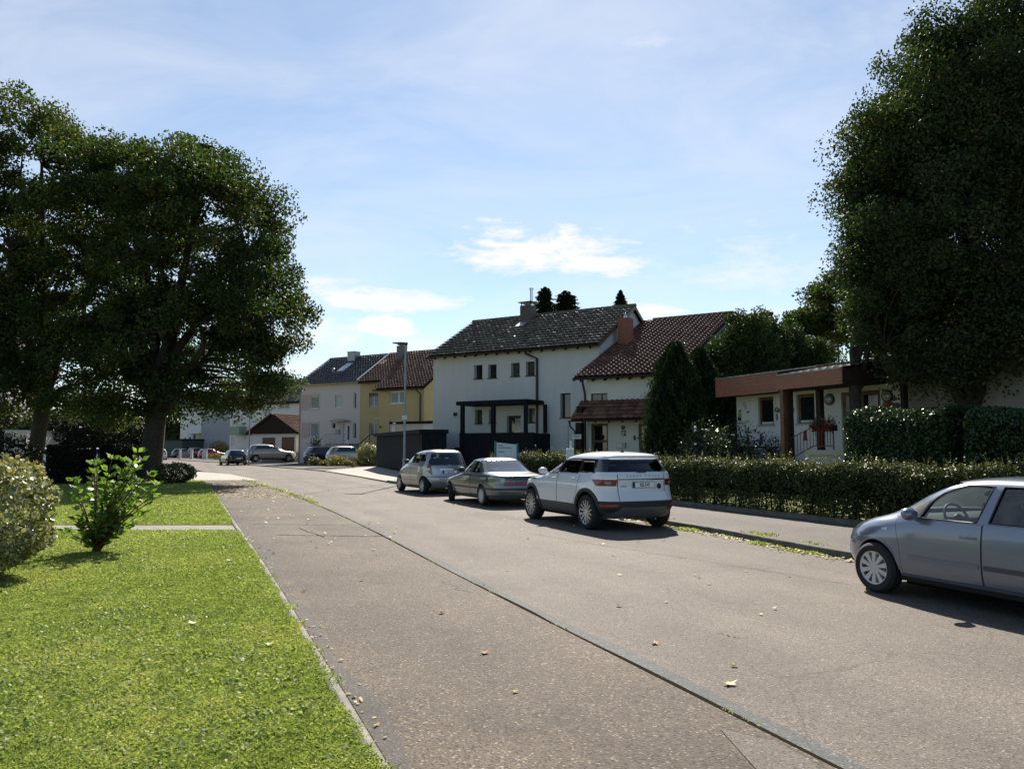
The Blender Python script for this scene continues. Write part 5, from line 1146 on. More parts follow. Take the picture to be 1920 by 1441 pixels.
def ochre_house():
    p = rf.world(rL + .02, 0, 0); f = Frame(p.x, p.y, 0, A_ROW); t = thing('terraced_house', 'ochre yellow house with red brown tiles, its right part standing forward', 'house', f.o, f.ang)
    D, ze, zr, sl = rD, rze - .05, rzr, rsl; yb = -1.5; xb = f.uv(711, 760, yb)[0]; L = f.uv(795, 770, yb)[0]
    R = f.rect; w1, w2 = R(691.8, 736, 708.6, 762.5), R(691.8, 792, 708, 816); w3, w4 = R(730.5, 733, 761.5, 756, yb), R(730, 788, 753, 812, yb)
    b = MB(); dep = .2
    wall_face(b, (0, 0), (xb, 0), -.3, ze, [w1, w2], dep)
    sh = lambda w: (w[0] - xb, w[1] - xb, w[2], w[3])
    zb = ze + yb * sl; wall_face(b, (xb, yb), (L, yb), -.3, zb, [sh(w3), sh(w4)], dep); wall_face(b, (xb, 0), (xb, yb), -.3, zb); b.quad((xb, 0, zb), (xb, yb, zb), (xb, 0, ze))
    wall_face(b, (L, yb), (L, D), -.3, zb); b.quad((L, yb, zb), (L, D, zb), (L, D, ze), (L, D / 2, zr - .1)); wall_face(b, (L, D), (0, D), -.3, ze)
    b.make('wall', M['yellow_wall'], t)
    window(t, w1, dep, M['white_paint'], M['pane_grey'], mull=(.52,), sill=M['zinc'], fw=.07); window(t, w2, dep, M['white_paint'], M['pane_grey'], mull=(.52,), sill=M['zinc'], fw=.07)
    b = MB(); x0, x1, z0, z1 = w1; b.box(x0 + .01, .06, z1 - .32, x1 - .01, .125, z1 - .01); b.make('roller_blind_box', M['brown_wood'], t)
    window(t, w3, dep, M['white_paint'], M['pane_grey'], y=yb, mull=(.52,), sill=M['white_paint'], fw=.11); window(t, w4, dep, M['white_paint'], M['pane_grey'], y=yb, mull=(), sill=None, fw=.11)
    ov = .45
    tile_roof(t, .12, xb - .02, -ov - .05, ze - (ov + .05) * sl + .07, D / 2, zr + .07, .33, .42, .085, M['tile_red'], 241, lift=.09)
    tile_roof(t, xb - .38, L + .35, yb - ov, zb - ov * sl + .10, D / 2, zr + .10, .33, .42, .085, M['tile_red'], 242, lift=.09)
    b = MB(); slab(b, .12, xb, -ov - .05, ze - (ov + .05) * sl, D / 2, zr, .12, 0, -.03); slab(b, xb - .36, L + .33, yb - ov, zb - ov * sl, D / 2, zr, .13, 0, -.05); slab(b, .1, L + .3, D + ov, ze - ov * sl, D / 2, zr, .12, 0, -.03); b.make('roof_boarding', M['dark_wood'], t)
    ridge(t, .1, L + .35, D / 2, zr + .12, M['tile_red'], .12, 243); gutter(t, .1, xb - .4, -ov - .1, ze - ov * sl + .02, M['brown_metal'], .085); gutter(t, xb - .4, L + .35, yb - ov - .07, zb - ov * sl + .05, M['brown_metal'], .085)
    x = f.uv(789, 770, yb)[0]; pipe(t, [(x - .25, yb - ov - .07, zb - ov * sl), (x, yb - .1, zb - .8), (x, yb - .1, 0)], M['brown_metal'], .065)
    x0, x1 = f.uv(751, 660, D / 2 - .5)[0], f.uv(761, 660, D / 2 - .5)[0]; zt = f.uv(756, 646, D / 2 - .5)[1]; b = MB(); b.box(x0, D / 2 - 1.1, zr - 1.2, x1, D / 2 - .3, zt - .25); b.box(x0 - .03, D / 2 - 1.13, zt - .25, x1 + .03, D / 2 - .27, zt - .18); b.box(x0 + .04, D / 2 - 1.0, zt - .1, x1 - .04, D / 2 - .4, zt); b.make('chimney', plain('grey chimney sheet', (.16, .15, .15), .7, var=.15, scale=3), t)
    y = D / 2 * .62; x0 = f.uv(712, 688, y)[0]; z = ze + y * sl + .14; b = MB(); b.prism([(x0, y - .4, z - .4 * sl), (x0, y + .4, z + .4 * sl), (x0, y + .4, z + .4 * sl + .12), (x0, y - .4, z - .4 * sl + .12)], (.8, 0, 0)); b.make('roof_window', M['brown_wood'], t)
    x, z = f.uv(713.5, 800, yb); b = MB(); b.ball((x, yb - .08, z), .09, 8, 6); b.make('wall_lamp', M['dark_metal'], t)
    b = MB(); x0, x1, z0, z1 = R(700, 782.5, 711, 785, -.2); b.box(x0, -.1, z0, x1, -.0, z0 + .1); b.make('wall_ledge', M['pale_wall'], t)
    b = MB(); x0 = f.uv(676, 828, -1.3)[0]; x1 = f.uv(693, 816, -1.3)[0]; z0, z1 = f.uv(676, 830, -1.3)[1], f.uv(693, 815, -1.3)[1]; b.tube([(x0, -1.3, z0), (x1, -1.3, z1), (x1 + 1.1, -1.3, z1)], .04, 6); b.tube([(x0, -1.3, z0 - .9), (x0, -1.3, z0)], .03, 6); b.tube([(x1, -1.3, z1 - 1), (x1, -1.3, z1)], .03, 6); b.make('stair_railing', M['dark_metal'], t)
    b = MB(); b.box(x1 - .2, -1.4, -.3, x1 + 1.4, -.01, z1 - .95); b.make('stair', M['concrete'], t)
    # flat-roofed garage in front
    yg = -6.5; x0, x1 = f.uv(734, 800, yg)[0], f.uv(812, 800, yg)[0] + 1.0; zt = f.uv(770, 789.5, yg)[1]; z2 = f.uv(770, 794.5, yg)[1]
    q = f.world(x0, yg, 0); t2 = thing('garage', 'flat roofed white garage with dark fascia in front of the ochre house', 'garage', q, f.ang); W = x1 - x0
    dx0, dx1 = f.uv(741, 800, yg)[0] - x0, f.uv(793, 800, yg)[0] - x0; dz = f.uv(770, 797, yg)[1]
    b = MB(); wall_face(b, (0, 0), (W, 0), -.3, z2, [(dx0, dx1, -.2, dz)], .15); wall_face(b, (W, 0), (W, 5), -.3, z2); wall_face(b, (0, 5), (0, 0), -.3, z2); b.make('wall', M['pale_wall'], t2)
    b = MB(); b.box(-.12, -.15, z2, W + .1, 5.1, zt); b.make('roof', M['anthracite'], t2); b = MB(); b.box(dx0 + .01, .06, -.2, dx1 - .01, .12, dz - .01); b.make('door', M['beige_wall'], t2)
    b = MB(); b.box(.35, -.25, z2 + .02, .6, -.16, z2 + .14); b.make('flood_light', M['white_paint'], t2)
ochre_house()

# ---- garage with timber gable, far houses
def gable_garage():
    A = A_ROW + .14; p = pix(472, 838, 86); f = Frame(p.x, 86, 0.0, A); t = thing('garage', 'double garage with dark timber gable and brown tiled roof', 'garage', f.o, f.ang)
    L = f.uv(555, 838)[0]; ze = f.uv(513, 813)[1]; zr = f.uv(512, 778)[1]; D = 7
    d1, d2 = f.rect(491, 820, 516, 850), f.rect(527, 819, 552, 850); d1, d2 = (*d1[:2], -.1, d1[3]), (*d2[:2], -.1, d2[3])
    b = MB(); wall_face(b, (0, 0), (L, 0), -.3, ze, [d1, d2], .25); wall_face(b, (L, 0), (L, D), -.3, ze); wall_face(b, (0, D), (0, 0), -.3, ze); b.make('wall', M['pale_wall'], t)
    for d in (d1, d2): b = MB(); b.box(d[0] + .01, .12, d[2], d[1] - .01, .2, d[3] - .01); b.make('door', M['brown_wood'], t)
    xm = L / 2; b = MB(); b.prism([(-.35, -.3, ze), (L + .35, -.3, ze), (xm, -.3, zr - .1)], (0, .28, 0)); b.make('gable_boarding', M['dark_wood'], t)
    for s_, x0 in ((1, -.5), (-1, L + .5)):
        ps = [(x0, -.5, ze - .1), (xm, -.5, zr), (xm, -.5, zr + .16), (x0, -.5, ze + .06)]; b = MB(); b.prism(ps, (0, D + .8, 0)); b.make('roof_boarding', M['dark_wood'], t)
    # tiles on the right-hand slope and the left one (built in a turned frame)
    for s_, nm in ((1, 244), (-1, 245)):
        e = bpy.data.objects.new('roof_slope', None)
        W = math.hypot(xm + .5, 0); r = tile_roof(t, -.3 - .2, D + .3, -.0, ze + .02, xm + .5, zr + .12, .33, .38, .07, M['tile_red'], nm)
        me = r.data; n = len(me.vertices); co = np.empty(n * 3, np.float32); me.vertices.foreach_get('co', co); co = co.reshape(-1, 3); x, y = co[:, 0].copy(), co[:, 1].copy()
        co[:, 1] = x; co[:, 0] = (L + .55 - y) if s_ == 1 else (-.55 + y); co[:, 2] += .06; me.vertices.foreach_set('co', co.ravel()); me.update(); bpy.data.objects.remove(e)
gable_garage()
def far_white():
    p = pix(430, 838, 112); f = Frame(p.x, 112, 0.0, A_ROW); t = thing('terraced_house', 'far white house with green balcony behind the timber gabled garage', 'house', f.o, f.ang)
    L = f.uv(620, 800)[0]; xb = f.uv(484, 790)[0]; ze = f.uv(520, 752)[1]; D = 9; zr = ze + 3.3
    R = f.rect; ws = [R(495, 765, 507, 783), R(522, 752.5, 543, 766), R(458.5, 806, 472, 824.5), R(436, 786, 446, 797)]; dr = R(434, 816, 441, 838)
    ws = [(w[0], w[1], w[2], min(w[3], ze - .12)) for w in ws]
    b = MB(); wall_face(b, (0, 0), (L, 0), -.3, ze, ws + [dr], .2); wall_face(b, (0, D), (0, 0), -.3, ze); b.quad((0, 0, ze), (0, D, ze), (0, D / 2, zr)); b.make('wall', M['pale_wall'], t)
    for i, w in enumerate(ws): window(t, w, .2, M['white_paint'], M['pane_grey'] if i != 2 else M['pane_light'], mull=(.5,), sill=M['zinc'], fw=.09)
    window(t, dr, .2, M['white_door'], M['pane_light'], name='door', fw=.2)
    x0, x1, z0, z1 = R(430.5, 799, 448.5, 815.5, -1.2); b = MB(); b.box(x0, -1.2, z0, x1, -.01, z0 + .12); b.box(x0, -1.2, z0 + .123, x0 + .05, -.01, z1); b.box(x1 - .05, -1.2, z0 + .123, x1, -.01, z1); b.box(x0 + .053, -1.2, z0 + .123, x1 - .053, -1.15, z1); b.make('balcony', plain('green balcony panel', (.20, .29, .20), .6), t)
    tile_roof(t, -.2, L, -.5, ze - .2, D / 2, zr + .07, .4, .45, .07, M['tile_dark'], 251); b = MB(); slab(b, -.2, L, -.5, ze - .3, D / 2, zr, .12); slab(b, -.2, L, D, ze, D / 2, zr, .12); b.make('roof_boarding', M['dark_wood'], t); ridge(t, -.2, L, D / 2, zr + .1, M['tile_dark'], .12, 252)
far_white()
def far_grey():
    p = pix(337, 838, 132); f = Frame(p.x, 132, 0.0, A_ROW); t = thing('terraced_house', 'far grey and white house with a glazed entrance behind the red car', 'house', f.o, f.ang)
    x1 = f.uv(383, 800)[0]; L = f.uv(430, 800)[0] + 2; ze = f.uv(400, 760)[1]; R = f.rect
    ent = R(362, 813.5, 381, 838); w1 = R(354, 819, 357.5, 825); w2 = R(346, 820, 349, 825)
    b = MB(); wall_face(b, (0, 0), (x1, 0), -.3, ze, [ent, w1, w2], .25); wall_face(b, (0, 9), (0, 0), -.3, ze); b.make('wall', M['pale_wall'], t)
    b = MB(); wall_face(b, (x1 + .01, -.6), (L, -.6), -.3, ze - .4); wall_face(b, (x1 + .01, 0), (x1 + .01, -.6), -.3, ze - .4); wall_face(b, (L, -.6), (L, 9), -.3, ze - .4); b.make('wing_wall', M['grey_wall'], t)
    for w in (w1, w2): window(t, w, .25, M['dark_metal'], M['pane'])
    window(t, ent, .25, M['zinc'], M['pane_grey'], name='door', fw=.12, mull=(.5,), rail=(.25,))
    b = MB(); b.box(ent[0] - .3, -1.1, ent[3] + .05, ent[1] + .3, -.01, ent[3] + .2); b.make('door_canopy', M['pale_wall'], t)
    pipe(t, [(x1 - .15, -.08, ze), (x1 - .15, -.08, 0)], M['zinc'], .08)
    tile_roof(t, -.3, L, -.6, ze, 4.5, ze + 2.6, .4, .45, .07, M['tile_dark'], 253); b = MB(); slab(b, -.3, L, -.6, ze - .06, 4.5, ze + 2.5, .15); slab(b, -.3, L, 9.5, ze, 4.5, ze + 2.5, .15); b.make('roof_boarding', M['dark_wood'], t)
    p = pix(304, 845, 127); f2 = Frame(p.x, 127, 0, A_ROW); t2 = thing('garage', 'low dark green garage behind the dark hatchback at the far left of the road', 'garage', f2.o, f2.ang); W = f2.uv(341, 840)[0]; zt = f2.uv(320, 822.5)[1]
    b = MB(); b.box(0, 0, -.2, W, 6, zt - .25); b.make('wall', plain('dark green boards', (.035, .055, .05), .7, var=.2), t2); b = MB(); b.box(-.15, -.15, zt - .25, W + .15, 6.1, zt); b.make('roof', M['anthracite'], t2)
far_grey()
def left_buildings():
    p = pix(-60, 838, 75); f = Frame(p.x, 75, 0, 0.12); t = thing('apartment_building', 'cream sunlit building cut by the left edge of the picture', 'building', f.o, f.ang); W = f.uv(8, 800)[0]; zt = f.uv(0, 610)[1]
    ws = [(1.0, 2.2, 2.0, 3.4), (1.0, 2.2, 5.0, 6.4), (1.0, 2.2, 8.0, 9.4)]; b = MB(); wall_face(b, (0, 0), (W, 0), -.2, zt, [w for w in ws if w[3] < zt and w[1] < W], .2); wall_face(b, (W, 0), (W, 9), -.2, zt); wall_face(b, (0, 9), (0, 0), -.2, zt); wall_face(b, (W, 9), (0, 9), -.2, zt); b.make('wall', M['cream_wall'], t)
    for w in ws:
        if w[3] < zt and w[1] < W: window(t, w, .2, M['white_paint'], M['pane_grey'], mull=(.5,))
    b = MB(); b.box(-.3, -.3, zt, W + .3, 9.3, zt + .3); b.make('roof', M['zinc'], t)
    p = pix(7, 838, 62); f = Frame(p.x, 62, 0, .1); t = thing('garage', 'low beige garage wall seen left of the forked maple trunk', 'garage', f.o, f.ang); W = f.uv(49, 830)[0]; zt = f.uv(30, 806)[1]
    b = MB(); b.box(0, 0, -.2, W, 6, zt - .22); b.make('wall', M['beige_wall'], t); b = MB(); b.box(-.06, -.06, zt - .22, W + .06, 6.1, zt); b.make('roof', M['zinc'], t)
    p = pix(46, 858, 58); t = thing('lamp_post', 'short dark post with a small light head by the beige garage wall', 'post', (p.x, 58, 0)); h = pix(46, 821, 58).z; b = MB(); b.tube([(0, 0, 0), (0, 0, h)], .05, 8); b.make('post', M['dark_metal'], t); b = MB(); b.box(-.14, -.1, h, .22, .1, h + .16); b.make('lamp_head', M['galv'], t, bevel=.02)
left_buildings()

# ---- dark timber bin store by the white house
def bin_store():
    a, b_ = Vector((-9.66, 55.0, .30)), Vector((-4.95, 42.4, .30)); d = b_ - a; f = Frame(a.x, a.y, .30, math.atan2(d.y, d.x)); L = d.length
    t = thing('bin_store', 'dark anthracite timber bin store in front of the white house corner', 'shed', f.o, f.ang); b = MB(); n = 20
    for i in range(n): b.box(L * i / n, 0, 0, L * (i + 1) / n - .02, .05, 2.12)
    b.box(0, .053, 0, .05, .9, 2.12); b.box(L - .05, .053, 0, L, 1.4, 2.12); b.box(.05, 1.35, 0, L - .05, 1.4, 2.12); b.make('boarding', M['anthracite'], t)
    b = MB(); b.box(-.12, -.18, 2.13, L + .08, 1.5, 2.36); b.make('roof', M['anthracite'], t, bevel=.01)
bin_store()

# ---- kindergarten
A_K = math.atan2(-.9236, .3835)
def kindergarten():
    f = Frame(8.65, 29.6, 0.0, A_K); t = thing('kindergarten', 'low white kindergarten with red brown board fascias and mossy flat roof', 'building', f.o, f.ang)
    R = f.rect; L = 22.0; zt = f.uv(1420, 742)[1] + .1
    w1, w2 = R(1422, 744, 1451, 796), R(1494, 738, 1528, 793); dr = R(1578, 733, 1652, 838); dr = (dr[0], dr[1], f.uv(1610, 842)[1], f.uv(1610, 733)[1]); w3 = R(1868, 725, 1908, 770); zt = max(zt, dr[3] + .25)
    b = MB(); wall_face(b, (0, 0), (L, 0), 0, zt, [w1, w2, dr, w3], .14); wall_face(b, (0, 9), (0, 0), 0, zt); wall_face(b, (L, 0), (L, 9), 0, zt); wall_face(b, (L, 9), (0, 9), 0, zt)
    b.make('wall', M['white_wall2'], t)
    xs = f.uv(1707, 780)[0]; b = MB(); b.box(xs, -.06, .5, xs + 5.2, -.003, zt + .62); b.box(xs + 6.4, -.06, .5, L - .02, -.003, zt + .62); b.make('wall_panel', render_wall('shade darkened plaster', (.24, .215, .195)), t)  # shade under the tree put into the darker panel colour
    for i, w in enumerate((w1, w2, w3)):
        q = window(t, w, .14, M['brown_wood'], M['pane'], fw=.11, sill=M['concrete'])
        if i < 2: b = MB(); b.box(w[0] + .12, .06, w[2] + .03, w[1] - .12, .068, w[2] + .10); b.make('window_bar', M['pale_wall'], q)
        b = MB(); e = .13
        if i < 2:
            b.box(w[0] - e, -.012, w[2] - .05, w[0] - .002, -.001, w[3] + e); b.box(w[1] + .002, -.012, w[2] - .05, w[1] + e, -.001, w[3] + e); b.box(w[0] - .002, -.012, w[3] + .002, w[1] + .002, -.001, w[3] + e); b.make('surround', M['pale_wall'], q)
    q = window(t, dr, .14, M['brown_wood'], M['pane'], name='entrance_door', fw=.13, mull=(.5,), rail=(.36,))
    for u0, u1 in ((1585, 1596.5), (1628, 1646)):
        x0, x1, z0, z1 = R(u0, 740.5, u1, 772, .07); b = MB(); b.box(x0, .078, z0, x1, .088, z1); b.make('pane', M['pane_light'], q)
    # fascias
    def fasc(u0, vt0, vb0, u1, y, name, m):
        x0, z1 = f.uv(u0, vt0, y); z0 = f.uv(u0, vb0, y)[1]; x1 = f.uv(u1, vt0, y)[0]; b = MB(); n = 5
        for k in range(n): b.box(x0, y, z0 + (z1 - z0) * k / n, x1, y + .04, z0 + (z1 - z0) * (k + 1) / n - .004)
        b.make(name, m, t); return x0, x1, z0, z1
    a0, a1, az0, az1 = fasc(1341, 712, 745, 1458, -.95, 'fascia', M['fascia']); b0, b1, bz0, bz1 = fasc(1455.5, 705, 731, 1578, -2.6, 'canopy_fascia', M['fascia'])
    c0 = f.uv(1578, 712, -.95)[0]; b = MB(); zc1, zc0 = az1, az0
    for k in range(16): x = c0 + 3.0 * k / 16; b.box(x, -.95, zc0 - .05, x + 3.0 / 16 - .01, -.91, zc1)
    b.make('fascia', M['dark_wood'], t); b = MB()
    xe_ = f.uv(1706, 705, -.95)[0]
    for k in range(5): b.box(c0 + 3.003, -.95, zc0 + (zc1 - zc0) * k / 5, xe_, -.91, zc0 + (zc1 - zc0) * (k + 1) / 5 - .004)
    b.make('fascia', M['fascia'], t)
    b = MB(); b.box(a0, -.905, az0 + .03, f.uv(1706, 705, -.95)[0], -.07, az0 + .06); b.make('soffit', M['dark_wood'], t)
    b = MB(); b.box(b0, -2.55, bz0 + .04, b1, -.96, bz0 + .08); b.box(b1 - .05, -2.55, bz0 + .09, b1, -.96, bz1 - .003); b.box(b0, -2.55, bz0 + .09, b0 + .05, -.96, bz1 - .003); b.make('canopy_soffit', M['dark_wood'], t)
    b = MB(); b.box(b0, -2.62, bz1, b1, -2.5, bz1 + .03); b.make('canopy_edge', M['zinc'], t); b = MB(); b.box(a0 - .02, -.98, az1, b0, -.86, az1 + .03); b.make('roof_edge', M['zinc'], t)
    # shallow tiled roof, mossy towards its lower edge
    moss = tilemat('mossy flat tiles', [(0, (.105, .095, .085)), (1, (.19, .175, .16))], .85, 1.0, (.17, .135, .03))
    tile_roof(t, a0, L, -.9, az1 + .02, 6.5, az1 + 1.05, .32, .30, .012, moss, 261, lift=.02)
    tile_roof(t, b0 + .05, b1 - .05, -2.52, bz1 + .03, -.9, bz1 + .32, .32, .30, .012, moss, 262, 'canopy_roof', .02)
    # posts, platform, steps, railing
    for u0, u1, y, m in ((1463, 1469.5, -2.35, 'brown_wood'), (1470.5, 1481, -2.2, 'dark_wood'), (1530.5, 1539, -1.0, 'dark_wood'), (1690, 1697, -.8, 'dark_wood')):
        x0, x1 = f.uv(u0, 790, y)[0], f.uv(u1, 790, y)[0]; b = MB(); b.box(x0, y, .2, x1, y + .16, bz0 + .035 if y < -2 else az0 + .02); b.make('post', M[m], t)
    zf = dr[2]; xp0 = f.uv(1524, 838, -2.0)[0]; b = MB(); b.box(xp0, -2.2, .3, xp0 + 3.6, -.02, zf - .16); b.make('platform', M['concrete'], t)
    b = MB(); b.box(xp0 - .05, -2.25, zf - .16, xp0 + 3.65, -.02, zf - .02)
    for k in range(5): b.box(xp0 - .35 - .3 * k, -2.2, zf - .22 - .17 * (k + 1), xp0 - .055 - .3 * k, -.9, zf - .16 - .17 * (k + 1))
    b.make('steps', M['concrete'], t)
    rail = plain('red brown railing', (.13, .03, .024), .5); b = MB(); yr = -2.15; xe = f.uv(1562, 800, yr)[0]; zh = f.uv(1540, 798.5, yr)[1]; zl = f.uv(1540, 836, yr)[1]
    xa, za = f.uv(1478, 824, yr); xk = f.uv(1524, 798, yr)[0]; zb_ = f.uv(1478, 862, yr)[1]
    b.tube([(xa, yr, zb_ - .3), (xa, yr, za), (xk, yr, zh), (xe, yr, zh), (xe, yr, zl - .1)], .022, 6); b.tube([(xa, yr, zb_), (xk, yr, zl), (xe, yr, zl)], .016, 6)
    for k in range(1, 8): q_ = k / 8; b.tube([(xa + (xk - xa) * q_, yr, zb_ + (zl - zb_) * q_), (xa + (xk - xa) * q_, yr, za + (zh - za) * q_)], .011, 5)
    for k in range(7): q_ = k / 7; x = xk + (xe - xk) * q_; b.tube([(x, yr, zl), (x, yr, zh)], .011, 5)
    b.make('railing', rail, t)
    # round wall lamps, painted decorations, wall lettering
    for u, v in ((1556.5, 748.5), (1665, 742)):
        x, z = f.uv(u, v); b = MB(); b.lathe([(.0, -.12), (.10, -.115), (.15, -.09), (.16, -.04)], 'y', 20, c=(x, 0, z)); l_ = b.make('wall_lamp', M['pane_light'], t, smooth=60); b = MB(); b.lathe([(.16, -.075), (.19, -.07), (.19, -.002), (.16, -.002)], 'y', 20, c=(x, 0, z)); b.make('lamp_ring', M['dark_metal'], l_, smooth=40)
    for s_, u, v, sz in (('Kin', 1458, 768.5, .26), ('en', 1486.5, 767.5, .24), ('S', 1457, 782, .30), ('a', 1485, 783, .28)):
        x, z = f.uv(u, v); text_obj(t, s_, sz, M['ink'], (x, -.012, z), FR, 'wall_lettering', .004, bold=.008, sx=.8)
    def blob(u, v, pts, m, s=1.0, nm='wall_painting'):
        x, z = f.uv(u, v); b = MB(); b.prism([(x + p[0] * s, -.016, z + p[1] * s) for p in pts], (0, .014, 0)); b.make(nm, m, t)
    dress = [(-.11, -.16), (.11, -.16), (.05, .04), (.03, .14), (-.03, .14), (-.05, .04)]; rnd = [(.07 * math.cos(a), .07 * math.sin(a)) for a in np.linspace(0, 6.28, 9)[:-1]]
    blob(1402.5, 824, dress, M['flower_red'], 1.1); blob(1427, 824, dress, plain('blue wall paint', (.02, .03, .16), .7), 1.0); blob(1510, 816.5, dress, M['flower_red'], 1.0)
    blob(1387.5, 778, [(-.09, -.12), (.09, -.12), (.08, .12), (-.08, .12)], plain('ochre wall paint', (.42, .34, .14), .7)); blob(1387, 785, [(-.09, -.07), (.09, -.07), (.08, .07), (-.08, .07)], M['ink'])
    for u, v, m in ((1402.5, 816, 'brick_red'), (1427, 816, 'ink'), (1510, 810, 'ink')): blob(u, v, rnd, M[m], .8)
    for u, v in ((1403, 772), (1388, 770), (1399, 810), (1423, 810), (1429, 813), (1486, 803), (1416, 806)): blob(u, v, [(-.09, .05), (-.01, .0), (.08, .07), (.07, -.02), (.01, -.03), (-.06, -.06)], M['ink'], .8)
    for u, v in ((1396, 757), (1398, 763)): x, z = f.uv(u, v); b = MB(); b.lathe([(.05, -.02), (.07, -.02), (.07, -.002), (.05, -.002)], 'y', 14, c=(x, 0, z), closed=True); b.make('wall_painting', M['concrete'], t)
    for u, v, m in ((1662, 760, 'brick_red'), (1671, 761.5, 'flower_red')): blob(u, v, rnd, M[m], 2.1)
    for u, v in ((1676, 748), (1681, 758), (1682, 761)): blob(u, v, [(-.16, -.02), (.0, .07), (.17, .03), (.1, -.05), (-.1, -.06)], M['grey_plastic'], .9)
    # flower box on the railing: a thing of its own
    x0, x1, z0, z1 = R(1526, 799, 1566, 806, yr - .14); p = f.world(x0, yr - .14, z0 - .03); t2 = thing('flower_box', 'dark flower box of red geraniums hanging on the stair railing', 'flower box', p, f.ang); W = x1 - x0
    b = MB(); b.box(0, -.09, 0, W, .09, .17); b.make('trough', M['dark_wood'], t2); rr = np.random.default_rng(8); n = 700
    P = np.stack([rr.random(n) * W, rr.normal(-.04, .10, n), .17 + rr.normal(.03, .10, n)], 1); leaf_obj('foliage', P, rr, .06, M['leaf_rose'], t2); n = 260
    P = np.stack([rr.random(n) * W, -.13 + rr.normal(0, .07, n), .12 + rr.normal(0, .11, n)], 1); V = leaf_quads(P, rr, .06, .8); npobj('flower', npmesh('flower', V, np.arange(4 * n).reshape(n, 4), M['flower_red'], None), t2)
    x, z = f.uv(1410, 838, -.8); b = MB()
    t3 = thing('bench', 'slim dark bench rail along the white wall under the left window', 'bench', f.world(x - 1.0, -.8, 0), f.ang); zz = f.uv(1410, 838, -.8)[1]; b.box(0, 0, zz - .03, 1.9, .3, zz + .03); b.make('seat', M['dark_wood'], t3)
    for xx in (.15, 1.7): b = MB(); b.box(xx, .05, .1, xx + .06, .25, zz - .033); b.make('leg', M['dark_wood'], t3)
    return f
kf = kindergarten()

# ---- street furniture
def street_lamp(u, v, vtop, label, armu, sign=None):
    p = gnd(u, v, .06); h = pix(u, vtop, p.y).z; t = thing('street_lamp', label, 'street lamp', p); b = MB()
    b.tube([(0, 0, -.06), (0, 0, 1.1), (0, 0, 1.15), (0, 0, h)], [.075, .075, .055, .045], 12); b.make('pole', M['galv'], t, smooth=40)
    k = p.y / F; L = (u - armu) * k; b = MB()
    b.grid([[(.06, -.11, h - .10), (.06, .11, h - .10)], [(-L * .4, -.13, h - .03), (-L * .4, .13, h - .03)], [(-L, -.10, h + .02), (-L, .10, h + .02)]])
    b.grid([[(.10, -.11, h + .04), (.10, .11, h + .04)], [(-L * .4, -.13, h + .06), (-L * .4, .13, h + .06)], [(-L, -.10, h + .045), (-L, .10, h + .045)]])
    for s_ in (-1, 1): b.quad((.06, .11 * s_, h - .1), (-L * .4, .13 * s_, h - .03), (-L * .4, .13 * s_, h + .06), (.10, .11 * s_, h + .04)); b.quad((-L * .4, .13 * s_, h - .03), (-L, .1 * s_, h + .02), (-L, .1 * s_, h + .045), (-L * .4, .13 * s_, h + .06))
    b.quad((-L, -.1, h + .02), (-L, .1, h + .02), (-L, .1, h + .045), (-L, -.1, h + .045)); b.quad((.06, -.11, h - .1), (.06, .11, h - .1), (.10, .11, h + .04), (.10, -.11, h + .04)); b.make('lamp_head', M['dark_metal'], t)
    if sign:
        z0, z1 = pix(u, sign[1], p.y).z, pix(u, sign[0], p.y).z; t2 = thing('sign', 'small pale notice fixed to the tall lamp pole', 'sign', (p.x, p.y - .08, z0)); b = MB(); b.box(-.11, -.02, 0, .11, 0, z1 - z0); b.make('board', M['sign_white'], t2)
        b = MB(); b.box(-.09, -.024, (z1 - z0) * .55, .09, -.0205, (z1 - z0) * .66); b.box(-.09, -.024, (z1 - z0) * .3, .05, -.0205, (z1 - z0) * .38); b.make('lettering', M['fascia'], t2); b = MB(); b.box(-.06, .002, .02, .06, .02, .05); b.make('clamp', M['galv'], t2)
street_lamp(757.5, 905, 646.5, 'tall grey street lamp with flat dark head before the ochre house', 733, (779, 786))
street_lamp(466, 871, 640, 'slender grey street lamp beside the black hatchback, its head lost in the maple leaves', 440)
def info_board():
    a, b_ = pix(929, 845, 31.5), pix(970, 845, 31.5); t = thing('info_board', 'white slanting information board between two teal posts behind the hedge', 'sign', (a.x, 31.5, .15)); W = b_.x - a.x
    zt0, zt1 = pix(929, 829, 31.5).z - .15, pix(970, 833, 31.5).z - .15
    for x, z in ((0, zt0 + .05), (W, zt1 + .05)): b = MB(); b.tube([(x, 0, 0), (x, 0, z)], .045, 10); b.make('post', M['teal'], t, smooth=40)
    b = MB(); b.prism([(.04, -.015, .9), (W - .04, -.015, .9), (W - .04, -.015, zt1), (.04, -.015, zt0)], (0, .03, 0)); b.make('board', plain('pale board', (.52, .60, .60), .5), t)
    b = MB()
    for z, x1 in ((zt0 - .14, .25), (zt0 - .24, .62), (zt0 - .40, .3)): b.box(.10, -.02, z, .10 + W * x1, -.0155, z + .035)
    b.make('lettering', M['teal'], t)
info_board()
def meter_post():
    p = pix(1068, 845, 27.5); t = thing('meter_post', 'white marker post with a box and thin aerial behind the off-roader roof', 'post', (p.x, 27.5, .1)); b = MB(); k = 27.5 / F
    z1 = pix(1068, 826, 27.5).z - .1; z2 = pix(1068, 840.5, 27.5).z - .1
    b.box(-.12, -.1, 0, .14, .1, z2); b.make('post', M['sign_white'], t, bevel=.01); b = MB(); b.box(.0, -.02, z2, .075, .02, z1); b.make('marker', M['sign_white'], t); b = MB(); b.tube([(-.04, 0, z2), (-.05, 0, z1 + .55)], .008, 5); b.make('aerial', M['dark_metal'], t)
meter_post()
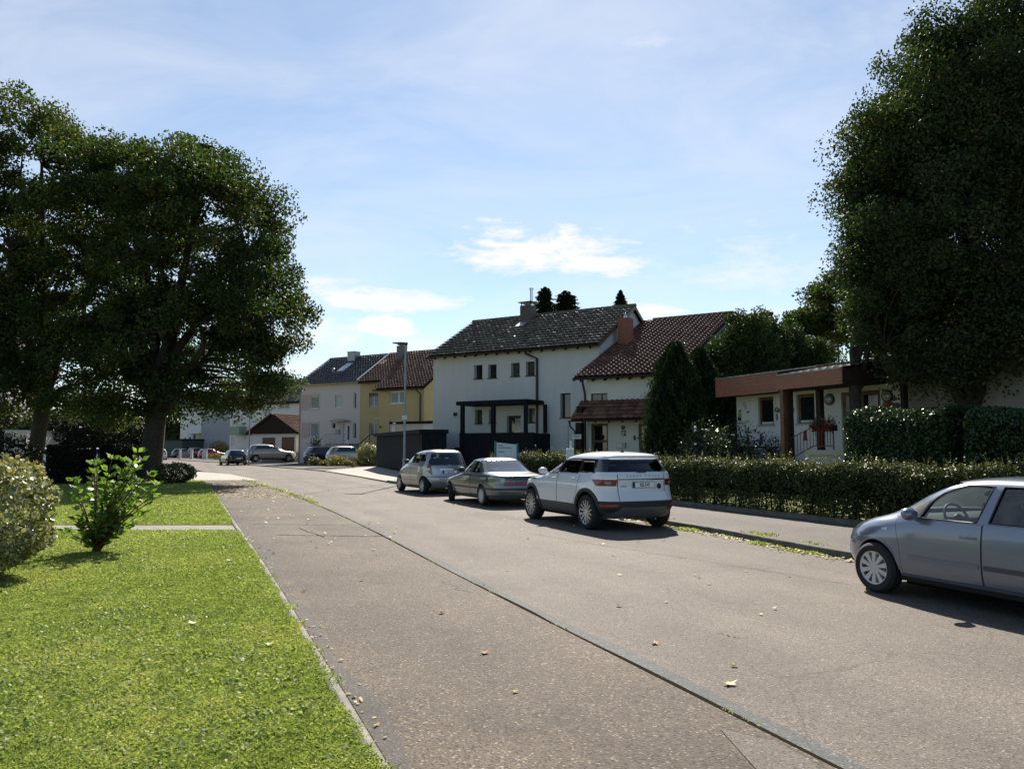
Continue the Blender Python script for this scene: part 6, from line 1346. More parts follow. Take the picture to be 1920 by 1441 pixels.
def low_walls():
    g = plain('grey garden wall', (.16, .18, .20), .85, var=.15, scale=3, bump=.3)
    a, b_ = gnd(485, 867), gnd(556, 868); d = b_ - a; L = d.length; f = Frame(a.x, a.y, 0, math.atan2(d.y, d.x)); t = thing('garden_wall', 'grey garden wall with square openings in front of the beige off-roader', 'wall', f.o, f.ang); h = 1.15; b = MB()
    xs = [0, .35, L * .24, L * .30, L * .33, L * .42, L * .68, L * .72, L]
    holes = [(L * .09, L * .24, .35, .95), (L * .36, L * .62, .35, .95)]
    wall_face(b, (0, 0), (L * .7, 0), -.1, h, holes, .12); b.quad((0, 0, h), (L * .7, 0, h), (L * .7, .25, h), (0, .25, h)); b.quad((0, 0, -.1), (0, .25, -.1), (0, .25, h), (0, 0, h)); b.make('wall', g, t)
    for x in (-.05, L * .29): b = MB(); b.box(x, -.06, -.1, x + .3, .3, h + .06); b.make('pillar', g, t)
    for h_ in holes: b = MB(); [b.tube([(h_[0], .06, z), (h_[1], .06, z)], .03, 6) for z in (.5, .65, .8)]; b.make('railing', M['dark_metal'], t)
    p = pix(535, 860, a.y + 2.5); bush('ivy_bush', 'dark green climbing bush at the right end of the grey garden wall', (p.x + 2.3, a.y - 1.4, 0), 2.2, .9, 1.3, M['leaf_hedge'], 181, 2500, .14, lump=.2)
    # white gate pillars further up the road
    for i, (u, v, vt, w, lab) in enumerate([(383.5, 859, 840.5, 8.5, 'broad white gate pillar between the red car and the black hatchback'), (337.5, 856, 841, 3.5, 'slim white gate pillar before the dark hatchback on the far left'), (359, 857, 840.5, 4.5, 'white gate pillar just left of the red car')]):
        p = gnd(u, v); p = p if p.y < 108 else pix(u, v, 108) * 1.0; p.z = 0; hgt = pix(u, vt, p.y).z; t = thing('gate_pillar', lab, 'pillar', p, .2, 'white gate pillars along the far plots'); w_ = w * p.y / F / 2; b = MB(); b.box(-w_, -.2, -.1, w_, .2, hgt - .06); b.make('shaft', M['pale_wall'], t); b = MB(); b.box(-w_ - .05, -.25, hgt - .06, w_ + .05, .25, hgt); b.make('cap', M['concrete'], t)
    p, q = pix(340, 856, 108), pix(357, 857, 108); p.z = q.z = .15; t = thing('garden_gate', 'grey metal gate between two white gate pillars', 'gate', p); b = MB(); d = q - p
    for k in range(15): r_ = p + d * (k / 14) - p; b.tube([(r_.x, r_.y, .15), (r_.x, r_.y, 1.0)], .025, 5)
    for z in (.15, .6, 1.0): b.tube([(0, 0, z), (d.x, d.y, z)], .035, 5)
    b.make('bars', M['galv'], t)
    p = gnd(405, 861); bush('front_garden_bush', 'low greenish bush in the plot between the white pillar and the black hatchback', (p.x, p.y + 1.5, 0), 2.2, .8, .8, M['leaf_yel'], 182, 1500, .14, lump=.2)
    # edged flower bed
    pts = [(570, 868.5), (622, 874), (708, 869)]; W = [gnd(u, v, .12) for u, v in pts]; t = thing('bed_edging', 'dark low edging round the flower bed before the parked estate car', 'border', W[0]); 
    for p, q in zip(W, W[1:]):
        p, q = p - W[0], q - W[0]; d = (q - p).normalized(); n = Vector((-d.y, d.x, 0)); b = MB(); b.prism([tuple(p), tuple(q), tuple(q + n * .18), tuple(p + n * .18)], (0, 0, .26)); b.make('edging', M['dark_wood'], t)
    c = [W[0] + Vector((.3, .3, .21)), W[1] + Vector((0, .5, .21)), W[2] + Vector((-.3, .4, .21)), W[2] + Vector((-1.5, 8, .15)), W[0] + Vector((1.5, 6, .15))]; b = MB(); b.quad(*[tuple(q - W[0]) for q in c]); b.make('bed_soil', M['lawn'], t)
    p, q = gnd(664, 877.5, .15), gnd(706, 872.5, .2); d = q - p; t = thing('kerb_beam', 'short dark beam edging the lawn before the bin store', 'border', p); b = MB(); n = Vector((-d.y, d.x, 0)).normalized() * .2; b.prism([(0, 0, -.1), tuple(d + Vector((0, 0, -.1))), tuple(d + n + Vector((0, 0, -.1))), tuple(n + Vector((0, 0, -.1)))], (0, 0, .28)); b.make('beam', M['dark_wood'], t)
low_walls()
# ------------------------------------------------------------ cars
class Shape:
    """closed car body: rounded plan outline (front x, rear x, half width) for every height"""
    def __init__(s, rows, pf=7.0, pr=9.0, q=2.6, smooth=.022):
        R = np.array(rows, float); z = np.linspace(R[0, 0], R[-1, 0], 500); k = max(1, int(smooth / (z[1] - z[0])))
        ker = np.ones(2 * k + 1) / (2 * k + 1); s.z = z; s.c = []
        for j in (1, 2, 3):
            v = np.interp(z, R[:, 0], R[:, j]); v = np.r_[2 * v[0] - v[k:0:-1], v, 2 * v[-1] - v[-2:-k - 2:-1]]; v = np.convolve(v, ker, 'valid'); s.c.append(v)
        s.z0, s.z1, s.pf, s.pr, s.q = R[0, 0], R[-1, 0], pf, pr, q
    def at(s, z): return [float(np.interp(z, s.z, c)) for c in s.c]
    def pt(s, th, z, off=0.0):
        xf, xr, w = s.at(z); c, n = math.cos(th), math.sin(th); p = s.pf if c > 0 else s.pr; xm, hl = (xf + xr) / 2, (xf - xr) / 2
        P = Vector((xm + hl * math.copysign(abs(c) ** (2 / p), c), w * math.copysign(abs(n) ** (2 / s.q), n), z))
        if off:
            e = 2e-3; t1 = s.pt(th + e, z) - s.pt(th - e, z); za, zb = max(s.z0, z - .008), min(s.z1, z + .008); t2 = s.pt(th, zb) - s.pt(th, za)
            N = t1.cross(t2)
            if N.length > 1e-12: P = P + N.normalized() * off
        return P
    def th(s, kind, val, z, side=1):
        xf, xr, w = s.at(z); xm, hl = (xf + xr) / 2, (xf - xr) / 2
        if kind == 'x':
            k = max(-.99999, min(.99999, (val - xm) / hl)); p = s.pf if k > 0 else s.pr; return math.acos(math.copysign(abs(k) ** (p / 2), k)) * side
        k = max(-.99999, min(.99999, val / w)); a = math.asin(abs(k) ** (s.q / 2)) * (1 if k >= 0 else -1)
        return a if kind == 'f' else math.pi - a                         # 'f' front face, 'r' rear face, val = y
    def loft(s, nth=104, nz=56, inset=0.0, zmin=None, xmax=None, m=0):
        b = MB(); z0 = s.z0 if zmin is None else zmin; zt = s.z1 - inset * 1.35; n = 0; rows = []
        zs = [z0 + (zt - z0) * (1 - (1 - i / (nz - 1)) ** 1.5) for i in range(nz)]
        for z in zs:
            xf, xr, w = s.at(min(z + inset * .0, s.z1)); row = []
            if inset: zz = min(s.z1, z + inset * .8); xf2, xr2, w2 = s.at(zz); xf, xr, w = min(xf, xf2) - inset, max(xr, xr2) + inset, max(.06, min(w, w2) - inset)
            if xmax is not None: xf = min(xf, xmax)
            if inset: xf = max(xf, xr + .2)
            xm, hl = (xf + xr) / 2, (xf - xr) / 2
            for k in range(nth):
                t = 2 * math.pi * (k + .5) / nth; c, q_ = math.cos(t), math.sin(t); p = s.pf if c > 0 else s.pr
                row.append((xm + hl * math.copysign(abs(c) ** (2 / p), c), w * math.copysign(abs(q_) ** (2 / s.q), q_), z))
            rows.append(row)
        for r in rows: b.v += r
        for i in range(nz - 1):
            for k in range(nth): k2 = (k + 1) % nth; b.f.append((i * nth + k, i * nth + k2, (i + 1) * nth + k2, (i + 1) * nth + k)); b.m.append(m)
        b.f.append(tuple(range(nth - 1, -1, -1))); b.m.append(m); b.f.append(tuple((nz - 1) * nth + k for k in range(nth))); b.m.append(m)
        return b
def lin(poly, z): return float(np.interp(z, [p[1] for p in poly], [p[0] for p in poly]))
def patch(sh, A, B, z0, z1, off, nz=10, nt=14, side=1):
    """piece of the body surface between two boundaries; boundary = (kind, [(value, z), ...])"""
    rows = []
    for i in range(nz):
        z = z0 + (z1 - z0) * i / (nz - 1); a, b = sh.th(A[0], lin(A[1], z), z), sh.th(B[0], lin(B[1], z), z); r = []
        for k in range(nt):
            p = sh.pt(a + (b - a) * k / (nt - 1), z, off); r.append((p.x, p.y * side, p.z))
        rows.append(r)
    b = MB(); b.grid(rows); return b
def side_win(pts_bottom_to_top_front, rear): return pts_bottom_to_top_front, rear

def boolean(ob, cutters):
    for cb in cutters:
        co = bpy.data.objects.new('cut', cb); C.objects.link(co); md = ob.modifiers.new('b', 'BOOLEAN'); md.operation = 'DIFFERENCE'; md.solver = 'EXACT'; md.object = co
        bpy.context.view_layer.update(); me = bpy.data.meshes.new_from_object(ob.evaluated_get(bpy.context.evaluated_depsgraph_get()))
        old = ob.data; ob.modifiers.clear(); ob.data = me; bpy.data.meshes.remove(old); bpy.data.objects.remove(co)
    return ob

def wheel_proto(R, rim, width, style, n, tyre_m, rim_m):
    """wheel with its axle along y, outer face towards +y"""
    w = width / 2; b = MB()
    b.lathe([(rim * .97, w * .92), (rim, w), (rim * .985, w * .6), (rim * .93, w * .2), (rim * .9, -w * .8), (rim * 1.0, -w)], 'y', 40)
    back = .35 * w
    b.lathe([(rim * .93, back), (0.0, back - .02)], 'y', 40, m=1)
    ro = rim * .965; hub = rim * .24
    b.lathe([(hub, back - .01), (hub, w * .80), (hub * .8, w * .88), (0, w * .90)], 'y', 20)
    def bar(a0, a1, w0, w1, r0, r1, h0=.84, h1=.93, t=.5):
        p = []
        for r_, a, hw, h in ((r0, a0, w0, h0), (r1, a1, w1, h1)):
            c, s_ = math.cos(a), math.sin(a)
            for e in (-1, 1):
                p.append((c * r_ - s_ * hw * e, w * h, s_ * r_ + c * hw * e)); p.append((c * r_ - s_ * hw * e * 1.2, w * h - .035, s_ * r_ + c * hw * e * 1.2))
        q = [p[0], p[2], p[6], p[4]]; l_ = [p[1], p[3], p[7], p[5]]; b.quad(*q); 
        for i in range(4): b.quad(q[i], q[(i + 1) % 4], l_[(i + 1) % 4], l_[i])
    if style == 'twin':
        for i in range(n):
            a = 2 * math.pi * i / n; g = .17
            bar(a - .10, a - g - .06, rim * .05, rim * .055, hub * .7, ro); bar(a + .10, a + g + .06, rim * .05, rim * .055, hub * .7, ro)
            bar(a - .05, a - .05, rim * .03, rim * .012, rim * .5, rim * .7, .86, .9)
    elif style == 'spoke':
        for i in range(n): a = 2 * math.pi * i / n; bar(a, a, rim * .085, rim * .12, hub * .7, ro)
    elif style == 'cap':
        for i in range(n): a = 2 * math.pi * i / n; bar(a, a + .10, rim * .075, rim * .155, hub * .7, ro * 1.0, .90, .95)
        b.lathe([(rim * .90, w * .90), (rim * .99, w * 1.02)], 'y', 40)
    elif style == 'disc':
        b.lathe([(0, w * .97), (rim * .45, w * .93), (rim * .72, w * .99), (rim * .74, w * .92)], 'y', 40)
        for i in range(n): a = 2 * math.pi * i / n; bar(a, a, rim * .055, rim * .07, rim * .72, ro, .93, .97)
        b.lathe([(rim * .92, w * .95), (rim * 1.0, w * 1.0)], 'y', 40)
    wo = b.make('wheel', [rim_m, M['well']], None, smooth=35)
    t = MB(); sh_ = R - rim; prof = [(rim * .985, -w * .9), (rim + sh_ * .25, -w * 1.08), (rim + sh_ * .65, -w * 1.06), (R - .012, -w * .86), (R, -w * .70), (R, -w * .25), (R - .008, -w * .22), (R - .008, -w * .16), (R, -w * .13), (R, w * .13), (R - .008, w * .16), (R - .008, w * .22), (R, w * .25), (R, w * .70), (R - .012, w * .86), (rim + sh_ * .65, w * 1.06), (rim + sh_ * .25, w * 1.08), (rim * .985, w * .9)]
    t.lathe(prof, 'y', 48); t.make('tyre', tyre_m, wo, smooth=35)
    d = MB(); d.lathe([(0, back + .012), (rim * .66, back + .012), (rim * .66, back - .01)], 'y', 30); d.make('brake_disc', M['galv'], wo, smooth=40)
    return wo

def build_car(sp):
    sh = Shape(sp['rows'], sp.get('pf', 7), sp.get('pr', 9), sp.get('q', 2.6)); t = thing(sp['name'], sp['label'], 'car', sp['loc'], sp['rz'], sp.get('group', 'parked cars'))
    nth, nz = sp.get('res', (104, 56)); pm = sp['paint']; cutg = sp.get('hollow', True)
    b = sh.loft(nth, nz)
    if cutg: inn = sh.loft(*sp.get('inner', (60, 24, .055)), sp['floor'], sp['fire']); n = len(b.v); b.v += inn.v; b.f += [tuple(n + i for i in f[::-1]) for f in inn.f]; b.m += [2] * len(inn.f)
    me = bpy.data.meshes.new('body'); me.from_pydata(b.v, [], b.f)
    for m_ in (pm, sp.get('trim', M['black_plastic']), M['well'], sp.get('pillar', pm)): me.materials.append(m_)
    me.polygons.foreach_set('material_index', b.m); body = bpy.data.objects.new('body', me); C.objects.link(body)
    wb2, tr = sp['wb'] / 2, sp['track'] / 2; R = sp['R']; wx = (sp.get('xf', wb2), sp.get('xr', -wb2))
    cuts = []; c = MB()
    for x in wx:
        for s_ in (-1, 1):
            ra = R + sp.get('gap', .055); ys = (tr - .24) * s_, (tr + .45) * s_; n0 = len(c.v); K = 40
            for y in ys:
                for k in range(K): a = 2 * math.pi * k / K; c.v.append((x + ra * math.cos(a), y, R + ra * math.sin(a)))
            f0 = [tuple(n0 + k for k in range(K)), tuple(n0 + K + k for k in range(K - 1, -1, -1))] + [(n0 + k, n0 + K + k, n0 + K + (k + 1) % K, n0 + (k + 1) % K) for k in range(K)]
            c.f += f0; c.m += [2] * len(f0)
    def cm(c): 
        m_ = c.mesh('cut', [pm, M['black_plastic'], M['well'], M['well']]); return m_
    cuts.append(cm(c))
    if cutg:
        for A, B, z0, z1 in sp['side_windows']:
            c = MB(); zz = np.linspace(z0, z1, 9); poly = [(lin(A, z), z) for z in zz] + [(lin(B, z), z) for z in zz[::-1]]
            c.prism([(x, -2, z) for x, z in poly], (0, 4, 0), 1); cuts.append(cm(c))
        for key, kx in (('screen', 1), ('rear_window', -1)):
            if key not in sp: continue
            pl, z0, z1 = sp[key]; zz = np.linspace(z0, z1, 9); poly = [(lin(pl, z), z) for z in zz] + [(-lin(pl, z), z) for z in zz[::-1]]
            xm = sp['mid']; c = MB(); c.prism([(xm + .013 * kx, y, z) for y, z in poly], (3.2 * kx, 0, 0), 1); cuts.append(cm(c))
    boolean(body, cuts)
    me = body.data; n = len(me.polygons); ctr = np.empty(n * 3); me.polygons.foreach_get('center', ctr); ctr = ctr.reshape(-1, 3); mi = np.empty(n, np.int32); me.polygons.foreach_get('material_index', mi)
    if 'clad' in sp: mi[(mi == 0) & (ctr[:, 2] < sp['clad'])] = 1
    if 'pillar_band' in sp:
        za, zb = sp['pillar_band']; mi[(mi == 0) & (ctr[:, 2] > za) & (ctr[:, 2] < zb) & (ctr[:, 0] < sp.get('pillar_x', 9))] = 3
    me.polygons.foreach_set('material_index', mi); me.polygons.foreach_set('use_smooth', [True] * n); me.set_sharp_from_angle(angle=math.radians(32)); body.parent = t
    # glass
    g = sp.get('glass', M['car_glass']); off = -.012 if cutg else .006; gm = g if cutg else M['pane']
    for i, (A, B, z0, z1) in enumerate(sp['side_windows']):
        for s_ in (-1, 1):
            patch(sh, ('x', A), ('x', B), z0 - .01, z1 + .008, off, 9, 14, s_).make('side_window', (sp.get('glass_rear', gm) if sp['name'] != 'saloon_car' else gm) if (i and cutg) else gm, t, smooth=60)
    if cutg:
        for A, B, z0, z1 in sp['side_windows']:
            for s_ in (-1, 1):
                zz = np.linspace(z0, z1, 9); pts = [sh.pt(sh.th('x', lin(A, z), z), z, .001) for z in zz] + [sh.pt(sh.th('x', lin(A, z1) + (lin(B, z1) - lin(A, z1)) * f, z1), z1, .001) for f in (.33, .66)] + [sh.pt(sh.th('x', lin(B, z), z), z, .001) for z in zz[::-1]] + [sh.pt(sh.th('x', lin(B, z0) + (lin(A, z0) - lin(B, z0)) * f, z0), z0, .001) for f in (.25, .5, .75, 1)]
                b = MB(); b.tube([(p.x, p.y * s_, p.z) for p in pts], .0085, 6, cap=False); b.make('window_seal', M['black_plastic'], t, smooth=60)
        for x in (wx if 'clad' not in sp else ()):
            for s_ in (-1, 1):
                pts = []
                for k in range(21):
                    a = math.radians(4 + 172 * k / 20); ra = R + sp.get('gap', .055); px_, pz_ = x + ra * math.cos(a), R + ra * math.sin(a); P = sh.pt(sh.th('x', px_, max(pz_, sh.z0 + .01)), max(pz_, sh.z0 + .01)); pts.append((px_, (P.y - .002) * s_, pz_))
                b = MB(); b.tube(pts, .011, 6, cap=False); b.make('wheel_arch_lip', pm, t, smooth=60)
    if 'screen' in sp: pl, z0, z1 = sp['screen']; patch(sh, ('f', pl), ('f', [(-y, z) for y, z in pl]), z0 - .01, z1 + .01, off, 9, 17).make('windscreen', gm, t, smooth=60)
    if 'rear_window' in sp: pl, z0, z1 = sp['rear_window']; patch(sh, ('r', pl), ('r', [(-y, z) for y, z in pl]), z0 - .01, z1 + .01, off, 9, 17).make('rear_window', sp.get('glass_rear', gm) if cutg else gm, t, smooth=60)
    # doors stand a few millimetres proud of a dark gap
    for A, B, z0, z1, hx, hz in sp.get('doors', []):
        for s_ in (-1, 1):
            e = .007; A2 = [(x + e, z) for x, z in A]; B2 = [(x - e, z) for x, z in B]
            d = patch(sh, ('x', A), ('x', B), z0, z1, .0045, 16, 16, s_).make('door', pm, t, smooth=60)
            patch(sh, ('x', A2), ('x', B2), z0 - e, z1 + .003, .0022, 16, 16, s_).make('door_gap', M['well'], d, smooth=60)
            if hx is not None:
                P = sh.pt(sh.th('x', hx, hz), hz); b = MB(); L = .095
                b.tube([(hx + L, (P.y + .002) * s_, hz), (hx + L * .7, (P.y + .032) * s_, hz + .003), (hx, (P.y + .036) * s_, hz + .004), (hx - L * .7, (P.y + .032) * s_, hz + .003), (hx - L, (P.y + .002) * s_, hz)], .013, 8); b.make('handle', sp.get('handle', pm), d, smooth=60)
    for nm, kA, A, kB, B, z0, z1, o, m_, both in sp.get('panels', []):
        for s_ in ((1, -1) if both else (1,)):
            patch(sh, (kA, A), (kB, B), z0, z1, o, 8, 12, s_).make(nm, m_, t, smooth=60)
    # mirrors
    mx, mz, mc = sp['mirror']
    for s_ in (-1, 1):
        P = sh.pt(sh.th('x', mx, mz), mz); b = MB(); b.ball((mx - .0, (P.y + .13) * s_, mz + .055), (.075, .115, .075), 14, 10); b.tube([(mx, P.y * s_, mz - .01), (mx, (P.y + .09) * s_, mz + .02)], .028, 8); b.make('mirror', mc, t, smooth=60)
    # wheels
    wp = wheel_proto(R, sp['rim'], sp['tw'], *sp['wheel'], M['rubber'], sp.get('rim_m', M['alloy'])); first = True
    for i, x in enumerate(wx):
        for s_ in (1, -1):
            if first: o = wp; first = False
            else:
                o = wp.copy(); C.objects.link(o)
                for ch in kids(wp): d = ch.copy(); C.objects.link(d); d.parent = o
            o.parent = t; o.location = (x, (tr - sp['tw'] / 2 + .01) * s_, R); st = sp.get('steer', 0) if i == 0 else 0
            o.rotation_euler = (0, (0.37 + i) * s_, (0 if s_ > 0 else math.pi) + st); o.rotation_mode = 'YXZ' if False else 'XYZ'
    # underside, seats, dashboard
    b = MB(); b.box(wx[1] + R + .08, -tr + .1, sp['rows'][0][0] - .03, wx[0] - R - .08, tr - .1, sp['rows'][0][0] + .05); b.make('underbody', M['well'], t)
    if cutg:
        fl = sp['floor']; sx = sp['seat_x']
        for x, wd, ys in ((sx, .50, (-.38, .38)), (sx - .85, 1.16, (0,))):
            for y in ys:
                b = MB(); b.box(x - .02, y - wd / 2, fl + .12, x + .48, y + wd / 2, fl + .30); b.prism([(x - .02, y - wd / 2, fl + .25), (x + .12, y - wd / 2, fl + .28), (x - .10, y - wd / 2, fl + .86), (x - .20, y - wd / 2, fl + .84)], (0, wd, 0))
                for hy in ((y,) if wd < 1 else (-.36, .36)): b.box(x - .24, hy - .13, fl + .90, x - .13, hy + .13, fl + 1.08); b.box(x - .19, hy - .06, fl + .82, x - .17, hy + .06, fl + .92)
                so = b.make('seat', M['seat'], t, bevel=.03, smooth=50, loc=(0, 0, fl * (1 - sp.get('seat_k', 1)))); so.scale = (1, 1, sp.get('seat_k', 1))
        b = MB(); dx = sp['fire']; dz = sp['dash_z']; w_ = sh.at(dz)[2] - .10; b.prism([(dx - .02, -w_, dz - .38), (dx - .02, -w_, dz - .03), (dx - .22, -w_, dz), (dx - .42, -w_, dz - .06), (dx - .45, -w_, dz - .32)], (0, 2 * w_, 0)); b.make('dashboard', M['dash'], t, bevel=.02, smooth=50)
        b = MB(); cx, cy, cz = dx - .58, .37, dz - .04; ca, sa = math.cos(.42), math.sin(.42); ring = []
        for k in range(29): a = 2 * math.pi * k / 28; ring.append((cx + .185 * math.sin(a) * sa * 1.0, cy + .185 * math.cos(a), cz + .185 * math.sin(a) * ca))
        b.tube(ring, .015, 7, cap=False)
        for a in (0.1, math.pi - .1, -math.pi / 2): b.tube([(cx, cy, cz), (cx + .185 * math.sin(a) * sa, cy + .185 * math.cos(a), cz + .185 * math.sin(a) * ca)], .016, 6)
        b.tube([(cx, cy, cz), (cx + .2, cy, cz - .1)], .04, 8); b.ball((cx - .01, cy, cz), (.05, .07, .06), 10, 7); b.make('steering_wheel', M['grey_plastic'], t, smooth=60)
    if 'aerial' in sp: x, z = sp['aerial']; b = MB(); b.prism([(x + .06, -.02, z), (x - .07, -.02, z), (x - .09, -.01, z + .045)], (0, .04, 0)); b.make('aerial', M['black_plastic'], t)
    if 'scale' in sp: t.scale = (sp['scale'],) * 3
    return t, sh
def plate(t, sh, z, txt, y=0.0, w=.52, h=.11, blue=True, dark=False, size=.105, sx=.62, off=.02):
    P = sh.pt(sh.th('r', y, z), z); p1 = sh.pt(sh.th('r', y, z + .05), z + .05); p0 = sh.pt(sh.th('r', y, z - .05), z - .05); tl = math.atan2(p1.x - p0.x, .1)
    b = MB(); b.box(-.012, -w / 2 - .008, -h / 2 - .008, .0, w / 2 + .008, h / 2 + .008); o = b.make('number_plate', M['ink'], t, loc=(P.x - off, y, z)); o.rotation_euler = (0, -tl * .0, 0)
    b = MB(); b.box(-.016, -w / 2 , -h / 2, -.0125, w / 2 - (.0 if not blue else .042), h / 2); b.make('plate_face', M['plate'], o)
    if blue: b = MB(); b.box(-.0162, w / 2 - .042, -h / 2, -.0125, w / 2, h / 2); b.make('plate_band', M['plate_blue'], o)
    if txt: text_obj(o, txt, size, M['ink'], (-.0185, -.02 if blue else 0, -.002), (math.pi / 2, 0, -math.pi / 2), 'lettering', .001, 1.0, bold=.002, sx=sx)
    return o
def rear_text(t, sh, s, size, y, z, m, space=1.0, sx=1.0):
    P = sh.pt(sh.th('r', y, z), z, .004); return text_obj(t, s, size, m, (P.x - .004, y, z), (math.pi / 2, 0, -math.pi / 2), 'lettering', .002, space, sx=sx)
HEAD = math.radians(90 + 24.3)
def place_by_wheel(u, v, lx, ly, rz):
    """ground position that puts the local point (lx, ly) on the photo's ground point"""
    p = gnd(u, v); c, s_ = math.cos(rz), math.sin(rz); return (p.x - (c * lx - s_ * ly), p.y - (s_ * lx + c * ly), 0)
silver = paint('silver paint', (0.36, 0.355, 0.345), .55, .30); white = paint('white paint', (0.72, 0.72, 0.73), 0, .3); blueg = paint('blue grey paint', (0.165, 0.188, 0.245), .5, .28); green = paint('silver green paint', (0.165, 0.185, 0.175), .55, .25)
r = HEAD
# white off-roader
suv, sh = build_car(dict(name='off_roader', label='white off-roader with black lower cladding and plate KEL S 47', loc=place_by_wheel(1100, 992, -1.33 * .965, .93 * .965, r), rz=r, scale=.965, paint=white, trim=M['grey_plastic'], pillar=M['gloss_black'],
    rows=[(.25, 2.00, -1.93, .84), (.32, 2.12, -2.03, .90), (.47, 2.21, -2.13, .945), (.62, 2.23, -2.13, .955), (.80, 2.21, -2.06, .957), (.92, 2.14, -2.04, .950), (.99, 1.98, -2.05, .94), (1.04, 1.55, -2.05, .92), (1.08, 1.18, -2.045, .905), (1.15, 1.0, -2.03, .885), (1.20, .88, -2.0, .865), (1.28, .70, -1.94, .815), (1.40, .40, -1.84, .755), (1.49, .16, -1.79, .715), (1.53, .0, -1.79, .68), (1.57, -.22, -1.72, .61), (1.605, -.45, -1.45, .46), (1.63, -.7, -1.05, .22)], pf=5.5, pr=11, q=2.7, clad=.50, pillar_band=(1.195, 1.475),
    wb=2.66, track=1.90, R=.365, rim=.255, tw=.235, wheel=('twin', 7), gap=.06, floor=.45, fire=1.02, mid=-.6, dash_z=1.06, seat_x=.15, glass_rear=M['car_glass_dark'], aerial=(-1.25, 1.615),
    side_windows=[([(.90, 1.13), (.30, 1.44)], [(.02, 1.13), (.02, 1.44)], 1.135, 1.44), ([(-.05, 1.15), (-.05, 1.44)], [(-.90, 1.18), (-.86, 1.43)], 1.165, 1.435), ([(-.98, 1.20), (-.94, 1.42)], [(-1.52, 1.21), (-1.38, 1.41)], 1.20, 1.41)],
    screen=([(.74, 1.14), (.62, 1.46)], 1.15, 1.47), rear_window=([(.72, 1.22), (.60, 1.43)], 1.225, 1.415),
    doors=[([(1.0, .45), (1.03, 1.06)], [(.0, .45), (-.02, 1.12)], .51, 1.12, .14, 1.03), ([(-.03, .45), (-.05, 1.12)], [(-.72, .45), (-.93, .8), (-1.0, 1.1)], .51, 1.14, -.78, 1.05)],
    mirror=(.84, 1.12, white), handle=white,
    panels=[('tail_lamp', 'x', [(-1.68, .92), (-1.60, 1.0), (-1.52, 1.06)], 'r', [(.60, .92), (.58, 1.06)], .925, 1.055, .008, M['lamp_dark'], True), ('tail_lamp_lens', 'x', [(-1.88, .95), (-1.84, 1.04)], 'r', [(.70, .95), (.70, 1.04)], .955, 1.015, .013, plain('pale lamp insert', (.25, .22, .22), .2), True), ('reflector', 'r', [(.90, .50), (.90, .56)], 'r', [(.62, .50), (.58, .56)], .505, .555, .016, M['lamp_red'], True),
            ('rear_bumper', 'x', [(-1.78, .4), (-1.76, .62)], 'r', [(.0, .4), (.0, .62)], .40, .615, .009, M['black_plastic'], True), ('skid_plate', 'r', [(.84, .28), (.52, .50)], 'r', [(-.84, .28), (-.52, .50)], .275, .495, .018, plain('grey skid plate', (.10, .105, .11), .45), False), ('tailgate_recess', 'r', [(.56, .7), (.56, 1.0)], 'r', [(-.56, .7), (-.56, 1.0)], 1.045, 1.07, .003, M['gloss_black'], False), ('tailgate', 'r', [(.57, .66), (.57, .80)], 'r', [(-.57, .66), (-.57, .80)], .625, .80, .014, white, False), ('tailgate_seam', 'r', [(.577, .6), (.577, 1.15)], 'r', [(.565, .6), (.565, 1.15)], .62, 1.15, .005, M['well'], True), ('side_vent', 'x', [(1.55, .97), (1.5, 1.01)], 'x', [(1.1, .97), (1.05, 1.01)], .965, 1.0, .006, M['black_plastic'], True), ('roof_spoiler', 'r', [(.60, 1.47), (.58, 1.53)], 'r', [(-.60, 1.47), (-.58, 1.53)], 1.475, 1.525, .03, white, False),
            ('rear_wiper_cover', 'r', [(.12, 1.19), (.12, 1.24)], 'r', [(-.12, 1.19), (-.12, 1.24)], 1.19, 1.22, .012, M['black_plastic'], False)]))
for x in (1.33, -1.33):
    for s_ in (1, -1):
        b = MB(); rows = []
        for k in range(25):
            a = math.radians(-8 + 196 * k / 24); row = []
            for rr_ in (.425, .435, .50):
                px_, pz_ = x + rr_ * math.cos(a), .365 + rr_ * math.sin(a); y = sh.pt(sh.th('x', px_, max(.26, pz_)), max(.26, pz_)).y; row.append((px_, (y + (.004 if rr_ == .425 else .022)) * s_, pz_))
            row.append((x + .505 * math.cos(a), (sh.pt(sh.th('x', x + .505 * math.cos(a), max(.26, .365 + .505 * math.sin(a))), max(.26, .365 + .505 * math.sin(a))).y - .002) * s_, .365 + .505 * math.sin(a))); rows.append(row)
        b.grid(rows); b.make('wheel_arch_trim', M['black_plastic'], suv, smooth=50)
plate(suv, sh, .945, 'KEL S 47', y=-.02, off=.012); rear_text(suv, sh, 'RANGE ROVER', .055, -.02, 1.125, M['zinc'], 2.6); rear_text(suv, sh, 'EVOQUE', .04, .43, .915, M['ink'], 1.2)
b = MB(); P = sh.pt(sh.th('r', -.42, .91), .91); b.lathe([(0, -.012), (.055, -.008), (.06, .0)], 'x', 18, c=(P.x - .003, -.42, .91)); b.make('badge', M['black_plastic'], suv, smooth=50)
b = MB(); b.tube([(-2.06, .55, .27), (-2.14, .55, .27)], .035, 10); b.make('exhaust', M['galv'], suv)
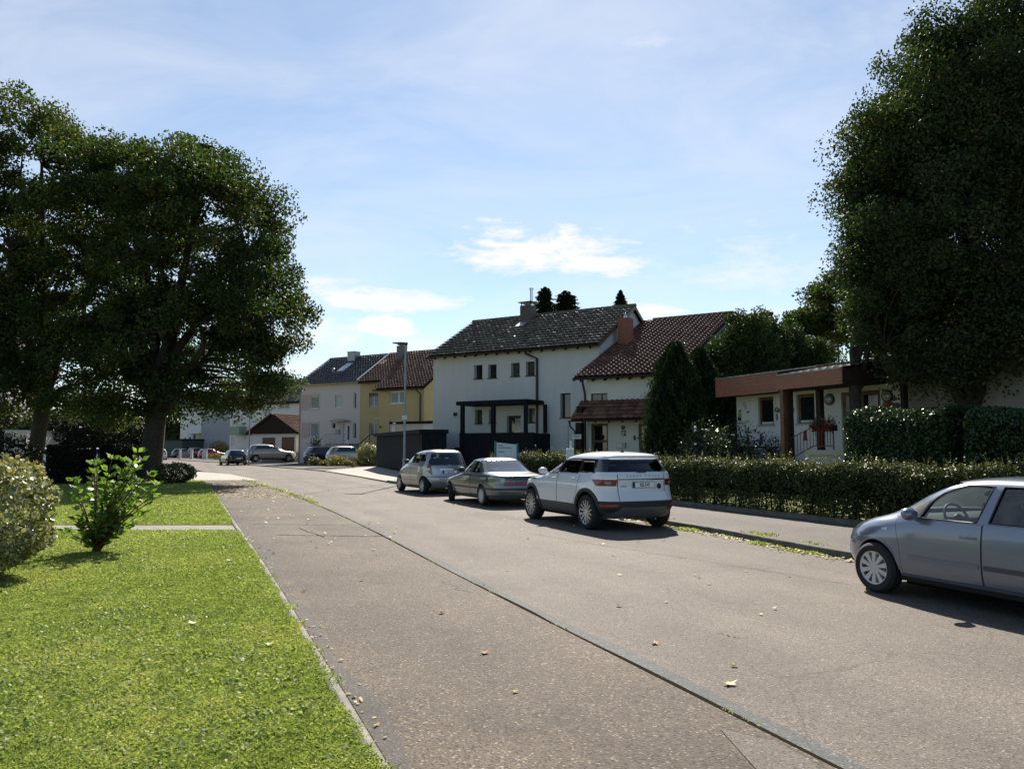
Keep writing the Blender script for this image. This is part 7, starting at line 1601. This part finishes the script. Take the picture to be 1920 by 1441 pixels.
# blue grey hatchback, nearest
r2 = math.radians(90 + 23.0)
hatch, sh = build_car(dict(name='hatchback', label='blue grey five door hatchback cut by the right edge of the picture', loc=place_by_wheel(1641.5, 1110, 1.255 * .925, .85 * .925, r2), rz=r2, scale=.925, paint=blueg,
    rows=[(.20, 1.90, -1.78, .775), (.28, 2.00, -1.88, .825), (.42, 2.07, -1.93, .86), (.58, 2.06, -1.93, .870), (.70, 2.00, -1.90, .868), (.80, 1.86, -1.87, .862), (.88, 1.66, -1.85, .852), (.945, 1.40, -1.82, .838), (.99, 1.28, -1.79, .82), (1.06, 1.16, -1.75, .79), (1.20, .91, -1.66, .735), (1.33, .64, -1.57, .675), (1.40, .42, -1.52, .62), (1.44, .16, -1.44, .54), (1.468, -.16, -1.2, .40), (1.485, -.5, -.95, .18)], pf=4.6, pr=8, q=2.6, res=(136, 72),
    wb=2.511, track=1.72, R=.305, rim=.205, tw=.19, wheel=('cap', 10), rim_m=M['hubcap'], gap=.05, floor=.32, fire=1.05, mid=-.5, dash_z=.99, seat_x=.05,
    side_windows=[([(.62, .96), (.50, 1.18), (.36, 1.28), (.10, 1.36)], [(-.10, .965), (-.22, 1.37)], .965, 1.36), ([(-.24, .975), (-.33, 1.37)], [(-1.05, .99), (-1.02, 1.33), (-.98, 1.36)], .975, 1.36), ([(-1.16, 1.03), (-1.12, 1.30)], [(-1.42, 1.10), (-1.32, 1.28)], 1.05, 1.29)],
    screen=([(.73, 1.02), (.58, 1.37)], 1.02, 1.385), rear_window=([(.62, 1.02), (.50, 1.36)], 1.03, 1.36),
    doors=[([(.86, .30), (.87, .6), (.95, .94)], [(-.15, .30), (-.17, .94)], .30, .945, -.02, .80), ([(-.17, .30), (-.19, .955)], [(-.86, .30), (-.90, .55), (-1.05, .95)], .30, .955, -.95, .82)],
    mirror=(.64, .955, blueg), handle=blueg,
    panels=[('rub_strip', 'x', [(.75, .50), (.78, .55)], 'x', [(-.13, .50), (-.13, .55)], .475, .525, .012, plain('grey moulding', (.16, .175, .20), .45, .2), True), ('rub_strip', 'x', [(-.19, .50), (-.19, .55)], 'x', [(-.88, .50), (-.88, .55)], .475, .525, .012, M['grey_plastic'], True), ('sill', 'x', [(.92, .2), (.92, .27)], 'x', [(-.90, .2), (-.90, .27)], .205, .262, .006, M['black_plastic'], True),
            ('headlamp', 'f', [(.42, .66), (.46, .82)], 'x', [(1.86, .66), (1.52, .86)], .66, .855, .006, M['lamp_clear'], True), ('side_repeater', 'x', [(1.14, .78), (1.14, .81)], 'x', [(1.05, .78), (1.05, .81)], .785, .812, .006, M['lamp_clear'], True), ('mirror_gusset', 'x', [(1.02, .95), (.60, 1.17)], 'x', [(.645, .95), (.53, 1.17)], .957, 1.165, .004, M['black_plastic'], True),
            ('tail_lamp', 'x', [(-1.62, .80), (-1.58, 1.05)], 'r', [(.55, .8), (.58, 1.05)], .80, 1.04, .008, M['lamp_red'], True), ('grille', 'f', [(.4, .55), (.4, .66)], 'f', [(-.4, .55), (-.4, .66)], .56, .64, .006, M['black_plastic'], False)]))
# silver people carrier
r3 = math.radians(90 + 26.5)
mpv, sh = build_car(dict(name='people_carrier', label='silver short nosed people carrier with tall red tail lamps under the street lamp', loc=place_by_wheel(791.5, 926.3, -1.284, .86, r3), rz=r3, paint=silver,
    rows=[(.22, 1.93, -1.68, .79), (.30, 2.02, -1.76, .845), (.45, 2.06, -1.83, .875), (.58, 2.05, -1.83, .882), (.66, 2.02, -1.795, .882), (.80, 1.90, -1.775, .878), (.90, 1.66, -1.76, .868), (.98, 1.36, -1.74, .855), (1.05, 1.12, -1.71, .835), (1.14, .98, -1.67, .80), (1.28, .70, -1.60, .745), (1.42, .36, -1.52, .685), (1.49, .10, -1.48, .64), (1.53, -.12, -1.42, .575), (1.57, -.38, -1.2, .44), (1.59, -.62, -.9, .2)], pf=4.8, pr=6.5, q=2.5, res=(96, 52),
    wb=2.568, track=1.74, R=.305, rim=.21, tw=.2, wheel=('spoke', 7), gap=.05, floor=.40, fire=1.05, mid=-.5, dash_z=1.05, seat_x=.1, aerial=(-1.05, 1.575),
    side_windows=[([(1.06, 1.05), (.45, 1.34), (.28, 1.42)], [(-.02, 1.08), (-.05, 1.43)], 1.07, 1.425), ([(-.10, 1.09), (-.12, 1.43)], [(-.78, 1.14), (-.78, 1.42)], 1.11, 1.42), ([(-.86, 1.15), (-.86, 1.42)], [(-1.28, 1.26), (-1.12, 1.40)], 1.17, 1.41)],
    screen=([(.74, 1.07), (.58, 1.45)], 1.07, 1.455), rear_window=([(.66, 1.02), (.70, 1.12), (.55, 1.45)], 1.03, 1.44),
    doors=[([(1.0, .32), (1.05, 1.03)], [(-.02, .32), (-.04, 1.06)], .32, 1.05, .1, .95), ([(-.05, .32), (-.06, 1.07)], [(-.82, .32), (-.88, .6), (-.98, 1.1)], .32, 1.08, -.72, .98)], mirror=(.95, 1.08, M['black_plastic']), handle=silver,
    panels=[('tail_lamp', 'x', [(-1.66, .66), (-1.50, .82), (-1.46, .98), (-1.52, 1.16)], 'r', [(.60, .66), (.62, .8), (.66, 1.16)], .70, 1.14, .010, M['lamp_red'], True), ('tail_lamp_lens', 'r', [(.80, .84), (.80, .92)], 'r', [(.68, .84), (.68, .92)], .86, .93, .015, M['lamp_clear'], True), ('plate_trim', 'r', [(.36, .86), (.36, .9)], 'r', [(-.36, .86), (-.36, .9)], .865, .895, .022, M['chrome'], False), ('bumper_seam', 'r', [(.82, .6), (.82, .64)], 'r', [(-.82, .6), (-.82, .64)], .612, .622, .004, M['well'], False), ('wiper_hub', 'r', [(.10, 1.0), (.04, 1.06)], 'r', [(-.10, 1.0), (-.04, 1.06)], 1.0, 1.05, .01, silver, False), ('headlamp', 'f', [(.45, .68), (.5, .8)], 'x', [(1.8, .68), (1.55, .9)], .68, .88, .006, M['lamp_clear'], True), ('rub_strip', 'x', [(.9, .46), (.9, .5)], 'x', [(-.75, .46), (-.75, .5)], .47, .482, .006, M['grey_plastic'], True)]))
plate(mpv, sh, .795, 'KEL C 93', off=.012)
# old silver green notchback
r4 = math.radians(90 + 25.0)
notch, sh = build_car(dict(name='saloon_car', label='old silver green notchback saloon with dark rub strip and wide red tail lamps', loc=place_by_wheel(903, 948, -1.30, .83, r4), rz=r4, paint=green,
    rows=[(.22, 2.12, -2.20, .77), (.32, 2.22, -2.30, .82), (.46, 2.25, -2.34, .842), (.60, 2.22, -2.31, .848), (.68, 2.15, -2.29, .846), (.75, 1.85, -2.28, .842), (.81, 1.35, -2.27, .834), (.86, .98, -2.24, .822), (.895, .86, -2.15, .80), (.915, .80, -1.80, .78), (.94, .73, -1.55, .765), (1.0, .62, -1.42, .735), (1.10, .42, -1.22, .69), (1.20, .22, -1.04, .645), (1.275, .05, -.90, .60), (1.32, -.12, -.78, .52), (1.35, -.28, -.62, .38), (1.362, -.38, -.5, .2)], pf=6, pr=10, q=2.8, res=(96, 56),
    inner=(62, 25, .058), seat_k=.70, glass_rear=glassmat('sky reflecting rear glass', (.45, .50, .50), 1.5, 3.2), wb=2.60, track=1.68, R=.295, rim=.195, tw=.185, wheel=('disc', 16), rim_m=M['hubcap'], gap=.045, floor=.28, fire=.84, mid=-.35, dash_z=.90, seat_x=-.05, steer=-.38,
    side_windows=[([(.78, .91), (.30, 1.18), (.16, 1.26)], [(-.38, .915), (-.44, 1.265)], .915, 1.26), ([(-.45, .92), (-.51, 1.26)], [(-1.02, .94), (-.72, 1.24)], .925, 1.25)],
    screen=([(.68, .93), (.54, 1.28)], .93, 1.29), rear_window=([(.68, .955), (.54, 1.28)], .955, 1.285),
    doors=[([(.82, .30), (.84, .86)], [(-.42, .30), (-.44, .89)], .30, .885, -.28, .78)], mirror=(.66, .93, M['black_plastic']), handle=M['galv'],
    panels=[('rub_strip', 'x', [(2.0, .47), (2.0, .54)], 'x', [(-1.9, .47), (-1.9, .54)], .475, .525, .008, M['grey_plastic'], True), ('bumper_strip', 'r', [(.84, .47), (.84, .54)], 'r', [(-.84, .47), (-.84, .54)], .475, .53, .010, M['black_plastic'], False), ('tail_lamp', 'x', [(-2.22, .60), (-2.22, .74)], 'r', [(.28, .6), (.28, .74)], .60, .73, .008, M['lamp_red'], True), ('tail_lamp', 'r', [(.26, .6), (.26, .74)], 'r', [(-.26, .6), (-.26, .74)], .60, .73, .006, M['lamp_dark'], False), ('boot_panel', 'r', [(.52, .74), (.52, .85)], 'r', [(-.52, .74), (-.52, .85)], .745, .85, .005, plain('dark green boot panel', (.03, .045, .04), .3), False), ('fuel_flap', 'x', [(-1.62, .7), (-1.62, .8)], 'x', [(-1.74, .7), (-1.74, .8)], .70, .81, .003, M['black_plastic'], True)]))
plate(notch, sh, .375, 'OG TK 1', y=-.32, off=.018, blue=False)

# cars further up the road: same builder, fewer faces
LOW = dict(res=(56, 34), hollow=False)
def scaled(rows, L, W, H): Lb, Wb, Hb = rows[3][1] - rows[3][2], 2 * rows[4][3], rows[-1][0]; return [(z * H / Hb, a * L / Lb, b_ * L / Lb, w * W / Wb) for z, a, b_, w in rows]
HB = [(.20, 1.90, -1.80, .775), (.28, 2.00, -1.90, .825), (.42, 2.06, -1.97, .86), (.58, 2.04, -1.97, .870), (.70, 1.96, -1.94, .868), (.80, 1.72, -1.91, .862), (.88, 1.30, -1.90, .852), (.93, 1.0, -1.88, .835), (.99, .86, -1.84, .805), (1.10, .62, -1.76, .76), (1.25, .28, -1.62, .70), (1.36, .0, -1.54, .64), (1.42, -.2, -1.48, .57), (1.46, -.48, -1.2, .40), (1.475, -.65, -.95, .18)]
ES = [(.20, 2.1, -2.05, .80), (.28, 2.2, -2.18, .86), (.42, 2.27, -2.25, .885), (.58, 2.26, -2.25, .89), (.72, 2.2, -2.22, .89), (.84, 1.9, -2.19, .885), (.92, 1.4, -2.17, .87), (.98, 1.08, -2.14, .85), (1.06, .9, -2.08, .81), (1.2, .58, -1.97, .755), (1.34, .22, -1.86, .70), (1.42, .0, -1.8, .65), (1.47, -.2, -1.74, .57), (1.505, -.5, -1.5, .40), (1.52, -.7, -1.2, .18)]
SU = [(.28, 2.1, -2.05, .80), (.36, 2.2, -2.18, .88), (.55, 2.3, -2.28, .93), (.75, 2.29, -2.28, .94), (.92, 2.2, -2.24, .935), (1.0, 1.85, -2.22, .925), (1.07, 1.35, -2.2, .90), (1.13, 1.08, -2.17, .87), (1.25, .86, -2.08, .82), (1.4, .55, -1.97, .77), (1.55, .2, -1.87, .71), (1.63, -.05, -1.82, .65), (1.69, -.35, -1.65, .52), (1.72, -.6, -1.3, .25)]
def far_car(name, label, rows, dims, loc, heading, pm, R=.315, wheelst=('spoke', 6), lamp=True, plt=True, group='parked cars'):
    rw = scaled(rows, *dims); L, W, H = dims; k = rw[3][1] - rw[3][2]; xf, xr = rw[3][1], rw[3][2]; belt = rw[8][0]; top = rw[-4][0]
    zs = lambda f: belt + .02 + (top - belt - .03) * f
    def frontx(z): return np.interp(z, [q[0] for q in rw], [q[1] for q in rw])
    def rearx(z): return np.interp(z, [q[0] for q in rw], [q[2] for q in rw])
    fa = [(frontx(zs(f)) - .22 - .08 * f, zs(f)) for f in (0, .5, 1)]; fb = [(.0 - .02 * f, zs(f)) for f in (0, 1)]; rb = [(rearx(zs(f)) + .42 + .06 * f, zs(f)) for f in (0, .5, 1)]
    wt = lambda z: np.interp(z, [q[0] for q in rw], [q[3] for q in rw])
    pl = [(wt(zs(f)) - .11, zs(f)) for f in (0, 1)]
    sp = dict(name=name, label=label, loc=loc, rz=math.radians(90) + heading, paint=pm, rows=rw, pf=5, pr=8, q=2.6, wb=.62 * L, track=W - .04, R=R, rim=R * .66, tw=.2, wheel=wheelst, gap=.05, group=group,
        side_windows=[(fa, fb, zs(0), zs(1)), ([(-.08, zs(0)), (-.1, zs(1))], rb, zs(0), zs(1))], screen=(pl, zs(0), zs(1)), rear_window=(pl, zs(.05), zs(.97)), mirror=(frontx(zs(0)) - .35, belt + .02, pm), xf=xf - .84, xr=xr + .78, doors=[([(xf - 1.25, .3), (xf - 1.2, belt)], [(.0, .3), (.0, belt)], .32, belt - .01, None, 0), ([(-.02, .3), (-.02, belt)], [(xr + 1.2, .3), (xr + 1.1, .5), (xr + .8, belt)], .32, belt - .01, None, 0)],
        panels=[('tail_lamp', 'x', [(xr + .26, belt - .22), (xr + .3, belt)], 'r', [(W * .28, belt - .22), (W * .3, belt)], belt - .2, belt - .02, .008, M['lamp_red'], True), ('headlamp', 'f', [(W * .25, belt - .3), (W * .27, belt - .1)], 'x', [(xf - .2, belt - .3), (xf - .5, belt - .12)], belt - .3, belt - .14, .006, M['lamp_clear'], True), ('sill', 'x', [(xf - 1.1, .22), (xf - 1.1, .3)], 'x', [(xr + 1.1, .22), (xr + 1.1, .3)], rw[0][0] + .01, .29, .005, M['black_plastic'], True)], **LOW)
    t, s_ = build_car(sp)
    if plt: plate(t, s_, belt - .32, None)
    return t
def gfar(u, v, ymax): p = gnd(u, v); return p if p.y < ymax else pix(u, v, ymax)
def at_uv(u, v, dz=0.0): p = gnd(u, v); return (p.x, p.y, dz)
blk = paint('black paint', (.012, .013, .016), .2, .2); red = paint('red paint', (.36, .018, .018), 0, .3); beige = paint('beige paint', (.40, .35, .29), .4, .3); sage = paint('pale sage paint', (.30, .33, .30), .4, .3); dgrey = paint('dark grey paint', (.05, .055, .065), .4, .3); whitep = paint('plain white paint', (.7, .7, .7), 0, .3)
p = gnd(436, 872.3); far_car('hatchback', 'black hatchback parked on the carriageway before the slender lamp post', HB, (4.25, 1.80, 1.46), (p.x - .7, p.y + 2.0, 0), math.radians(34), blk)
p = pix(508, 862, 78); far_car('off_roader', 'beige off-roader parked behind the grey garden wall', SU, (4.85, 1.95, 1.76), (p.x, 78, .25), math.radians(-62), beige, .36)
p = pix(590, 862, 69); far_car('estate_car', 'black car parked side on before the rosy house', HB, (4.5, 1.85, 1.55), (p.x + .9, 70, .25), math.radians(-48), blk, .33)
p = pix(650, 860, 64.5); far_car('estate_car', 'pale sage estate car behind the edged flower bed', ES, (4.7, 1.85, 1.55), (p.x + .5, 65, .25), math.radians(-62), sage, .33)
p = gfar(390, 860, 112); far_car('hatchback', 'red hatchback behind the white gate pillars', HB, (4.1, 1.78, 1.50), (p.x, p.y + 1.5, .05), math.radians(-55), red)
p = gfar(340, 859, 117); far_car('estate_car', 'dark grey estate behind the slim gate pillars at the far left', ES, (4.4, 1.78, 1.48), (p.x - .3, p.y + 2.5, .05), math.radians(-55), dgrey)
p = gfar(370, 858, 118); far_car('hatchback', 'blue black car tucked behind the red hatchback', HB, (4.0, 1.7, 1.6), (p.x, p.y + 1, .1), math.radians(-55), dgrey)
p = gnd(300, 862); far_car('hatchback', 'white car half hidden behind the thick maple trunk', HB, (4.1, 1.75, 1.5), (p.x - .6, p.y + 1, 0), math.radians(30), whitep)
for i, (u, Y, lab, pm_) in enumerate([(105, 62, 'white car roof showing above the dark hedge beside the forked trunk', whitep), (150, 64, 'silver car behind the shaded hedge blocks', silver), (195, 63, 'pale car glimpsed through the gaps of the shaded hedge row', whitep)]):
    p = pix(u, 840, Y); far_car('hatchback', lab, HB, (4.2, 1.78, 1.62), (p.x, Y, 0.05), math.radians(-70 + 12 * i), pm_)
